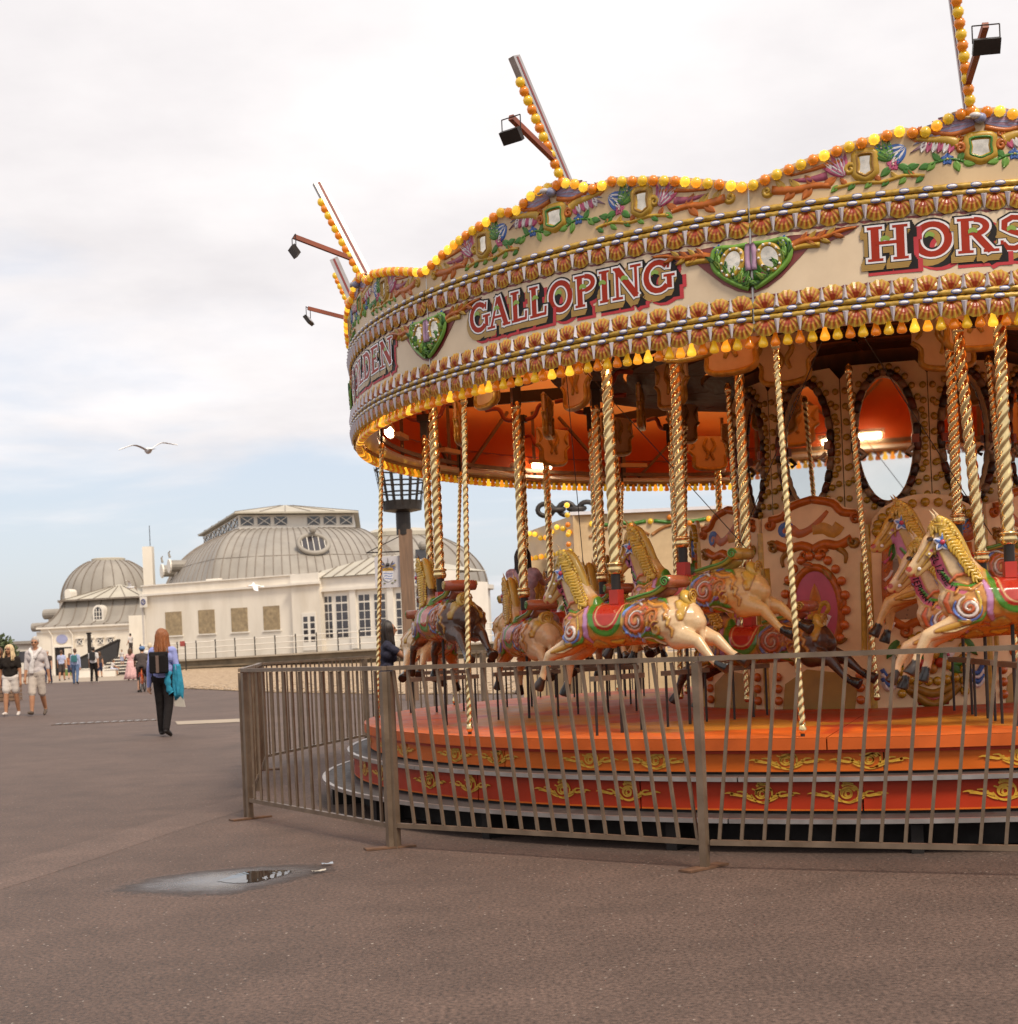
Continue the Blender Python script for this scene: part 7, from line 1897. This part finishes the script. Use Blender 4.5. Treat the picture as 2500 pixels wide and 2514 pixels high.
    for s_, (sf, ab, ef) in zip((1, -1), arms):
        p = U(s_ * .108 * h * W, 0, .795 * h); d = Vector((math.sin(ab) * s_, math.sin(sf) * math.cos(ab), -math.cos(sf) * math.cos(ab))).normalized(); e = p + d * .178 * h
        d2 = Vector((math.sin(ab * .5) * s_, math.sin(sf + ef), -math.cos(sf + ef))).normalized(); w_ = e + d2 * .150 * h
        r0, r1, r2 = .030 * h, .024 * h, .017 * h
        if sleeve >= 1:
            sg(p, e, r0 + cg, r1 + cg, 'top'); f = min(1, sleeve - 1 + .0001) if sleeve < 2 else 1; m = e.lerp(w_, f); sg(e, m, r1 + cg, r1 + (r2 - r1) * f + cg, 'top'); sg(m, w_, r1 + (r2 - r1) * f, r2, 'skin')
        else:
            m = p.lerp(e, sleeve); sg(p, m, r0 + cg + .004, r0 + cg, 'top'); sg(m, e, r0 * .92, r1, 'skin'); sg(e, w_, r1, r2, 'skin')
        # hand: palm, four fingers, thumb
        side = Vector((0, 1, 0)) - d2 * d2.y; side = side.normalized() if side.length > .1 else Vector((1, 0, 0)); pal = w_ + d2 * .048 * h; inn = Vector((-s_, 0, 0))
        sg(w_, pal, .016 * h, .021 * h, 'skin')
        for i, (o_, l) in enumerate(((-.6, .038), (-.2, .044), (.2, .042), (.6, .034))):
            b0 = pal + side * (-o_ * .024 * h); b1 = b0 + d2 * l * .55 * h + inn * .006 * h; b2 = b1 + d2 * l * .35 * h + inn * .018 * h; sg(b0, b1, .0062 * h, .0058 * h, 'skin'); sg(b1, b2, .0058 * h, .0048 * h, 'skin')
        t0 = w_ + d2 * .018 * h + side * .016 * h; sg(t0, t0 + d2 * .030 * h + side * .018 * h + inn * .01 * h, .0075 * h, .006 * h, 'skin'); hands.append(pal)
    me = capsules(segs, voxel, 'person', 2)
    V = coords(me); best = np.full(len(V), 9.0); zi = np.zeros(len(V), int); names = ['top', 'bottom', 'shoe', 'skin']
    for (p0, p1, r0, r1, fx, fy), z in zip(segs, Z):
        a = np.array(p0); e = np.array(p1) - a; t_ = np.clip(((V - a) @ e) / (e @ e + 1e-9), 0, 1); q = V - a - t_[:, None] * e; q = q / np.array((fx, fy, 1)); d = np.sqrt((q ** 2).sum(1)) - (r0 + (r1 - r0) * t_); m = d < best; best[m] = d[m]; zi[m] = names.index(z)
    me.materials.clear()
    for n_ in names: me.materials.append(cl[n_])
    lv = np.empty(len(me.loops), int); me.loops.foreach_get('vertex_index', lv); ls = np.empty(len(me.polygons), int); me.polygons.foreach_get('loop_start', ls)
    me.polygons.foreach_set('material_index', zi[lv[ls]]); me.polygons.foreach_set('use_smooth', [True] * len(me.polygons)); me.update()
    o = put('person', me, None, pos, (0, 0, rz)); tag(o, label, 'person', group)
    lowest = float(V[:, 2].min())
    if sit_z is None: o.location.z = pos[2] - lowest
    if hair:
        b = [];
        hh = hair['len']; bulk = hair.get('bulk', 1.0); cap = hair.get('cap', min(bulk, 1.06))
        def HS(p0, p1, r0, r1, fx=1, fy=1): b.append((HD(*p0), HD(*p1), r0 * h, r1 * h, fx, fy))
        HS((0, -.012, .030), (0, -.016, .012), .056 * cap, .054 * cap, .93, 1.0); HS((0, .010, .052), (0, -.02, .05), .034, .04)
        if hh > .2:
            n = 5
            for s_ in (-1, -.5, 0, .5, 1):
                HS((s_ * .036, -.022 + .012 * abs(s_), .0), (s_ * .044 * bulk, -.036 + .020 * abs(s_), -.055 - .10 * hh), .030 * bulk, .026 * bulk); HS((s_ * .044 * bulk, -.036 + .020 * abs(s_), -.055 - .10 * hh), (s_ * .050 * bulk, -.040 + .02 * abs(s_), -.06 - .16 * hh), .026 * bulk, .012)
        if hh > .2:
            st_ = MB(); rnd = random.Random(int(h * 977)); L0 = .05 + .16 * hh
            nst = 110 if voxel < .013 else 46
            for i in range(nst):
                a = -PI / 2 + (rnd.random() * 2 - 1) * 2.15; k = rnd.uniform(.92, 1.05); fl_ = rnd.uniform(.9, 1.25) * bulk; ll = L0 * rnd.uniform(.82, 1.08)
                if abs(a + PI / 2) > 1.55: ll *= .9
                cx, cy = math.cos(a), math.sin(a)
                P = [HD(.006 * cx, -.006, .076 * k), HD(.034 * cx, .030 * cy - .004, .068 * k), HD(.054 * cx * k, .058 * cy * k - .004, .028), HD(.058 * cx * k, .062 * cy * k - .006, -.015), HD(.056 * cx * fl_ * .92, (.056 * cy - .004) * fl_ * .92, -.02 - ll * .55), HD(.052 * cx * fl_, (.052 * cy - .006) * fl_, -.02 - ll)]
                Q = smoothpoly(P, 3); st_.tube(Q, [h * (.0035 + .0065 * math.sin(PI * (.12 + .8 * j / (len(Q) - 1)))) for j in range(len(Q))], 5)
            sm_ = st_.build('hair_strands', hair['mat'], smooth=True, mesh_only=True); put('hair_strands', sm_, o)
            b = b[:1]; b[0] = (b[0][0], b[0][1], b[0][2] * .97, b[0][3] * .97, b[0][4], b[0][5])
        hm = capsules(b, max(.010, voxel * .9), 'hair', 1); hm.materials.append(hair['mat']); hm.polygons.foreach_set('use_smooth', [True] * len(hm.polygons))
        put('hair', hm, o)
    if skirt:
        n = 40; vs = []; fs = []; b = MB(); zs = skirt['prof']
        for i, (z, r) in enumerate(zs):
            for k in range(n):
                a = 2 * PI * k / n; rr = r * (1 + skirt.get('pleat', .06) * math.sin(a * 9 + i * .3) * (i / len(zs))); vs.append((rr * math.cos(a) * 1.0, rr * math.sin(a) * .85 + skirt.get('dy', 0) * i / len(zs), z))
        for i in range(len(zs) - 1):
            for k in range(n): fs.append((i * n + k, (i + 1) * n + k, (i + 1) * n + (k + 1) % n, i * n + (k + 1) % n))
        b.add(vs, fs); sk = put('skirt', fixn(b.build('skirt', skirt['mat'], smooth=True, mesh_only=True)), o)
        md = sk.modifiers.new('solid', 'SOLIDIFY'); md.thickness = .01
    o['_h'] = 0; del o['_h']
    glob = [o.matrix_basis @ p for p in hands]
    return o, glob, HD
def glasses(o, HD, m):
    b = MB()
    for s_ in (-1, 1):
        c = HD(s_ * .019, .052, .010); b.ball(c, .024, 10, 6, 1.05, .35, .75); b.tube([HD(s_ * .036, .045, .012), HD(s_ * .047, .0, .010)], .004, 5)
    b.tube([HD(-.008, .056, .012), HD(.008, .056, .012)], .004, 5); b.build('sunglasses', m, o)
def rucksack(label, o, h, z0, w_, hh, m, strap, lean=0.0, rolltop=False):
    t_ = thing('backpack', label, 'backpack', o.location, o.rotation_euler[2], 'backpacks being worn')
    y = -.125 * h / 1.7 * 1.0
    b = MB(); P = [(-w_ / 2, 0), (w_ / 2, 0), (w_ / 2 * 1.0, hh * .8), (w_ / 2 * (.95 if rolltop else .75), hh), (-w_ / 2 * (.95 if rolltop else .75), hh), (-w_ / 2, hh * .8)]
    b.prism(P, lambda x, z, d: (x, y - .015 - d, z0 + z), 0, .13); me = fixn(b.build('sack', m, mesh_only=True)); q = put('sack', me, t_); md = q.modifiers.new('bev', 'BEVEL'); md.width = .03; md.segments = 3
    b = MB(); b.box((0, y - .150, z0 + hh * .5), (.05 if rolltop else w_ * .6, .02, hh * (.9 if rolltop else .35))); b.build('front_strap' if rolltop else 'front_pocket', strap if rolltop else m, t_)
    if rolltop:
        b = MB(); b.tube([(-w_ * .5, y - .08, z0 + hh), (w_ * .5, y - .08, z0 + hh)], .045, 8); b.build('rolled_top', m, t_)
    for s_ in (-1, 1):
        b = MB(); Q = smoothpoly([(s_ * w_ * .33, y - .02, z0 + hh * .92), (s_ * w_ * .36, -.02, .845 * h), (s_ * w_ * .40, .085 * h / 1.7, .79 * h), (s_ * w_ * .46, .085 * h / 1.7, .70 * h), (s_ * w_ * .48, -.03, z0 + .06)], 4); b.tube(Q, .020, 6, flat=.5); b.build('strap', strap, t_, smooth=True)
    return t_
def stand(x, v): p = gnd(x, v); return (p.x, p.y, 0.004)
C = {}
def cm(n, c, var=.12, s=9): return cloth(n, c, var, s)
tee_b = cm('black_tee', (.022, .017, .014)); shorts_w = cm('white_shorts', (.66, .60, .55)); shoe_w = mat('white_shoe', (.62, .55, .50), .6); shoe_k = mat('black_shoe', (.02, .017, .016), .5)
linen = cm('grey_linen', (.52, .47, .46)); shorts_s = cm('stone_shorts', (.50, .43, .37)); shoe_br = mat('brown_shoe', (.09, .06, .04), .6)
lilac_knit = cm('periwinkle_knit', (.29, .32, .62)); trous_k = cm('black_trousers', (.016, .013, .013)); navy = cm('navy_cloth', (.03, .035, .07)); denim = cm('denim', (.10, .15, .26)); pale_blue = cm('pale_blue_shirt', (.40, .44, .62)); white_t = cm('white_tee', (.66, .62, .60)); pinkd = cm('pink_cotton', (.66, .40, .39), .2, 14); grey_c = cm('charcoal_cloth', (.07, .055, .052)); lav = cm('lilac_print', (.46, .34, .42), .3, 26)
hair_r = mat('auburn_hair', (.26, .085, .022), .45, var=.35, scale=14, stretch=(6, 6, .8), bump=.5, bscale=20); hair_bl = mat('blonde_hair', (.62, .46, .26), .5, var=.3, scale=14, stretch=(6, 6, .8), bump=.5, bscale=20); hair_g = mat('grey_hair', (.42, .37, .32), .6, var=.2, scale=16); hair_d = mat('dark_hair', (.022, .014, .011), .45, var=.3, scale=14); hair_b = mat('brown_hair', (.10, .05, .025), .5, var=.3, scale=14)
M_lens = mat('dark_lens', (.02, .015, .012), .1)
def pal(t_, b_, s_, k=M_skin): return dict(top=t_, bottom=b_, shoe=s_, skin=k)

# woman walking away with a backpack
P0 = stand(408, 1808)
o, hd, HD = person('woman with long auburn hair in periwinkle jumper and black trousers, walking away', P0, -.10, 1.70, pal(lilac_knit, trous_k, shoe_k), ((-.16, .30, .02), (.12, .04, .02)), ((-.10, .20, .12), (-.06, .16, .10)), dict(len=1.0, mat=hair_r, bulk=1.28, cap=1.16), sleeve=2, short=1, female=True, turn=-.45, voxel=.011, width=1.04)
bk = rucksack('black roll-top backpack on the woman in the periwinkle jumper', o, 1.70, .99, .30, .31, mat('black_canvas', (.012, .010, .010), .8, var=.2, spec=.15), mat('brown_strap', (.14, .09, .07), .6), rolltop=True)
# turquoise jacket over her right arm and a white bag
jk = thing('draped_jacket', 'turquoise jacket draped over the walking woman\'s right arm', 'jacket', o.location, o.rotation_euler[2])
rnd = random.Random(8); M_tq = cm('turquoise_cloth', (.035, .24, .36), .2, 12)
b = MB(); n = 34; rows_ = 12; vs = []; fs = []
for j in range(rows_ + 1):
    f = j / rows_; z = 1.13 - .58 * f; 
    for k in range(n):
        a = 2 * PI * k / n; fold = 1 + .22 * math.sin(a * 5 + f * 2.0) * (.3 + .7 * f) + .10 * math.sin(a * 9 - f * 3)
        rx = (.055 + .055 * f - .06 * max(0, f - .6) * 2) * fold; ry = (.05 + .03 * f) * fold; zz = z - (.13 * max(0, math.sin(a + .6)) - .10 * max(0, -math.sin(a - .4))) * f
        vs.append((.235 + .02 * f + rx * math.cos(a), -.03 + ry * math.sin(a), zz))
for j in range(rows_):
    for k in range(n): fs.append((j * n + k, j * n + (k + 1) % n, (j + 1) * n + (k + 1) % n, (j + 1) * n + k))
fs.append(tuple(range(n))); fs.append(tuple(rows_ * n + k for k in range(n))[::-1]); b.add(vs, fs); put('cloth', fixn(b.build('cloth', M_tq, smooth=True, mesh_only=True)), jk)
b = MB(); Q = smoothpoly([(.13, -.10, 1.02), (.11, -.13, .88), (.13, -.12, .72), (.16, -.11, .66)], 4); b.tube(Q, [.05 + .012 * math.sin(i * 1.7) for i in range(len(Q))], 9, flat=.6); b.build('sleeve', M_tq, jk, smooth=True)
bg_ = thing('paper_bag', 'small white paper bag in the auburn-haired woman\'s right hand', 'bag', (hd[0].x, hd[0].y, hd[0].z), o.rotation_euler[2])
b = MB(); P = [(-.055, -.02), (.035, -.02), (.075, -.30), (-.09, -.28), (-.10, -.2)]; b.prism(P[::-1], lambda x, z, d: (x, d - .03 * (1 + z), z), 0, .05); put('bag_body', fixn(b.build('bag_body', M_paper, mesh_only=True)), bg_)

# the couple walking towards the camera
P1 = stand(30, 1759)
o, hd1, HD = person('blonde woman in black T-shirt and white shorts, walking towards the viewer', P1, PI + .05, 1.68, pal(tee_b, shorts_w, shoe_w, M_skin2), ((.16, .05, .04), (-.14, .16, .04)), ((-.15, .18, .1), (.12, .16, .12)), dict(len=.62, mat=hair_bl, bulk=1.35), female=True, short=.42, sleeve=.62, turn=-.35, tilt=.10, width=1.12)
glasses(o, HD, M_lens)
P2 = stand(94, 1757)
o, hd2, HD = person('grey-haired man in linen shirt and stone shorts with a jumper round his shoulders', P2, PI, 1.84, pal(linen, shorts_s, shoe_br, M_skin2), ((.22, .06, .0), (-.16, .35, .0)), ((.10, .10, .15), (-.14, .18, .12)), dict(len=.1, mat=hair_g, bulk=.98), short=.62, sleeve=1.15, width=1.0, turn=.05)
glasses(o, HD, M_lens)
sw_ = thing('white_jumper', 'white jumper knotted round the grey-haired man\'s shoulders', 'jumper', o.location, o.rotation_euler[2])
b = MB(); h = 1.84; Q = smoothpoly([(.03, .14, .70 * h), (.05, .125, .775 * h), (.12, .06, .835 * h), (.09, -.06, .855 * h), (-.09, -.06, .855 * h), (-.12, .06, .835 * h), (-.05, .125, .775 * h), (-.01, .15, .72 * h)], 4); b.tube(Q, [.045 + .008 * math.sin(i * 1.3) for i in range(len(Q))], 9, flat=.8); b.build('shoulder_wrap', white_t, sw_, smooth=True)
b = MB(); Q = smoothpoly([(.0, .155, .735 * h), (.045, .16, .66 * h), (.07, .15, .58 * h), (.085, .14, .53 * h)], 4); b.tube(Q, [.045, .045, .05, .05, .055, .055, .06, .06, .06, .062, .065, .065, .06], 9, flat=.45); b.build('hanging_sleeve', white_t, sw_, smooth=True)

# others on the promenade
def simple(label, x, v, h, rz, c, hairm, legs=((.18, .05, .03), (-.15, .25, .03)), arms=((-.1, .12, .15), (.1, .12, .15)), **kw):
    hl = kw.pop('hl', .1)
    return person(label, stand(x, v), rz, h, c, legs, arms, dict(len=hl, mat=hairm), voxel=.017, **kw)
simple('person in dark clothes at the left edge of the picture, behind the blonde woman', 4, 1742, 1.68, PI, pal(grey_c, navy, shoe_k, M_skin2), hair_b, hl=.5, female=True, short=1, sleeve=.5)
simple('man in dark shirt walking behind the grey-haired man\'s shoulder', 119, 1679, 1.78, PI, pal(grey_c, navy, shoe_k), hair_g, short=1, sleeve=.5)
simple('man in pale shirt and black shorts walking to the doorway', 153, 1672, 1.80, .1, pal(pale_blue, grey_c, shoe_k, M_skin2), hair_b, short=.55, sleeve=.55)
o, q, _ = simple('man in pale blue shirt and jeans wearing a teal backpack', 187, 1680, 1.80, .05, pal(pale_blue, denim, shoe_k), hair_b, short=1, sleeve=1.95, legs=((-.28, .30, .08), (.22, .05, .08)))
rucksack('small teal backpack on the man in jeans', o, 1.80, 1.12, .30, .36, mat('teal_nylon', (.04, .16, .18), .7), mat('teal_strap', (.03, .09, .1), .7))
o, q, _ = simple('man in white T-shirt and black trousers wearing a black backpack', 232, 1677, 1.84, .0, pal(white_t, trous_k, shoe_w), hair_d, short=1, sleeve=.6, legs=((.08, .05, .04), (-.05, .1, .04)))
rucksack('black backpack on the man in the white T-shirt', o, 1.84, 1.15, .30, .44, mat('black_nylon', (.018, .016, .016), .6), mat('black_strap', (.018, .016, .016), .6))
simple('woman in dark dress beside the man with the black backpack', 246, 1664, 1.66, .2, pal(grey_c, navy, shoe_br), hair_b, hl=.5, female=True, short=.9, sleeve=.4)
simple('woman in orange top beside the man with the teal backpack', 174, 1668, 1.62, .2, pal(mat('rust_top', (.40, .15, .07), .8), navy, shoe_br), hair_b, hl=.6, female=True, short=.9, sleeve=.2)
simple('woman in a long pale pink dress standing by the steps', 322, 1671, 1.68, .1, pal(pinkd, pinkd, shoe_br), hair_b, hl=.6, female=True, short=.9, sleeve=.3, arms=((.5, .5, 1.7), (.5, .5, 1.7)), skirt=dict(mat=pinkd, prof=[(1.02, .155), (.9, .19), (.6, .25), (.3, .31), (.03, .37)], pleat=.14))
p = at(322, 1604, 108); person('boy in white shirt standing at the top of the steps', (p.x, p.y, 1.45), .9, 1.50, pal(white_t, grey_c, shoe_k), ((.0, .0, .03), (.05, .05, .03)), ((.2, .15, .9), (.1, .1, .5)), dict(len=.1, mat=hair_d), voxel=.017, short=1, sleeve=.5)
p = at(300, 1620, 104.6); person('small girl in white coming down the steps', (p.x, p.y, .68), PI, 1.10, pal(white_t, pale_blue, shoe_w), ((.2, .3, .03), (.0, .05, .03)), ((.1, .15, .3), (.1, .15, .3)), dict(len=.2, mat=hair_d), voxel=.015, short=.5, sleeve=.5)
p = at(274, 1640, 99.9); o, q, _ = person('boy in white T-shirt seated on a pale block', (p.x, p.y, -.20), -1.2, 1.35, pal(white_t, pale_blue, shoe_br, M_skin2), ((1.45, 1.35, .1), (1.35, 1.2, .1)), ((.7, .1, .4), (.6, .1, .5)), dict(len=.1, mat=hair_b), voxel=.016, short=.7, sleeve=.55, lean=.25, sit_z=0)
simple('person in white hat and shirt beyond the cyclist', 372, 1690, 1.76, .1, pal(white_t, shorts_s, shoe_w), mat('straw_hat', (.60, .50, .36), .8), short=.6, sleeve=.5)

# shopping bag of the man in shorts
p = gnd(167, 1668); b = MB(); b.prism([(-.20, 0), (.20, 0), (.17, .42), (-.17, .42)], lambda x, z, d: (x, d, z + .42), 0, .14); bgm = fixn(b.build('shopping_bag', mat('green_bag', (.28, .40, .12), .7, var=.2), mesh_only=True)); o = put('shopping_bag', bgm, None, (p.x, p.y, -.18)); tag(o, 'pale green shopping bag carried beside the man in black shorts', 'bag')

# cyclist seen from behind
PB = stand(351, 1699)
bk = thing('bicycle', 'orange bicycle ridden away from the viewer', 'bicycle', PB, .12)
M_bo = mat('orange_frame', (.55, .10, .015), .4); M_ty = mat('tyre_rubber', (.018, .016, .015), .7)
for y, nm in ((-.50, 'wheel'), (.52, 'wheel')):
    b = MB(); b.tube([(0, y + .32 * math.cos(t_), .335 + .32 * math.sin(t_)) for t_ in [2 * PI * i / 28 for i in range(28)]], .022, 7, close=True, ref=(1, 0, 0)); wh = b.build(nm, M_ty, bk, smooth=True)
    b = MB()
    for i in range(14): a = 2 * PI * i / 14; b.tube([(0, y, .335), (0, y + .30 * math.cos(a), .335 + .30 * math.sin(a))], .003, 4)
    b.build('spokes', M_alu, wh)
fr = {'s': (0, -.12, .86), 'b': (0, -.02, .30), 'h': (0, .36, .82), 'r': (0, -.50, .335), 'f': (0, .52, .335)}
b = MB()
for a, c in (('s', 'b'), ('b', 'h'), ('s', 'h'), ('r', 's'), ('r', 'b')): b.tube([fr[a], fr[c]], .018, 7)
b.build('frame', M_bo, bk); b = MB(); b.tube([fr['h'], fr['f']], .018, 7); b.build('fork', M_bo, bk)
b = MB(); b.tube([(-.30, .30, 1.0), (-.12, .38, 1.0), (.12, .38, 1.0), (.30, .30, 1.0)], .014, 7); b.tube([(0, .38, 1.0), fr['h']], .014, 6); b.build('handlebar', M_dark, bk)
b = MB(); b.ball((0, -.16, .93), .12, 12, 7, .75, 1.2, .4); b.build('saddle', M_black, bk); b = MB(); b.box((0, -.62, .62), (.12, .02, .10)); b.build('rear_lamp', M_red, bk)
b = MB(); b.box((0, -.52, .70), (.05, .34, .02)); b.build('mudguard', M_bo, bk)
o, q, HD = person('cyclist in charcoal top and blue helmet riding away', (PB[0], PB[1], -.02), .12, 1.74, pal(grey_c, grey_c, shoe_k), ((.95, .95, .1), (.45, .75, .1)), ((.75, .3, .35), (.75, .3, .35)), dict(len=.1, mat=hair_d), voxel=.015, short=.8, sleeve=.6, lean=.35, sit_z=0, width=1.1)
b = MB(); c = HD(0, -.004, .036); b.ball(c, .125, 14, 8, .88, 1.12, .72); b.build('helmet', mat('helmet_blue', (.07, .16, .34), .4), o, smooth=True)

# woman leaning on the barrier behind the carousel
p = at(948, 1560, 19.4); o, q, HD = person('woman with long dark hair and dark blouse leaning on the back barrier', (p.x - .02, p.y, 0.0), -1.45, 1.62, pal(cm('navy_print', (.035, .035, .055), .5, 30), navy, shoe_k, M_skin2), ((.05, .0, .03), (-.05, .05, .03)), ((1.0, .05, .55), (1.0, .05, .6)), dict(len=.75, mat=hair_d, bulk=1.1, cap=1.02), female=True, short=1, sleeve=.45, voxel=.012, lean=.06, tilt=.12)
glasses(o, HD, M_lens)

# child riding a horse
hz = HL[8]; a = R_(hz[1]); p = Vector((CX + hz[0] * math.sin(a), CY - hz[0] * math.cos(a), 0)); hd_ = Vector((-math.cos(a), -math.sin(a), 0)); p = p - hd_ * -.0
p = p - hd_ * .13; h = 1.22
o, q, HD = person('child in a lilac dress riding a golden horse and holding its pole', (p.x, p.y, hz[2] + .02 - .50 * h), math.atan2(hd_.y, hd_.x) - PI / 2, h, pal(lav, lav, shoe_w), ((1.0, .9, .75), (1.0, .9, .75)), ((1.1, .1, .75), (.9, .1, .9)), dict(len=.8, mat=hair_d, bulk=1.05), female=False, short=.8, sleeve=.35, sit_z=0, voxel=.011, lean=.05, group='people riding', skirt=dict(mat=lav, prof=[(.74, .10), (.64, .135), (.56, .19), (.48, .25), (.42, .28)], pleat=.08, dy=.10))

# ---------------------------------------------------------------- far left odds and ends
pl = thing('timber_planter', 'slatted timber planter at the left edge behind the blonde woman', 'planter', stand(2, 1722))
for i in range(5):
    b = MB(); b.box((0, 0, .07 + .13 * i), (1.2, .8, .11)); b.build('slat', M_timber, pl)
def leafy(name, label, p, r, hgt, n, seed, col=(.055, .075, .025)):
    t_ = thing(name, label, 'shrub' if hgt < 4 else 'tree', p); rnd = random.Random(seed)
    b = MB(); b.tube([(0, 0, 0), (.1, 0, hgt * .35), (0, .1, hgt * .7)], [.12, .09, .04], 8)
    for i in range(5): a = i * 1.3; b.tube([(.05, 0, hgt * .35), (.5 * r * math.cos(a), .5 * r * math.sin(a), hgt * .75)], [.06, .02], 6)
    b.build('trunk', M_timber, t_)
    b = MB()
    cl_ = [(rnd.gauss(0, r * .45), rnd.gauss(0, r * .4), hgt * (.45 + .5 * rnd.random())) for _ in range(16)]
    for i in range(n):
        c = cl_[rnd.randrange(16)]; p_ = Vector(c) + Vector((rnd.gauss(0, .28), rnd.gauss(0, .28), rnd.gauss(0, .22))) * r * .6; s_ = rnd.uniform(.10, .2); u = Vector((rnd.gauss(0, 1), rnd.gauss(0, 1), rnd.gauss(0, .6))).normalized(); v = u.orthogonal().normalized(); g = rnd.uniform(.6, 1.5); b.col = tuple(q * g for q in col)
        b.add([p_ - u * s_, p_ + v * s_ * .5, p_ + u * s_, p_ - v * s_ * .5], [(0, 1, 2, 3)])
    b.build('crown', mat('foliage', attr=True, rough=.7, var=.2), t_)
q = at(-34, 1640, 85); leafy('tamarisk_bush', 'dark green bush at the left edge of the picture', (q.x, q.y, 0), 1.6, 2.9, 1500, 3)
kq = at(75, 1600, 150); kk = thing('seafront_kiosk', 'low white seafront kiosk far away between the couple', 'kiosk', (kq.x, kq.y, 0))
b = MB(); b.box((0, 0, 1.5), (7, 4, 3.0)); b.build('wall', M_stucco, kk); b = MB(); b.box((0, 0, 3.15), (7.8, 4.8, .3)); b.build('kiosk_roof', M_lead, kk); b = MB(); b.box((0, -2.02, 1.7), (4.5, .04, 1.1)); b.build('shutter', M_glass, kk)
